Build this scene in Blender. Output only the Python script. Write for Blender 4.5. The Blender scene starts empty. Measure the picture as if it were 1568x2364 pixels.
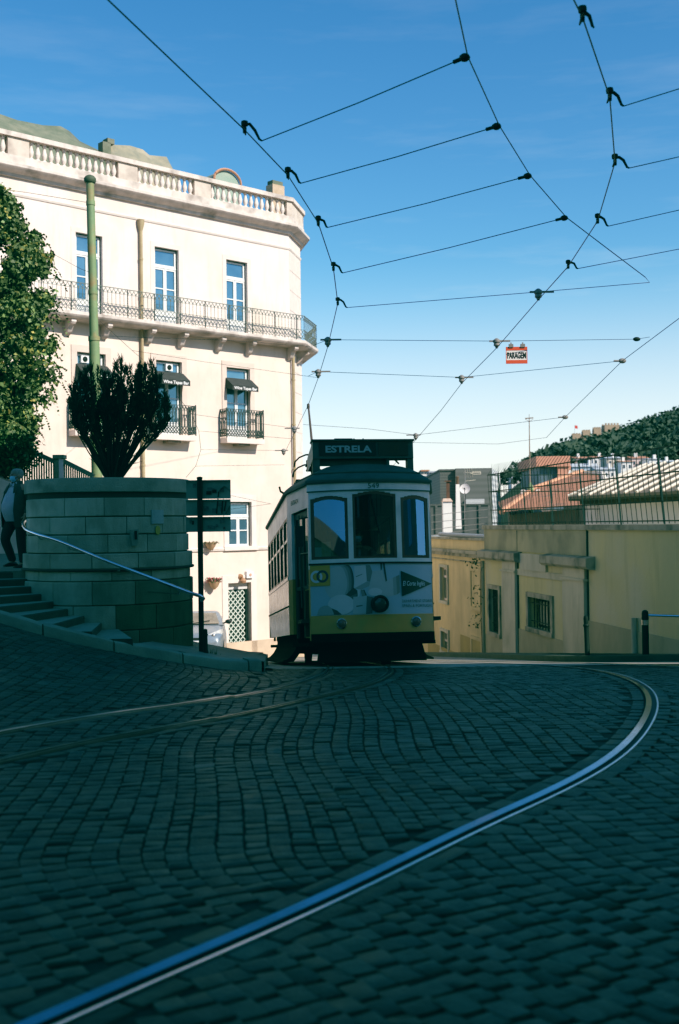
import bpy, bmesh, math, random
import numpy as np
from mathutils import Vector, Matrix
RN = random.Random(11)
sc = bpy.context.scene
COL = sc.collection
pi = math.pi
# ------------------------------------------------------------------ camera model (focal length in photo units)
F = 2627.0
PITCH = math.atan(30 / F)
ROLL = -0.013
CAM = Vector((0, 0, 1.6))
MROT = Matrix.Rotation(pi / 2 + PITCH, 3, 'X') @ Matrix.Rotation(ROLL, 3, 'Z')

def ray(u, v):
    d = MROT @ Vector(((u - 784) / F, -(v - 1182) / F, -1.0))
    return d / d.y

def at(u, v, Y):
    return CAM + ray(u, v) * Y

# ------------------------------------------------------------------ object bookkeeping
ORG = {}

def thing(name, label, cat, loc=(0, 0, 0), group=None):
    o = bpy.data.objects.new(name, None)
    o.empty_display_size = 0.2
    o.location = loc
    COL.objects.link(o)
    o['label'] = label
    o['category'] = cat
    if group:
        o['group'] = group
    ORG[o.name] = Vector(loc)
    return o

def tag(o, label, cat, group=None):
    o['label'] = label
    o['category'] = cat
    if group:
        o['group'] = group
    return o

def struct(o, kind='structure', label=None):
    o['kind'] = kind
    if label:
        o['label'] = label
    return o

class MB:
    def __init__(self, T=None):
        self.v = []; self.f = []; self.m = []; self.T = T; self.mi = 0; self.cols = None
    def add(self, p):
        p = Vector(p)
        if self.T:
            p = Vector(self.T(p.x, p.y, p.z))
        self.v.append(p)
        return len(self.v) - 1
    def face(self, idx):
        self.f.append(tuple(idx)); self.m.append(self.mi)
    def poly(self, pts):
        self.face([self.add(p) for p in pts])
    def mesh(self, vs, fs):
        b = [self.add(p) for p in vs]
        for f in fs:
            self.face([b[i] for i in f])
    def box(self, c, s, ax=None):
        c = Vector(c)
        if ax is None:
            ax = (Vector((1, 0, 0)), Vector((0, 1, 0)), Vector((0, 0, 1)))
        ps = []
        for k in range(8):
            a = (1 if k & 1 else -1) * s[0] / 2
            b = (1 if k & 2 else -1) * s[1] / 2
            d = (1 if k & 4 else -1) * s[2] / 2
            ps.append(c + ax[0] * a + ax[1] * b + ax[2] * d)
        self.mesh(ps, [(0, 2, 3, 1), (4, 5, 7, 6), (0, 1, 5, 4), (2, 6, 7, 3), (0, 4, 6, 2), (1, 3, 7, 5)])
    def bx(self, x0, x1, y0, y1, z0, z1):
        self.box(((x0 + x1) / 2, (y0 + y1) / 2, (z0 + z1) / 2), (abs(x1 - x0), abs(y1 - y0), abs(z1 - z0)))
    def bar(self, a, b, w, h=None):
        a = Vector(a); b = Vector(b); h = h or w
        d = (b - a); L = d.length
        if L < 1e-6:
            return
        d.normalize()
        up = Vector((0, 0, 1)) if abs(d.z) < .95 else Vector((0, 1, 0))
        x = d.cross(up).normalized(); z = x.cross(d)
        self.box((a + b) / 2, (w, L, h), (x, d, z))
    def tube(self, path, r, n=8, cap=True):
        path = [Vector(p) for p in path]
        N = len(path)
        rs = r if isinstance(r, (list, tuple)) else [r] * N
        rings = []
        for i, p in enumerate(path):
            d = (path[min(i + 1, N - 1)] - path[max(i - 1, 0)])
            if d.length < 1e-9:
                d = Vector((0, 0, 1))
            d.normalize()
            up = Vector((0, 0, 1)) if abs(d.z) < .9 else Vector((0, 1, 0))
            x = d.cross(up).normalized(); z = x.cross(d)
            rings.append([p + (x * math.cos(2 * pi * k / n) + z * math.sin(2 * pi * k / n)) * rs[i] for k in range(n)])
        self.loft(rings, cap)
    def loft(self, rings, cap=True, closed=True):
        ids = [[self.add(p) for p in r] for r in rings]
        n = len(ids[0])
        for a, b in zip(ids[:-1], ids[1:]):
            for k in range(n if closed else n - 1):
                k2 = (k + 1) % n
                self.face((a[k], a[k2], b[k2], b[k]))
        if cap and closed:
            self.face(ids[0][::-1]); self.face(ids[-1])
    def lathe(self, prof, c, n=20, axis='Z', cap=True):
        c = Vector(c); rings = []
        for r, z in prof:
            ring = []
            for k in range(n):
                a = 2 * pi * k / n
                if axis == 'Z':
                    ring.append(c + Vector((r * math.cos(a), r * math.sin(a), z)))
                elif axis == 'Y':
                    ring.append(c + Vector((r * math.cos(a), z, r * math.sin(a))))
                else:
                    ring.append(c + Vector((z, r * math.cos(a), r * math.sin(a))))
            rings.append(ring)
        self.loft(rings, cap)
    def prism(self, pts, vec):
        vec = Vector(vec); pts = [Vector(p) for p in pts]
        self.loft([pts, [p + vec for p in pts]], True)
    def ball(self, c, rx, ry=None, rz=None, n=12, m=8):
        ry = ry or rx; rz = rz or rx; c = Vector(c)
        rings = []
        for j in range(m + 1):
            t = -pi / 2 + pi * j / m
            rr = max(math.cos(t), .02)
            rings.append([c + Vector((rx * rr * math.cos(2 * pi * k / n), ry * rr * math.sin(2 * pi * k / n), rz * math.sin(t))) for k in range(n)])
        self.loft(rings, True)
    def build(self, name, mat, parent=None, smooth=False, ang=40, loc=None):
        if parent is not None:
            o0 = ORG[parent.name]
        elif loc is not None:
            o0 = Vector(loc)
        else:
            o0 = Vector((0, 0, 0))
        me = bpy.data.meshes.new(name)
        me.from_pydata([(p - o0)[:] for p in self.v], [], self.f)
        mats = mat if isinstance(mat, (list, tuple)) else [mat]
        for m_ in mats:
            me.materials.append(m_)
        if len(mats) > 1:
            me.polygons.foreach_set('material_index', self.m)
        if self.cols is not None:
            at_ = me.color_attributes.new('Col', 'FLOAT_COLOR', 'POINT')
            at_.data.foreach_set('color', np.array(self.cols, dtype=np.float32).ravel())
        if smooth:
            me.polygons.foreach_set('use_smooth', [True] * len(me.polygons))
            try:
                me.set_sharp_from_angle(angle=math.radians(ang))
            except Exception:
                pass
        me.update()
        o = bpy.data.objects.new(name, me)
        COL.objects.link(o)
        if parent is not None:
            o.parent = parent
        elif loc is not None:
            o.location = loc
        ORG[o.name] = o0
        return o

def fast_mesh(name, verts, faces4, mat, cols=None, smooth=True, parent=None, loc=(0, 0, 0)):
    """verts (n,3) array, faces (m,4) int array, optional per-vertex colours"""
    o0 = ORG[parent.name] if parent is not None else Vector(loc)
    verts = np.asarray(verts, dtype=np.float32) - np.array(o0[:], dtype=np.float32)
    faces4 = np.asarray(faces4, dtype=np.int32)
    me = bpy.data.meshes.new(name)
    k = faces4.shape[1]
    me.vertices.add(len(verts)); me.vertices.foreach_set('co', verts.ravel())
    me.loops.add(faces4.size); me.loops.foreach_set('vertex_index', faces4.ravel())
    me.polygons.add(len(faces4))
    me.polygons.foreach_set('loop_start', np.arange(0, faces4.size, k, dtype=np.int32))
    if smooth:
        me.polygons.foreach_set('use_smooth', np.ones(len(faces4), dtype=bool))
    me.update(calc_edges=True)
    if cols is not None:
        a = me.color_attributes.new('Col', 'FLOAT_COLOR', 'POINT')
        a.data.foreach_set('color', np.asarray(cols, dtype=np.float32).ravel())
    me.materials.append(mat)
    o = bpy.data.objects.new(name, me)
    COL.objects.link(o)
    if parent is not None:
        o.parent = parent
    else:
        o.location = o0
    ORG[o.name] = Vector(o0)
    return o

_tcache = {}
def text2d(body, height, bold=0.0, shear=0.0, width=None):
    """filled outline of the writing as 2-D verts (origin left/baseline) and faces"""
    cu = bpy.data.curves.new('txt', 'FONT')
    cu.body = body; cu.size = 1.0; cu.offset = bold; cu.shear = shear; cu.resolution_u = 3
    ob = bpy.data.objects.new('txt', cu)
    COL.objects.link(ob)
    dg = bpy.context.evaluated_depsgraph_get(); dg.update()
    me = bpy.data.meshes.new_from_object(ob.evaluated_get(dg))
    vs = [(p.co.x, p.co.y) for p in me.vertices]
    fs = [tuple(p.vertices) for p in me.polygons]
    bpy.data.objects.remove(ob); bpy.data.curves.remove(cu); bpy.data.meshes.remove(me)
    x0 = min(p[0] for p in vs); x1 = max(p[0] for p in vs)
    y0 = 0.0; y1 = max(p[1] for p in vs)
    s = height / y1
    sx = s if width is None else width / (x1 - x0)
    return [((x - x0) * sx, (y - y0) * s) for x, y in vs], fs, (x1 - x0) * sx

# ------------------------------------------------------------------ materials
def mat(name, c1, c2=None, scale=4.0, rough=.75, metal=0.0, bump=0.0, bscale=None, spec=.4, stretch=None,
        attr=False, lo=.35, hi=.65, c3=None, scale3=1.0, rvar=0.0, streak=0.0):
    m = bpy.data.materials.new(name); m.use_nodes = True
    nt = m.node_tree; N = nt.nodes; L = nt.links
    b = N['Principled BSDF']
    b.inputs['Roughness'].default_value = rough
    b.inputs['Metallic'].default_value = metal
    b.inputs['Specular IOR Level'].default_value = spec
    b.inputs['Base Color'].default_value = (*c1, 1)
    tc = N.new('ShaderNodeTexCoord')
    src = tc.outputs['Object']
    if stretch:
        mp = N.new('ShaderNodeMapping'); mp.inputs['Scale'].default_value = stretch
        L.new(src, mp.inputs['Vector']); src = mp.outputs['Vector']
    col = None
    if c2:
        nz = N.new('ShaderNodeTexNoise'); nz.inputs['Scale'].default_value = scale; nz.inputs['Detail'].default_value = 7
        nz.inputs['Roughness'].default_value = .62
        L.new(src, nz.inputs['Vector'])
        rp = N.new('ShaderNodeValToRGB')
        rp.color_ramp.elements[0].position = lo; rp.color_ramp.elements[0].color = (*c1, 1)
        rp.color_ramp.elements[1].position = hi; rp.color_ramp.elements[1].color = (*c2, 1)
        L.new(nz.outputs['Fac'], rp.inputs['Fac']); col = rp.outputs['Color']
        if rvar:
            mr = N.new('ShaderNodeMapRange'); mr.inputs['To Min'].default_value = rough - rvar; mr.inputs['To Max'].default_value = rough + rvar
            L.new(nz.outputs['Fac'], mr.inputs['Value']); L.new(mr.outputs['Result'], b.inputs['Roughness'])
        if c3:
            n3 = N.new('ShaderNodeTexNoise'); n3.inputs['Scale'].default_value = scale3; n3.inputs['Detail'].default_value = 5
            L.new(tc.outputs['Object'], n3.inputs['Vector'])
            r3 = N.new('ShaderNodeValToRGB'); r3.color_ramp.elements[0].position = .5; r3.color_ramp.elements[1].position = .72
            L.new(n3.outputs['Fac'], r3.inputs['Fac'])
            mx = N.new('ShaderNodeMixRGB'); mx.inputs['Color2'].default_value = (*c3, 1)
            L.new(r3.outputs['Color'], mx.inputs['Fac']); L.new(col, mx.inputs['Color1']); col = mx.outputs['Color']
    if streak:
        m2 = N.new('ShaderNodeMapping'); m2.inputs['Scale'].default_value = (1.5, 1.5, .20); L.new(tc.outputs['Object'], m2.inputs['Vector'])
        n4 = N.new('ShaderNodeTexNoise'); n4.inputs['Scale'].default_value = 1.5; n4.inputs['Detail'].default_value = 9; n4.inputs['Roughness'].default_value = .72; n4.inputs['Distortion'].default_value = .4; L.new(m2.outputs['Vector'], n4.inputs['Vector'])
        r4 = N.new('ShaderNodeValToRGB'); r4.color_ramp.elements[0].position = .52; r4.color_ramp.elements[0].color = (0, 0, 0, 1); r4.color_ramp.elements[1].position = .80; r4.color_ramp.elements[1].color = (streak, streak, streak, 1); L.new(n4.outputs['Fac'], r4.inputs['Fac'])
        x4 = N.new('ShaderNodeMixRGB'); x4.inputs['Color2'].default_value = (c1[0] * .35, c1[1] * .32, c1[2] * .28, 1); L.new(r4.outputs['Color'], x4.inputs['Fac'])
        if col is not None: L.new(col, x4.inputs['Color1'])
        else: x4.inputs['Color1'].default_value = (*c1, 1)
        col = x4.outputs['Color']
    if attr:
        va = N.new('ShaderNodeVertexColor'); va.layer_name = 'Col'
        if col is None:
            col = va.outputs['Color']
        else:
            mu = N.new('ShaderNodeMixRGB'); mu.blend_type = 'MULTIPLY'; mu.inputs['Fac'].default_value = 1
            L.new(col, mu.inputs['Color1']); L.new(va.outputs['Color'], mu.inputs['Color2']); col = mu.outputs['Color']
    if col is not None:
        L.new(col, b.inputs['Base Color'])
    if bump:
        nb = N.new('ShaderNodeTexNoise'); nb.inputs['Scale'].default_value = bscale or scale * 6; nb.inputs['Detail'].default_value = 6
        L.new(src, nb.inputs['Vector'])
        bp = N.new('ShaderNodeBump'); bp.inputs['Strength'].default_value = bump; bp.inputs['Distance'].default_value = .02
        L.new(nb.outputs['Fac'], bp.inputs['Height']); L.new(bp.outputs['Normal'], b.inputs['Normal'])
    return m

def glass(name, tint=(.25, .3, .3), gloss=.35, rough=.03, gcol=(.9, .95, 1)):
    m = bpy.data.materials.new(name); m.use_nodes = True
    nt = m.node_tree; N = nt.nodes; L = nt.links
    N.remove(N['Principled BSDF'])
    tr = N.new('ShaderNodeBsdfTransparent'); tr.inputs['Color'].default_value = (*tint, 1)
    gl = N.new('ShaderNodeBsdfGlossy'); gl.inputs['Roughness'].default_value = rough; gl.inputs['Color'].default_value = (*gcol, 1)
    mx = N.new('ShaderNodeMixShader'); mx.inputs['Fac'].default_value = gloss
    L.new(tr.outputs[0], mx.inputs[1]); L.new(gl.outputs[0], mx.inputs[2])
    L.new(mx.outputs[0], N['Material Output'].inputs['Surface'])
    return m

M = {}
M['stucco'] = mat('cream_stucco', (.82, .71, .645), (.77, .65, .575), 1.2, .9, bump=.15, bscale=30, c3=(.72, .60, .50), scale3=.55, stretch=(1, 1, .6), streak=.35)
M['stucco_pink'] = mat('worn_pink_stucco', (.76, .62, .50), (.69, .53, .41), 1.5, .9, bump=.15, bscale=30, c3=(.78, .68, .56), scale3=.5)
M['surround'] = mat('limestone_surround', (.78, .68, .61), (.69, .60, .53), 3, .85, bump=.2)
M['cornice'] = mat('weathered_cornice_stone', (.76, .67, .60), (.58, .50, .44), 2.4, .9, bump=.35, c3=(.32, .27, .23), scale3=1.7, stretch=(1, 1, .5))
M['ledge_dark'] = mat('dark_ledge_stone', (.34, .28, .22), (.20, .165, .13), 3, .9, bump=.3)  # darker stone for the corbels
M['white'] = mat('white_paint', (.78, .78, .76), (.70, .70, .68), 6, .5)
M['winglass'] = mat('window_glass', (.16, .30, .38), (.10, .22, .30), .8, .08, metal=.55, spec=.6)
M['winframe_dark'] = mat('dark_outer_frame', (.05, .07, .07), None, rough=.6)
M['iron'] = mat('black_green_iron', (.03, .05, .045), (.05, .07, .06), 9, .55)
M['iron_pale'] = mat('pale_green_iron', (.16, .20, .17), (.11, .14, .12), 6, .6)  # paler green than the other ironwork
M['pipe'] = mat('ochre_drainpipe', (.42, .34, .20), (.32, .25, .15), 2, .7)
M['awning'] = mat('charcoal_awning_canvas', (.035, .037, .037), (.055, .057, .055), 8, .9)
M['letter_white'] = mat('white_lettering', (.75, .75, .72), None, rough=.6)
M['polegreen'] = mat('weathered_green_paint', (.16, .25, .13), (.22, .29, .14), 2.5, .6, bump=.1, c3=(.30, .22, .10), scale3=3)
M['roofgrey'] = mat('mossy_lead_roof', (.13, .155, .11), (.20, .205, .15), 2.2, .9, bump=.6, c3=(.09, .12, .075), scale3=1.3)
M['zinc_green'] = mat('green_zinc', (.25, .34, .27), (.33, .38, .30), 3, .6)
M['brick'] = mat('buff_chimney', (.45, .33, .22), (.55, .42, .30), 6, .9, bump=.3)
M['block'] = mat('grey_green_limestone', (.40, .40, .30), (.29, .30, .22), 2.2, .85, bump=.5, bscale=45, attr=True, c3=(.20, .205, .15), scale3=1.6, streak=.8)
M['joint'] = mat('dark_joint_mortar', (.045, .05, .04), None, rough=.95)
M['riser'] = mat('shaded_grimy_riser', (.055, .068, .052), (.035, .045, .036), 3, .9, bump=.4, bscale=30)  # darkened for dirt and for occlusion shade, both put into the colour
M['step'] = mat('worn_step_stone', (.24, .27, .21), (.16, .185, .15), 2.5, .8, bump=.4, bscale=30)
M['kerb'] = mat('kerb_granite', (.22, .25, .19), (.15, .175, .14), 3, .8, bump=.5, bscale=35, attr=True)
M['steel'] = mat('polished_handrail_steel', (.62, .66, .68), (.52, .56, .58), 6, .22, metal=1)
M['rail'] = mat('polished_rail_steel', (.20, .30, .42), (.12, .18, .25), 2.5, .13, metal=1, rvar=.03, stretch=(1, 1, 1))
M['rail_dull'] = mat('worn_dull_rail', (.34, .35, .33), (.16, .17, .16), 1.2, .3, metal=.9)
M['rail_lip'] = mat('bright_guard_lip', (.85, .86, .84), (.7, .72, .72), 4, .3, metal=1)
M['rail_side'] = mat('dark_rail_groove', (.012, .016, .016), None, rough=.7)
M['sett'] = mat('basalt_setts', (.033, .051, .041), (.020, .031, .026), 9, .55, bump=.5, bscale=70, attr=True, spec=.25, rvar=.12, c3=(.054, .062, .048), scale3=.9)
M['road'] = mat('sett_bedding', (.008, .012, .010), (.014, .020, .017), 5, .95, bump=.6, bscale=20)
M['pave_dark'] = mat('mossy_paving', (.10, .105, .070), (.065, .07, .048), 3, .9, bump=.5, bscale=25)
M['pave'] = mat('limestone_paving', (.24, .23, .18), (.17, .17, .135), 3, .85, bump=.5, bscale=25)
M['signback'] = mat('aluminium_sign_back', (.24, .30, .23), (.16, .20, .155), 4, .6, metal=.1)
M['blackiron'] = mat('black_painted_iron', (.008, .012, .011), (.012, .017, .015), 8, .6, spec=.2)
M['yellowwall'] = mat('ochre_yellow_wall', (.61, .56, .28), (.53, .495, .26), .9, .9, bump=.25, bscale=25, c3=(.56, .54, .36), scale3=.5, stretch=(1, 1, .5), streak=.38)
M['yellowwall2'] = mat('deep_ochre_wall', (.70, .58, .29), (.58, .48, .25), 1.1, .9, bump=.25, bscale=25, c3=(.48, .40, .21), scale3=.6, stretch=(1, 1, .5), streak=.42)
M['pilaster'] = mat('grey_green_pilaster', (.58, .555, .40), (.48, .46, .33), 1.6, .85, bump=.3, stretch=(1, 1, .4), c3=(.38, .37, .26), scale3=1.1, streak=.5)
M['plinth'] = mat('stained_plinth', (.42, .39, .25), (.33, .31, .20), 1.6, .9, bump=.3, stretch=(1, 1, .5))
M['wallstone'] = mat('stained_ledge_stone', (.42, .39, .28), (.28, .265, .19), 2, .85, bump=.4, c3=(.10, .10, .075), scale3=2)
# ------------------------------------------------------------------ world, sun, camera
SUN_EL = math.radians(38)
SAZ = Vector((.79, -.61, 0)).normalized()
SDIR = Vector((SAZ.x * math.cos(SUN_EL), SAZ.y * math.cos(SUN_EL), math.sin(SUN_EL)))
w = bpy.data.worlds.new('World'); sc.world = w; w.use_nodes = True
nt = w.node_tree; N = nt.nodes; L = nt.links
bg = N['Background']; bg.inputs['Strength'].default_value = 0.16
sky = N.new('ShaderNodeTexSky'); sky.sky_type = 'NISHITA'; sky.sun_disc = False
sky.sun_elevation = SUN_EL; sky.sun_rotation = math.atan2(SAZ.x, SAZ.y)
sky.air_density = 1.0; sky.dust_density = .3; sky.ozone_density = 3.0; sky.altitude = 50
# thin high cirrus and a pale band of haze low over the city
tc = N.new('ShaderNodeTexCoord'); sp = N.new('ShaderNodeSeparateXYZ'); L.new(tc.outputs['Generated'], sp.inputs[0])
mp = N.new('ShaderNodeMapping'); mp.inputs['Scale'].default_value = (2.2, 2.2, 16); L.new(tc.outputs['Generated'], mp.inputs['Vector'])
nz = N.new('ShaderNodeTexNoise'); nz.inputs['Scale'].default_value = 2.1; nz.inputs['Detail'].default_value = 9; nz.inputs['Roughness'].default_value = .6
L.new(mp.outputs['Vector'], nz.inputs['Vector'])
cr = N.new('ShaderNodeValToRGB'); cr.color_ramp.elements[0].position = .48; cr.color_ramp.elements[1].position = .80
cr.color_ramp.elements[1].color = (.3, .3, .3, 1)
L.new(nz.outputs['Fac'], cr.inputs['Fac'])
hz = N.new('ShaderNodeMapRange'); hz.inputs['From Min'].default_value = .0; hz.inputs['From Max'].default_value = .24
hz.inputs['To Min'].default_value = .66; hz.inputs['To Max'].default_value = 0.0; hz.interpolation_type = 'SMOOTHSTEP'
L.new(sp.outputs['Z'], hz.inputs['Value'])
cf = N.new('ShaderNodeMapRange'); cf.inputs['From Min'].default_value = .05; cf.inputs['From Max'].default_value = .50
cf.inputs['To Min'].default_value = .8; cf.inputs['To Max'].default_value = 0.05
L.new(sp.outputs['Z'], cf.inputs['Value'])
mu = N.new('ShaderNodeMath'); mu.operation = 'MULTIPLY'; L.new(cr.outputs['Color'], mu.inputs[0]); L.new(cf.outputs['Result'], mu.inputs[1])
ad = N.new('ShaderNodeMath'); ad.operation = 'MAXIMUM'; L.new(mu.outputs[0], ad.inputs[0]); L.new(hz.outputs['Result'], ad.inputs[1])
hs = N.new('ShaderNodeHueSaturation'); hs.inputs['Saturation'].default_value = 1.28; hs.inputs['Hue'].default_value = .495
L.new(sky.outputs[0], hs.inputs['Color'])
mx = N.new('ShaderNodeMixRGB'); mx.inputs['Color2'].default_value = (6.2, 6.1, 6.5, 1)
L.new(ad.outputs[0], mx.inputs['Fac']); L.new(hs.outputs[0], mx.inputs['Color1'])
L.new(mx.outputs[0], bg.inputs['Color'])

sl = bpy.data.lights.new('sun', 'SUN'); sl.energy = 5.4; sl.angle = math.radians(.53); sl.color = (1, .94, .87)
so = bpy.data.objects.new('sun', sl); so.rotation_euler = SDIR.to_track_quat('Z', 'Y').to_euler(); so.location = (20, -20, 40); COL.objects.link(so)

cd = bpy.data.cameras.new('camera'); co = bpy.data.objects.new('camera', cd); COL.objects.link(co); sc.camera = co
cd.sensor_fit = 'VERTICAL'; cd.sensor_height = 36; cd.sensor_width = 24; cd.lens = F * 36 / 2364
cd.clip_start = .05; cd.clip_end = 6000
co.matrix_world = Matrix.Translation(CAM) @ MROT.to_4x4()
cd.dof.use_dof = True; cd.dof.focus_distance = 19; cd.dof.aperture_fstop = 2.0
sc.view_settings.view_transform = 'Standard'; sc.view_settings.look = 'None'; sc.view_settings.exposure = 0; sc.view_settings.gamma = 1
# the film's response: slightly crushed red and lifted green-blue in the shadows
sc.view_settings.use_curve_mapping = True
cm = sc.view_settings.curve_mapping
for k, pts in enumerate((((.012, .003), (.035, .017), (.085, .068), (.25, .252), (.55, .605)), ((.012, .0165), (.035, .042), (.085, .091), (.25, .258), (.55, .60)), ((.012, .0115), (.035, .031), (.085, .077), (.25, .245), (.55, .575)))):
    c = cm.curves[k]
    for x, y in pts: c.points.new(x, y)
    c.points[0].location = (0, (0, .003, .004)[k]); c.points[len(c.points) - 1].location = (1, (1.04, 1.03, .97)[k])
cm.use_clip = False; cm.extend = 'EXTRAPOLATED'; cm.update()
sc.cycles.max_bounces = 6; sc.cycles.transparent_max_bounces = 12

# ------------------------------------------------------------------ ground
KPX = [(-420, 1330, 14.6), (-260, 1370, 14.7), (-120, 1405, 14.85), (0, 1438, 15.0), (110, 1469, 15.15), (199, 1491, 15.3), (289, 1509, 15.5), (391, 1526, 15.75), (517, 1546, 16.05), (606, 1549, 16.3)]
KP = [at(*p) for p in KPX]

def zc(y):
    if y < 5: return 0.0
    if y < 19: return -.108 * (y - 5) ** 2 / 28
    if y < 75: return -.108 * (7 + y - 19)
    return -6.8 - 2.5 * (1 - math.exp(-(y - 75) / 22))

KX = [p.x for p in KP]; KL = [p.z - zc(p.y) for p in KP]
def lift(x):
    if x >= KX[-1]: return 0.0
    if x <= KX[0]: return KL[0]
    return float(np.interp(x, KX, KL))
def sm(a, b, x):
    t = max(0, min(1, (x - a) / (b - a))); return t * t * (3 - 2 * t)
def gz(x, y):
    return zc(y) + lift(x) * sm(7.5, 14.8, y) * (1 - sm(17.5, 22, y))
def ky(x):
    return float(np.interp(x, KX, [p.y for p in KP]))

def axis(a, b, step, far, n=26):
    core = list(np.arange(a, b + .001, step)); g = (far / max(1, abs(b))) ** (1 / n)
    hi = [b * g ** k for k in range(1, n + 1)]
    return core, hi
xs = sorted([-14 * (3500 / 14) ** (k / 22) for k in range(1, 23)] + list(np.arange(-14, 14.01, .35)) + [14 * (3500 / 14) ** (k / 22) for k in range(1, 23)])
ys = sorted([-12 * (900 / 12) ** (k / 14) for k in range(1, 15)] + list(np.arange(-12, 60.01, .35)) + [60 * (4500 / 60) ** (k / 26) for k in range(1, 27)])
vs = [(x, y, gz(x, y) - .0065) for y in ys for x in xs]
nx = len(xs)
fs = [(j * nx + i, j * nx + i + 1, (j + 1) * nx + i + 1, (j + 1) * nx + i) for j in range(len(ys) - 1) for i in range(nx - 1)]
g = fast_mesh('ground', vs, fs, M['road'], smooth=True); struct(g)

# rails -------------------------------------------------------------
def spline(pts, step=.12):
    pts = [Vector(p) for p in pts]
    out = []
    for i in range(len(pts) - 1):
        p0 = pts[max(i - 1, 0)]; p1 = pts[i]; p2 = pts[i + 1]; p3 = pts[min(i + 2, len(pts) - 1)]
        n = max(2, int((p2 - p1).length / step))
        for k in range(n):
            t = k / n
            out.append(.5 * ((2 * p1) + (p2 - p0) * t + (2 * p0 - 5 * p1 + 4 * p2 - p3) * t * t + (3 * p1 - p0 - 3 * p2 + p3) * t ** 3))
    out.append(pts[-1])
    return out

def offset(path, d):
    out = []
    for i, p in enumerate(path):
        a = path[max(i - 1, 0)]; b = path[min(i + 1, len(path) - 1)]
        t = (b - a).normalized(); out.append(p + Vector((t.y, -t.x)) * d)
    return out

def strip(mb, path, o0, o1, h0, h1, cant=0.0):
    """bar of rectangular section following the ground, lateral offsets o0..o1 (right positive)"""
    A = offset(path, o0); B = offset(path, o1); rings = []
    for a, b in zip(A, B):
        za = gz(a.x, a.y); zb = gz(b.x, b.y)
        rings.append([(a.x, a.y, za + h0), (b.x, b.y, zb + h0), (b.x, b.y, zb + h1 - cant), (a.x, a.y, za + h1 + cant)])
    mb.loft(rings, True)

def sm_path(pts):
    # one pass of smoothing keeps the curve free of kinks
    p = spline([Vector(q) for q in pts], .12)
    for _ in range(10):
        p = [p[0]] + [(p[i - 1] + p[i] * 2 + p[i + 1]) / 4 for i in range(1, len(p) - 1)] + [p[-1]]
    return p

RA = sm_path([(-2.3, 1.9), (-.96, 3.75), (-.46, 4.39), (0, 5.01), (.68, 6.02), (1.18, 6.73), (1.5, 7.23), (1.82, 7.81), (2.17, 8.59), (2.54, 9.59), (2.84, 10.54), (3.09, 11.52), (3.29, 12.62), (3.42, 14.01), (3.40, 15.41), (3.22, 16.6), (2.90, 18.0), (2.30, 20.3), (1.2, 24.2), (-.2, 30), (-1.6, 38), (-2.6, 44)])
RB = sm_path([(8.6, 12.6), (6.6, 14.2), (5.3, 15.5), (4.55, 16.9), (4.05, 18.2), (3.5, 19.6), (2.8, 21.4), (1.8, 25), (.7, 30), (-.7, 38), (-1.7, 44)])
LA = sm_path([(-6.2, 4.2), (-4.4, 6.7), (-2.75, 9.15), (-1.52, 11.11), (-.67, 13.04), (-.30, 15.1), (-.22, 17), (-.24, 20), (-.5, 24), (-1.3, 31), (-2.9, 44)])
LB = sm_path([(-5.6, 3.4), (-3.9, 5.7), (-2.38, 7.93), (-2.07, 8.52), (-1.22, 9.75), (-.54, 10.98), (.30, 13.1), (.66, 15.19), (.74, 17), (.70, 20), (.45, 24), (-.33, 31), (-1.9, 44)])
def rail(name, path, label, group, side=1, hm=None, k=1.0):
    t = thing(name, label, 'tram rail', (path[len(path) // 3].x, path[len(path) // 3].y, gz(path[len(path) // 3].x, path[len(path) // 3].y)), group)
    m = MB(); strip(m, path, -.029 * side * k, .022 * side, -.03, .015, .0025); m.build('rail_head', hm or M['rail'], t, True, 30)
    m = MB(); strip(m, path, .022 * side, .070 * side, -.03, -.004); m.build('flangeway', M['rail_side'], t)
    m = MB(); strip(m, path, .070 * side, .085 * side, -.03, .013); m.build('guard_lip', M['rail_lip'] if hm is None else hm, t, True, 30)
    return t
rail('tram_rail', RA, 'bright grooved rail sweeping from bottom left round the right-hand bend', 'tram rails set in the setts')
rail('tram_rail', RB, 'far outer rail glinting at the right edge beside the pavement', 'tram rails set in the setts', -1)
rail('tram_rail', LA, 'thin rail nearest the kerb, curving left from under the tram', 'tram rails set in the setts', 1, M['rail_dull'], .3)
rail('tram_rail', LB, 'dark grooved rail curving left from under the right side of the tram', 'tram rails set in the setts', -1, M['rail_dull'], .3)

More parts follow.
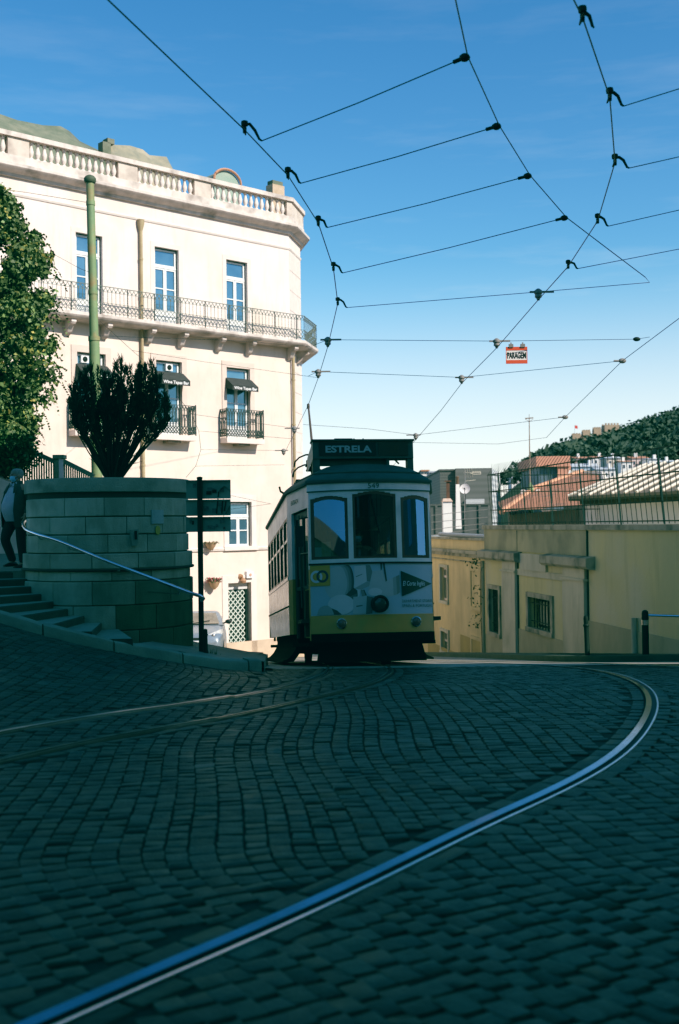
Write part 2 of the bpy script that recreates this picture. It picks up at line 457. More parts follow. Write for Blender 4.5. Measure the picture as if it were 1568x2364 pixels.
# setts: each a small pillow-topped stone ---------------------------
rp = [np.array([[p.x, p.y] for p in P]) for P in (RA, RB, LA, LB)]
def near_rail(x, y):
    d = 9.
    for P in rp:
        d = min(d, float(np.min((P[:, 0] - x) ** 2 + (P[:, 1] - y) ** 2)))
    return math.sqrt(d)
rs = random.Random(5)
V = []; Fc = []; Cc = []
def course_dx(y, s):
    return -.07 * (y - 6) + (.26 * (5.7 - y) ** 2 if 4.85 < y < 5.7 else (.18785 + .442 * (4.85 - y) if y <= 4.85 else 0)) - .14 * math.sin((y - 5) * .55 + s * .16) - .03 * math.sin(y * 1.7 + s * .9)
def stone(xc, yc, hw, hl, ang):
    ca, sa = math.cos(ang), math.sin(ang)
    z0 = gz(xc, yc); top = z0 + rs.uniform(.002, .007); tx = rs.uniform(-.045, .045); ty = rs.uniform(-.035, .035)
    b = len(V); tone = rs.uniform(.65, 1.3) * (1.0 if rs.random() > .05 else 1.45)
    tone = (tone * rs.uniform(.9, 1.05), tone, tone * rs.uniform(.93, 1.08), 1)
    bend = (gz(xc, yc + .1) - gz(xc, yc - .1)) / .2; bx_ = (gz(xc + .1, yc) - gz(xc - .1, yc)) / .2
    for (k, dz, fl) in ((1.0, -.026, 0), (.99, -.001, 1), (.90, .0006, 1)):
        for (a, c) in ((-1, -1), (1, -1), (1, 1), (-1, 1)):
            lx = a * hw * k + rs.uniform(-.005, .005); ly = c * hl * k + rs.uniform(-.006, .006)
            X = lx * ca - ly * sa; Y = lx * sa + ly * ca
            V.append((xc + X, yc + Y, top + dz + X * (tx * fl + bx_) + Y * (ty * fl + bend))); Cc.append(tone)
    for r_ in (0, 4):
        for k in range(4):
            k2 = (k + 1) % 4; Fc.append((b + r_ + k, b + r_ + k2, b + r_ + 4 + k2, b + r_ + 4 + k))
    Fc.append((b + 8, b + 9, b + 10, b + 11))
for P, sd_ in ((RA, 1), (RB, -1), (LA, 1), (LB, -1)):
    for off_ in (-.038 - .062, .078 + .062):
        Q = offset(P, off_ * sd_); i = 0
        while i < len(Q) - 2:
            ln = rs.uniform(.13, .19); acc = 0; j = i
            while j < len(Q) - 1 and acc < ln: acc += (Q[j + 1] - Q[j]).length; j += 1
            c = (Q[i] + Q[j]) / 2; d_ = Q[j] - Q[i]; i = j
            if not (2.4 < c.y < 17.6) or abs(c.x) > .31 * c.y + 3.4: continue
            if c.x < KX[-1] + .1 and c.y > ky(c.x) - .1: continue
            if min(float(np.min((R_[:, 0] - c.x) ** 2 + (R_[:, 1] - c.y) ** 2)) for R_ in rp) < .095 ** 2: continue
            stone(c.x, c.y, .052, d_.length / 2 - .009, math.atan2(d_.y, d_.x) - pi / 2)
s = -13.0
while s < 15:
    wdt = rs.uniform(.108, .142); y = 2.4 + rs.uniform(0, .2)
    while y < 17.6:
        ln = rs.uniform(.092, .15)
        yc = y + ln / 2; xc = s + wdt / 2 + course_dx(yc, s); y += ln + .0
        if abs(xc) > .31 * yc + 3.4: continue
        if xc < KX[-1] + .1 and yc > ky(xc) - .1: continue
        if yc > 15.9 and xc > 3.3: continue
        nr = near_rail(xc, yc)
        if nr < .20: continue
        ang = math.atan2(course_dx(yc + .1, s) - course_dx(yc - .1, s), .2)
        stone(xc, yc, wdt / 2 - rs.uniform(.004, .009), ln / 2 - rs.uniform(.002, .006), -ang)
    s += wdt
o = fast_mesh('cobbled_road', V, Fc, M['sett'], Cc, False); struct(o)
# the street running down the hill behind the crest, same stone, laid as a sheet, its colour lightened so the sunlit band shows
m = MB()
YS = list(np.arange(17.3, 60, .7))
XS = [-9 + .9 * k for k in range(28)]
idx = {}
for j, y in enumerate(YS):
    for i, x in enumerate(XS):
        idx[i, j] = m.add((x, y, gz(x, y) + .006))
for j in range(len(YS) - 1):
    for i in range(len(XS) - 1):
        if XS[i + 1] < -1.0 and YS[j] < 22: continue
        m.face((idx[i, j], idx[i + 1, j], idx[i + 1, j + 1], idx[i, j + 1]))
M['street'] = mat('lightened_street_setts', (.34, .31, .25), (.20, .19, .16), 9, .7, bump=.8, bscale=14)
struct(m.build('street', M['street'], None, True))

# kerb on the left: individual granite lengths
kp = [Vector((p.x, p.y)) for p in KP]
kpath = spline(kp, .05)
cum = [0]
for a, b in zip(kpath[:-1], kpath[1:]): cum.append(cum[-1] + (b - a).length)
tot = cum[-1]
m = MB(); m.cols = []
KH = .15
def kpt(sv):
    i = min(max(int(np.searchsorted(cum, sv)) - 1, 0), len(kpath) - 2)
    t = (sv - cum[i]) / max(1e-6, cum[i + 1] - cum[i]); return kpath[i].lerp(kpath[i + 1], t)
sv = 0
while sv < tot - .05:
    ln = min(rs.uniform(.75, 1.05), tot - sv)
    rings = []; col = rs.uniform(.75, 1.2); dh = rs.uniform(-.012, .014)
    for k in range(7):
        q = sv + .01 + (ln - .02) * k / 6; p = kpt(q); p2 = kpt(min(q + .02, tot)); p1 = kpt(max(q - .02, 0))
        t = (p2 - p1).normalized(); nrm = Vector((-t.y, t.x)); z = gz(p.x, p.y) + dh
        ends = .8 if k in (0, 6) else 1.0
        sec = [(0, -.1), (0, KH - .05), (.012, KH - .018), (.05, KH * 1.0), (.27, KH + .004), (.27, -.1)]
        rings.append([(p.x + nrm.x * a, p.y + nrm.y * a, z + h - (.01 if (k in (0, 6) and h > 0) else 0)) for a, h in sec])
    n0 = len(m.v); m.loft(rings, True); m.cols += [(col, col, col * .98, 1)] * (len(m.v) - n0)
    sv += ln
struct(m.build('kerb', M['kerb'], None, True, 35))
# the pavement behind it: follows the kerb top, runs back to the foot of the round planter
m = MB()
cols_ = [k / 40 for k in range(41)]
rows = []
for c in cols_:
    p = kpt(tot * c); zt = gz(p.x, p.y) + KH - .003
    if p.x < -3.0: continue
    row = []
    for k in range(10):
        y = p.y + .20 + k * (20.2 - p.y - .2) / 9
        x = p.x + .01 - (.02 * k if c > .97 else 0)
        row.append((x, y, max(zt - (y - p.y) * (.085 if p.x > -3.2 else .0), zc(y) + .06)))
    rows.append(row)
m.loft(rows, False, closed=False)
b0 = [q for q in rows[-1]]
m.poly([(*q[:2], q[2]) for q in b0] + [(q[0], q[1], q[2] - .3) for q in b0[::-1]])
far = [r[-1] for r in rows]
m.loft([far, [(x, y + .01, z - .5) for x, y, z in far]], False, closed=False)
struct(m.build('pavement', M['pave'], None, True))
# pavement on the right, along the yellow houses
PR = [(1.9, 48), (2.25, 40), (3.3, 31), (3.65, 25), (3.82, 21.5), (4.05, 20.2), (4.5, 19.55), (5.4, 19.1), (7, 18.8), (10, 18.5), (13, 18.3)]
pr = spline([Vector(p) for p in PR], .3)
m = MB(); rows = []
WD = Vector((-.1576, 1, 0)).normalized(); W0 = Vector((4.73, 30, 0)); WNR = Vector((-WD.y, WD.x, 0))
def wx(y): return W0.x + (y - W0.y) * (-.1576)
for p in pr:
    z = zc(p.y) + .12; xr = max(wx(p.y) + .25, p.x + .2) if p.y > 20 else p.x + 3
    n_ = [(p.x, p.y, z - .3), (p.x, p.y, z - .01), (p.x + .02, p.y, z)]
    back = Vector((wx(max(p.y, 20)) + 1.0, p.y, 0)) if p.y > 20 else Vector((p.x + .6, p.y + 8, 0))
    zb = zc(back.y) + .12
    rows.append(n_ + [(back.x, back.y, zb)])
m.loft(rows, False, closed=False)
struct(m.build('side_pavement', M['pave_dark'], None, True, 30))
# ------------------------------------------------------------------ the tall cream corner building on the left
FD = Vector((.743, .669, 0)).normalized(); FN = Vector((FD.y, -FD.x, 0)); FP = Vector((-3.44, 39, 0))
def FA(t, o, z): return FP + FD * t + FN * o + Vector((0, 0, z))
TC = 2.36
PA = FA(TC, 0, 0)
CD = Vector((.36, 1.80, 0)).normalized(); CN = Vector((CD.y, -CD.x, 0)); CL = 1.75
PB = PA + CD * CL
RD = Vector((-.22, .975, 0)).normalized(); RNm = Vector((RD.y, -RD.x, 0))
PC = PB + RD * 14
def CA(t, o, z): return PA + CD * t + CN * o + Vector((0, 0, z))
TL = -13.0; ZB = -3.6; ZT = 12.1
bld = thing('corner_building', 'tall cream three-storey corner building with balconies, black awnings and a stone balustrade', 'building', FA(-4, 0, -3))

def wall_holes(mb, holes, t0, t1, z0, z1, T, reveal=.22):
    ts = sorted({t0, t1} | {h[0] for h in holes} | {h[1] for h in holes}); zs = sorted({z0, z1} | {h[2] for h in holes} | {h[3] for h in holes})
    mb.T = T
    for a, b in zip(ts[:-1], ts[1:]):
        for c, d in zip(zs[:-1], zs[1:]):
            mt, mz = (a + b) / 2, (c + d) / 2
            if any(h[0] < mt < h[1] and h[2] < mz < h[3] for h in holes): continue
            mb.poly([(a, 0, c), (b, 0, c), (b, 0, d), (a, 0, d)])
    for h in holes:
        a, b, c, d = h[:4]; r = -reveal
        mb.poly([(a, 0, c), (a, r, c), (a, r, d), (a, 0, d)]); mb.poly([(b, 0, c), (b, 0, d), (b, r, d), (b, r, c)])
        mb.poly([(a, 0, d), (a, r, d), (b, r, d), (b, 0, d)]); mb.poly([(a, 0, c), (b, 0, c), (b, r, c), (a, r, c)])

UW = [(-5.68, .93), (-2.83, .93), (.02, .90)]
LW = [(-5.65, 1.0), (-2.80, 1.0), (.02, 1.0)]
holes_u = [(c - w_ / 2, c + w_ / 2, 8.20, 10.72) for c, w_ in UW]
holes_l = [(c - w_ / 2, c + w_ / 2, 4.60, 7.03) for c, w_ in LW]
holes_g = [(-.46, .52, .92, 2.44), (-.52, .46, -2.78, -.33), (-3.3, -2.3, .92, 2.44)]
m = MB(); wall_holes(m, holes_u, TL, TC, 8.05, ZT, FA)
m.T = None
m.poly([PA + Vector((0, 0, 8.05)), PB + Vector((0, 0, 8.05)), PB + Vector((0, 0, ZT)), PA + Vector((0, 0, ZT))])
m.poly([PB + Vector((0, 0, ZB)), PC + Vector((0, 0, ZB)), PC + Vector((0, 0, ZT)), PB + Vector((0, 0, ZT))])
LBk = FA(TL, -12, 0)
m.poly([FA(TL, 0, ZB), LBk + Vector((0, 0, ZB)), LBk + Vector((0, 0, ZT)), FA(TL, 0, ZT)])
m.poly([LBk + Vector((0, 0, ZB)), PC + Vector((0, 0, ZB)), PC + Vector((0, 0, ZT)), LBk + Vector((0, 0, ZT))])
m.build('wall', M['stucco'], bld)
m = MB(); wall_holes(m, holes_l + holes_g, TL, TC, ZB, 8.05, FA)
m.T = None
m.poly([PA + Vector((0, 0, ZB)), PB + Vector((0, 0, ZB)), PB + Vector((0, 0, 8.05)), PA + Vector((0, 0, 8.05))])
m.build('wall', M['stucco_pink'] if False else mat('lower_stucco', (.78, .645, .55), (.70, .57, .475), 1.1, .9, bump=.15, bscale=30, c3=(.80, .71, .60), scale3=.45, streak=.3), bld)

OUT = [(FA(TL, 0, 0), FN), (PA, None), (PB, None), (PC, RNm)]
def off_poly(d):
    """plan outline of the street faces pushed out by d"""
    def isect(p, a, q, b):
        den = a.x * b.y - a.y * b.x; r = q - p
        return p + a * ((r.x * b.y - r.y * b.x) / den)
    p0 = FA(TL, d, 0); p1 = isect(FA(0, d, 0), FD, PA + CN * d, CD); p2 = isect(PA + CN * d, CD, PB + RNm * d, RD); p3 = PC + RNm * d
    return [p0, p1, p2, p3]
def band(mb, o0, o1, z0, z1):
    A = off_poly(o0); B = off_poly(o1)
    for i in range(3):
        q = [A[i], B[i], B[i + 1], A[i + 1]]
        lo = [p + Vector((0, 0, z0)) for p in q]; hi = [p + Vector((0, 0, z1)) for p in q]
        mb.loft([lo, hi], True)
def band_profile(mb, prof):
    """moulding: list of (offset, z) swept round the street faces"""
    rings = []
    P = [off_poly(o) for o, z in prof]
    for i in range(4):
        rings.append([P[k][i] + Vector((0, 0, prof[k][1])) for k in range(len(prof))])
    mb.loft(rings, True)
m = MB(); band_profile(m, [(-.02, 12.0), (.08, 12.0), (.12, 12.09), (.30, 12.17), (.36, 12.24), (.36, 12.32), (.28, 12.36), (-.02, 12.44)]); m.build('cornice', M['cornice'], bld, True, 30)
m = MB(); band_profile(m, [(-.02, 11.46), (.025, 11.46), (.045, 11.52), (.03, 11.56), (-.02, 11.56)]); m.build('string_course', M['surround'], bld)
m = MB(); band_profile(m, [(-.02, .76), (.05, .78), (.07, .86), (.03, .89), (-.02, .89)]); m.build('string_course', M['surround'], bld)
m = MB(); band(m, .0, .03, ZB, -2.35); m.build('plinth', mat('worn_pink_plinth', (.62, .47, .34), (.50, .38, .28), 2, .9, bump=.3), bld)
# parapet: base course, pedestals, balusters, rail
par = MB(); band(par, -.10, .16, 12.36, 12.62); band(par, -.12, .20, 13.16, 13.30)
po = par.build('parapet', M['cornice'], bld)
pd_ = mat('pedestal_stone', (.68, .59, .50), (.55, .46, .38), 2, .9, bump=.2, c3=(.38, .31, .26), scale3=1.5)
GR = [(-9.9, -8.40, 7), (-7.72, -4.68, 14), (-3.98, -1.78, 10), (-1.12, 2.18, 14)]
ed = [TL] + [q for g_ in GR for q in g_[:2]] + [TC + .06]
for a, b in zip(ed[0::2], ed[1::2]):
    m = MB(FA); m.bx(a, b, -.08, .13, 12.60, 13.18); m.build('pedestal', pd_, po)
m = MB()
A = off_poly(-.08); B = off_poly(.13)
for i in (1, 2):
    q = [A[i], B[i], B[i + 1], A[i + 1]]
    m.loft([[p + Vector((0, 0, 12.60)) for p in q], [p + Vector((0, 0, 13.18)) for p in q]], True)
m.build('pedestal', pd_, po)
for a, b, n in GR:
    for k in range(n):
        t = a + (b - a) * (k + .5) / n
        mb = MB(FA)
        mb.lathe([(.075, 12.62), (.075, 12.66), (.04, 12.69), (.075, 12.78), (.082, 12.85), (.05, 12.98), (.036, 13.06), (.07, 13.10), (.07, 13.16)], (t, .02, 0), 8)
        mb.build('baluster', M['surround'], po, True, 50)

# windows ----------------------------------------------------------
def french_window(T, c, wd, z0, z1, tz, panel, o=-.14, openleaf=False, ac=False, parent=bld, midbars=1):
    a, b = c - wd / 2, c + wd / 2
    m = MB(T)
    m.bx(a, a + .035, o - .04, o + .03, z0, z1); m.bx(b - .035, b, o - .04, o + .03, z0, z1); m.bx(a + .035, b - .035, o - .04, o + .03, z1 - .035, z1)
    m.build('outer_frame', M['winframe_dark'], parent)
    m = MB(T)
    a += .04; b -= .04; z1 -= .04
    f = .055
    # transom light
    m.bx(a, a + f, o - .03, o + .02, tz + .03, z1); m.bx(b - f, b, o - .03, o + .02, tz + .03, z1)
    m.bx(a + f, b - f, o - .03, o + .02, z1 - f, z1); m.bx(a + f, b - f, o - .03, o + .02, tz + .03, tz + .03 + f)
    m.bx(a - .0, b + .0, o - .035, o + .035, tz - .03, tz + .027)
    # two leaves
    for s, (p, q) in enumerate(((a, (a + b) / 2 - .005), ((a + b) / 2 + .005, b))):
        m.bx(p, p + f, o - .03, o + .02, z0, tz - .03); m.bx(q - f, q, o - .03, o + .02, z0, tz - .03)
        m.bx(p + f, q - f, o - .03, o + .02, tz - .03 - f, tz - .03); m.bx(p + f, q - f, o - .03, o + .02, z0, z0 + panel)
        for k in range(midbars):
            zz = z0 + panel + (tz - z0 - panel) * (k + 1) / (midbars + 1) * 1.0
            m.bx(p + f, q - f, o - .025, o + .015, zz - .018, zz + .018)
    wo = m.build('window', M['white'], parent)
    m = MB(T)
    m.bx(a + .01, b - .01, o - .02, o - .012, z0 + panel * .9, z1 - .01)
    m.build('pane', M['winglass'], wo)
    if openleaf:
        m = MB(T); mid = (a + b) / 2
        for k in (0, 1):
            m.bar((a + .03 + .0, o + .03, z0 + .05 + k * (tz - z0 - .12)), (a + .22, o + .30, z0 + .05 + k * (tz - z0 - .12)), .04)
        m.bar((a + .22, o + .30, z0 + .05), (a + .22, o + .30, tz - .07), .05); 
        m.build('open_leaf', M['white'], wo)
    return wo
def surround(c, wd, z0, z1, w_=.17, o=.03, lintel=.19, parent=bld, T=FA, key='surround', sill=None):
    m = MB(T); a, b = c - wd / 2, c + wd / 2
    m.bx(a - w_, a, -.01, o, z0, z1); m.bx(b, b + w_, -.01, o, z0, z1); m.bx(a - w_, b + w_, -.01, o + .002, z1, z1 + lintel)
    if sill:
        m.bx(a - w_ - .03, b + w_ + .03, -.01, o + .06, z0 - sill, z0)
    return m.build('window_surround', M[key], parent)
for i, (c, w_) in enumerate(UW):
    french_window(FA, c, w_, 8.2, 10.72, 10.10, .50, openleaf=False); surround(c, w_, 8.2, 10.72, .16, .012, .15)
M['pinkstone'] = mat('rosy_window_stone', (.70, .57, .48), (.62, .50, .42), 3, .85, bump=.2)
for i, (c, w_) in enumerate(LW):
    french_window(FA, c, w_, 4.6, 7.03, 6.60, .45); surround(c, w_, 4.6, 7.03, .19, .03, .21, key='pinkstone')
french_window(FA, .03, .98, .92, 2.44, 1.93, .07); surround(.03, .98, .92, 2.44, .2, .03, .24, sill=.14)
french_window(FA, -2.8, 1.0, .92, 2.44, 1.93, .07); surround(-2.8, 1.0, .92, 2.44, .2, .03, .24, sill=.14)

# street door with a diamond grille shutter
surround(-.03, .98, -2.78, -.33, .24, .03, .26)
d = MB(FA); d.bx(-.50, .44, -.215, -.19, -2.76, -.34)
door = d.build('door', mat('dark_green_door', (.025, .05, .045), (.035, .065, .055), 4, .5), bld)
m = MB(FA); m.bx(-.50, .44, -.19, -.16, -.56, -.34); m.build('fanlight', mat('pale_fanlight', (.62, .60, .58), None, rough=.4), door)
m = MB(FA)
ga, gb, g0, g1 = -.50, .30, -2.70, -.60
k = -4.0
P_ = .20
nlines = int((gb - ga + g1 - g0) / P_) + 2
for sgn in (1, -1):
    for q in range(nlines):
        cst = q * P_
        # x - ga + sgn*(z) lines clipped to the rectangle
        pts = []
        for x in (ga, gb):
            z = g0 + (cst - (x - ga)) if sgn > 0 else g0 + (cst - (gb - x))
            if g0 <= z <= g1: pts.append((x, z))
        for z in (g0, g1):
            x = ga + (cst - (z - g0)) if sgn > 0 else gb - (cst - (z - g0))
            if ga < x < gb: pts.append((x, z))
        if len(pts) >= 2:
            m.bar((pts[0][0], -.15, pts[0][1]), (pts[-1][0], -.15, pts[-1][1]), .026)
m.bx(ga, gb, -.17, -.13, -2.76, -2.66)
m.build('grille', mat('pale_grille_steel', (.62, .68, .60), None, rough=.5), door)
m = MB(FA); m.bx(.30, .34, -.19, -.10, -2.76, -.56); m.build('grille_post', M['blackiron'], door)
m = MB(FA); m.bx(-.56, .50, -.18, .20, -2.96, -2.79); m.build('door_step', M['pinkstone'], bld)

# long first-floor balcony wrapping the corner ---------------------
bal = MB(); band_profile(bal, [(-.02, 7.93), (.50, 7.95), (.58, 8.00), (.62, 8.06), (.62, 8.15), (-.02, 8.17)])
bo = bal.build('balcony', M['cornice'], bld, True, 30)
for t in (-6.48, -5.22, -3.62, -2.38, -.87, .42, 2.28):
    m = MB(FA)
    pr_ = [(0, 7.94), (.46, 7.94), (.47, 7.86), (.42, 7.80), (.33, 7.79), (.26, 7.72), (.20, 7.60), (.12, 7.52), (.03, 7.50), (0, 7.44)]
    m.prism([(t - .08, o_, z_) for o_, z_ in pr_], (.16, 0, 0)); m.build('bracket', M['cornice'], bo, True, 40)
m = MB(CA)
m.prism([(.95 - .08, o_, z_) for o_, z_ in pr_], (.16, 0, 0)); m.build('bracket', M['cornice'], bo)
def railing(mb, a, b, n, z0, z1, r=.007, lattice=.34, mesh=True):
    a = Vector(a); b = Vector(b)
    for z in (z0 + .05, z0 + lattice, z1 - .16):
        mb.bar(a + Vector((0, 0, z)), b + Vector((0, 0, z)), .012)
    mb.bar(a + Vector((0, 0, z1)), b + Vector((0, 0, z1)), .036, .02)
    for k in range(n + 1):
        p = a.lerp(b, k / n)
        mb.bar(p + Vector((0, 0, z0 + (lattice if mesh else 0))), p + Vector((0, 0, z1 - .10)), 2 * r)
        if k < n:
            q = a.lerp(b, (k + 1) / n); h = a.lerp(b, (k + .5) / n)
            # gothic loop at the head, woven lozenges at the foot
            mb.bar(p + Vector((0, 0, z1 - .16)), h + Vector((0, 0, z1 - .02)), 2 * r); mb.bar(h + Vector((0, 0, z1 - .02)), q + Vector((0, 0, z1 - .16)), 2 * r)
            if mesh:
                L2 = lattice / 2
                for j in range(2):
                    za = z0 + .04 + j * (lattice - .04) / 2; zb = za + (lattice - .04) / 2
                    mb.bar(p + Vector((0, 0, za)), h + Vector((0, 0, (za + zb) / 2)), 2 * r); mb.bar(h + Vector((0, 0, (za + zb) / 2)), p + Vector((0, 0, zb)), 2 * r)
                    mb.bar(q + Vector((0, 0, za)), h + Vector((0, 0, (za + zb) / 2)), 2 * r); mb.bar(h + Vector((0, 0, (za + zb) / 2)), q + Vector((0, 0, zb)), 2 * r)
P6 = off_poly(.56)
m = MB()
segs = [(P6[0], P6[1], 108), (P6[1], P6[2], 13), (P6[2], P6[2] + RD * 2.2, 16)]
for a, b, n in segs:
    railing(m, a, b, n, 8.17, 9.03, .0075, .36)
m.build('railing', M['iron_pale'], bo)
for k in range(11):
    p = FA(-7.6 + k * .98, .56, 0)
    m = MB(); m.tube([p + Vector((0, 0, 8.15)), p + Vector((0, 0, 9.04))], .017, 6); m.build('railing_post', M['iron'], bo)

# small second balconies under the awnings
for i, (c, w_) in enumerate(LW):
    m = MB(FA); c2 = c - .12 + .0
    m.bx(c - .80, c + .80, -.01, .42, 4.42, 4.59); sb = m.build('small_balcony', M['surround'], bld)
    m = MB(FA); m.bx(c - .25, c + .25, 0, .3, 4.34, 4.42); m.build('corbel', M['ledge_dark'], sb)
    m = MB(FA)
    for (a, b, n) in (((c - .78, .38, 0), (c + .78, .38, 0), 14), ((c - .78, .0, 0), (c - .78, .38, 0), 4), ((c + .78, .0, 0), (c + .78, .38, 0), 4)):
        railing(m, a, b, n, 4.60, 5.56, .011, .28)
    for (x, y) in ((c - .78, .38), (c + .78, .38)):
        m.bar((x, y, 4.58), (x, y, 5.6), .035)
    m.build('railing', M['iron'], sb)
    # awning: sloped canvas, open cheeks, valance with the lettering
    za, zb, ow = 6.66, 6.36, .42
    mb = MB(FA)
    a, b = c - .55, c + .55
    mb.box(((a + b) / 2, ow / 2, (za + zb) / 2 + .01), (b - a, .012, math.hypot(ow, za - zb)), (Vector((1, 0, 0)), Vector((0, (za - zb), ow)).normalized(), Vector((0, -ow, za - zb)).normalized()))
    mb.bx(a, b, ow - .005, ow + .008, zb - .155, zb + .008)
    for x in (a, b - .01):
        mb.prism([(x, 0, za), (x, ow, zb), (x, ow, zb - .15), (x, .02, zb - .05)], (.01, 0, 0))
    aw = mb.build('awning', M['awning'], bld)
    vs, fs, wt = text2d('Wine Tapas Bar', .095, bold=.022, width=.98)
    mb = MB(FA); mb.mesh([(c - .49 + x, ow + .016, zb - .115 + y) for x, y in vs], fs); mb.build('lettering', M['letter_white'], aw)
    if i < 2:
        ax_ = c + (-.18 if i == 0 else .06)
        mb = MB(FA); mb.bx(ax_ - .13, ax_ + .13, -.145, -.05, 6.72, 6.94); ac = mb.build('extractor_fan', M['white'], bld)
        mb = MB(FA); mb.lathe([(.085, 0), (.085, .012), (.06, .02), (.045, .012), (.02, .02)], (ax_, -.05, 6.83), 16, 'Y'); mb.build('fan_grille', M['blackiron'], ac)
# drainpipes
for t, z0, z1 in ((-3.86, -3.2, 11.4), (2.42, -3.2, 7.9)):
    m = MB(FA)
    m.tube([(t, .09, z0), (t, .09, z1)], .055, 10)
    for z in (10.2, 9.0, 6.8, 5.2, 3.6, 2.0, .4):
        if z > z1: continue
        m.lathe([(.07, z - .03), (.07, z + .03)], (t, .09, 0), 10)
    if t < 0:
        m.lathe([(.055, z1 - .3), (.11, z1 - .1), (.12, z1), (.12, z1 + .06)], (t, .09, 0), 10)
    m.build('drainpipe', M['pipe'], bld, True)
# quoin joint lines of the rounded corner
m = MB(CA); 
for z in np.arange(-2.2, 11.4, .72):
    m.bx(.03, CL - .03, -.01, .012, z, z + .70)
m.build('corner_pilaster', M['surround'], bld)
# roof slopes behind the balustrade
def fpx(u, v, o):
    r = ray(u, v); k = ((FP + FN * o - CAM).dot(FN)) / r.dot(FN); p = CAM + r * k; return ((p - FP).dot(FD), p.z)
m = MB(FA)
def slope(pts, o0, o1, zb, cols=None):
    rings = []
    for (u, v) in pts:
        t, z = fpx(u, v, o1); rings.append([(t, o0, zb), (t, (o0 + o1) / 2, zb + (z - zb) * .62), (t, o1, z), (t, o1 - 2.5, z - .4), (t, o1 - 5, zb)])
    m.loft(rings, True)
slope([(-260, 205), (-120, 232), (0, 263), (40, 277), (100, 289), (140, 291), (160, 302), (185, 326), (235, 350), (300, 372)], -.5, -2.2, 12.6)
m.build('roof', M['roofgrey'], bld, True, 50)
m = MB(FA)
slope([(234, 352), (240, 338), (262, 334), (300, 336), (330, 345), (345, 358), (385, 362), (392, 376), (394, 400)], -.6, -1.5, 12.6)
rf = m.build('roof', mat('tiled_dormer_roof', (.30, .27, .19), (.21, .21, .16), 2.5, .9, bump=.5, c3=(.42, .36, .26), scale3=1.4), bld, True, 50)
t, z = fpx(250, 330, -1.2); m = MB(FA); m.bx(t - .2, t + .1, -1.5, -1.2, 12.7, z + .02); m.bx(t - .02, t + .24, -1.5, -1.2, z, z + .17); m.build('chimney', M['roofgrey'], bld)
m = MB(FA)
ta, za = fpx(495, 414, -1.6); tb, _ = fpx(552, 414, -1.6); _, zt = fpx(520, 394, -1.6)
n = 12
rings = []
for o_ in (-1.6, -3.2):
    rings.append([(ta, o_, 12.6)] + [((ta + tb) / 2 - (tb - ta) / 2 * math.cos(pi * k / n), o_, za + (zt - za) * math.sin(pi * k / n)) for k in range(n + 1)] + [(tb, o_, 12.6)])
m.loft(rings, True); dm = m.build('dormer', M['zinc_green'], bld)
m = MB(FA); m.tube([((ta + tb) / 2 - (tb - ta) / 2 * 1.08 * math.cos(pi * k / n), -1.55, za + (zt - za) * 1.1 * math.sin(pi * k / n)) for k in range(n + 1)], .05, 6); m.build('dormer_arch', mat('terracotta_rim', (.48, .25, .15), (.4, .22, .14), 5, .8), dm)
ta, za = fpx(630, 455, -1.8); tb, _ = fpx(657, 455, -1.8); _, zt = fpx(642, 417, -1.8)
m = MB(FA); m.bx(ta, tb, -2.2, -1.8, 12.6, zt - .16); ch = m.build('chimney', M['brick'], bld)
m = MB(FA); m.bx(ta + .04, tb - .04, -2.16, -1.84, zt - .16, zt); m.build('chimney_pot', M['roofgrey'], ch)
m = MB(); m.poly([FA(TL, -.1, 12.5), PA + Vector((0, 0, 12.5)), PB + Vector((0, 0, 12.5)), PC + Vector((0, 0, 12.5)), LBk + Vector((0, 0, 12.5))]); m.build('roof_deck', M['roofgrey'], bld)

# things fixed to the facade
def flower_pot(t, z, label, blooms):
    p = thing('flower_pot', label, 'flower pot', FA(t, .02, z), 'wall pots on the corner building')
    m = MB(FA); prof = [(.03, z - .14), (.13, z - .04), (.19, z + .10), (.20, z + .13), (.17, z + .12)]
    m.lathe(prof, (t, .2, 0), 14); m.build('pot', mat('terracotta_pot', (.50, .34, .20), (.42, .28, .17), 6, .85), p, True)
    m = MB(FA); m.bar((t, 0, z + .02), (t, .1, z + .02), .04); m.build('wall_bracket', M['blackiron'], p)
    m = MB(FA); m.cols = []
    for k in range(240 if blooms else 60):
        a = RN.uniform(0, 2 * pi); rr = .24 * math.sqrt(RN.random()); c = Vector((t + rr * math.cos(a) * 1.15, .2 + rr * math.sin(a), z + .12 + RN.uniform(-.03, .13 if blooms else .03)))
        d1 = Vector((RN.uniform(-1, 1), RN.uniform(-1, 1), RN.uniform(-1, 1))).normalized() * .035; d2 = d1.cross(Vector((RN.random(), RN.random(), 1))).normalized() * .03
        m.poly([c - d1, c - d2, c + d1, c + d2])
        cc = RN.choice([(.45, .05, .08), (.5, .16, .18), (.07, .12, .04), (.05, .09, .03)]) if blooms else (.06, .09, .03)
        m.cols += [(*cc, 1)] * 4
    m.build('flowers' if blooms else 'leaves', LEAFM, p)
LEAFM = mat('leaf_by_colour', (1, 1, 1), None, rough=.6, attr=True)
flower_pot(-1.34, .95, 'small empty-looking terracotta wall pot beside the ground-floor window', False)
flower_pot(-1.22, -.36, 'terracotta wall pot of red flowers beside the grilled street door', True)
t_ = thing('alarm_box', 'small white alarm box high beside the grilled door', 'alarm box', FA(.35, .02, -.07))
m = MB(FA); m.bx(.21, .50, 0, .12, -.18, .05); m.build('case', M['white'], t_); m = MB(FA); m.lathe([(.05, 0), (.05, .02)], (.36, .12, -.07), 12, 'Y'); m.build('lamp_lens', mat('peach_lens', (.6, .35, .25), None, rough=.3), t_)
t_ = thing('wall_lamp', 'small brown bulkhead lamp on the wall above the grilled door', 'wall lamp', FA(.0, .02, -.16))
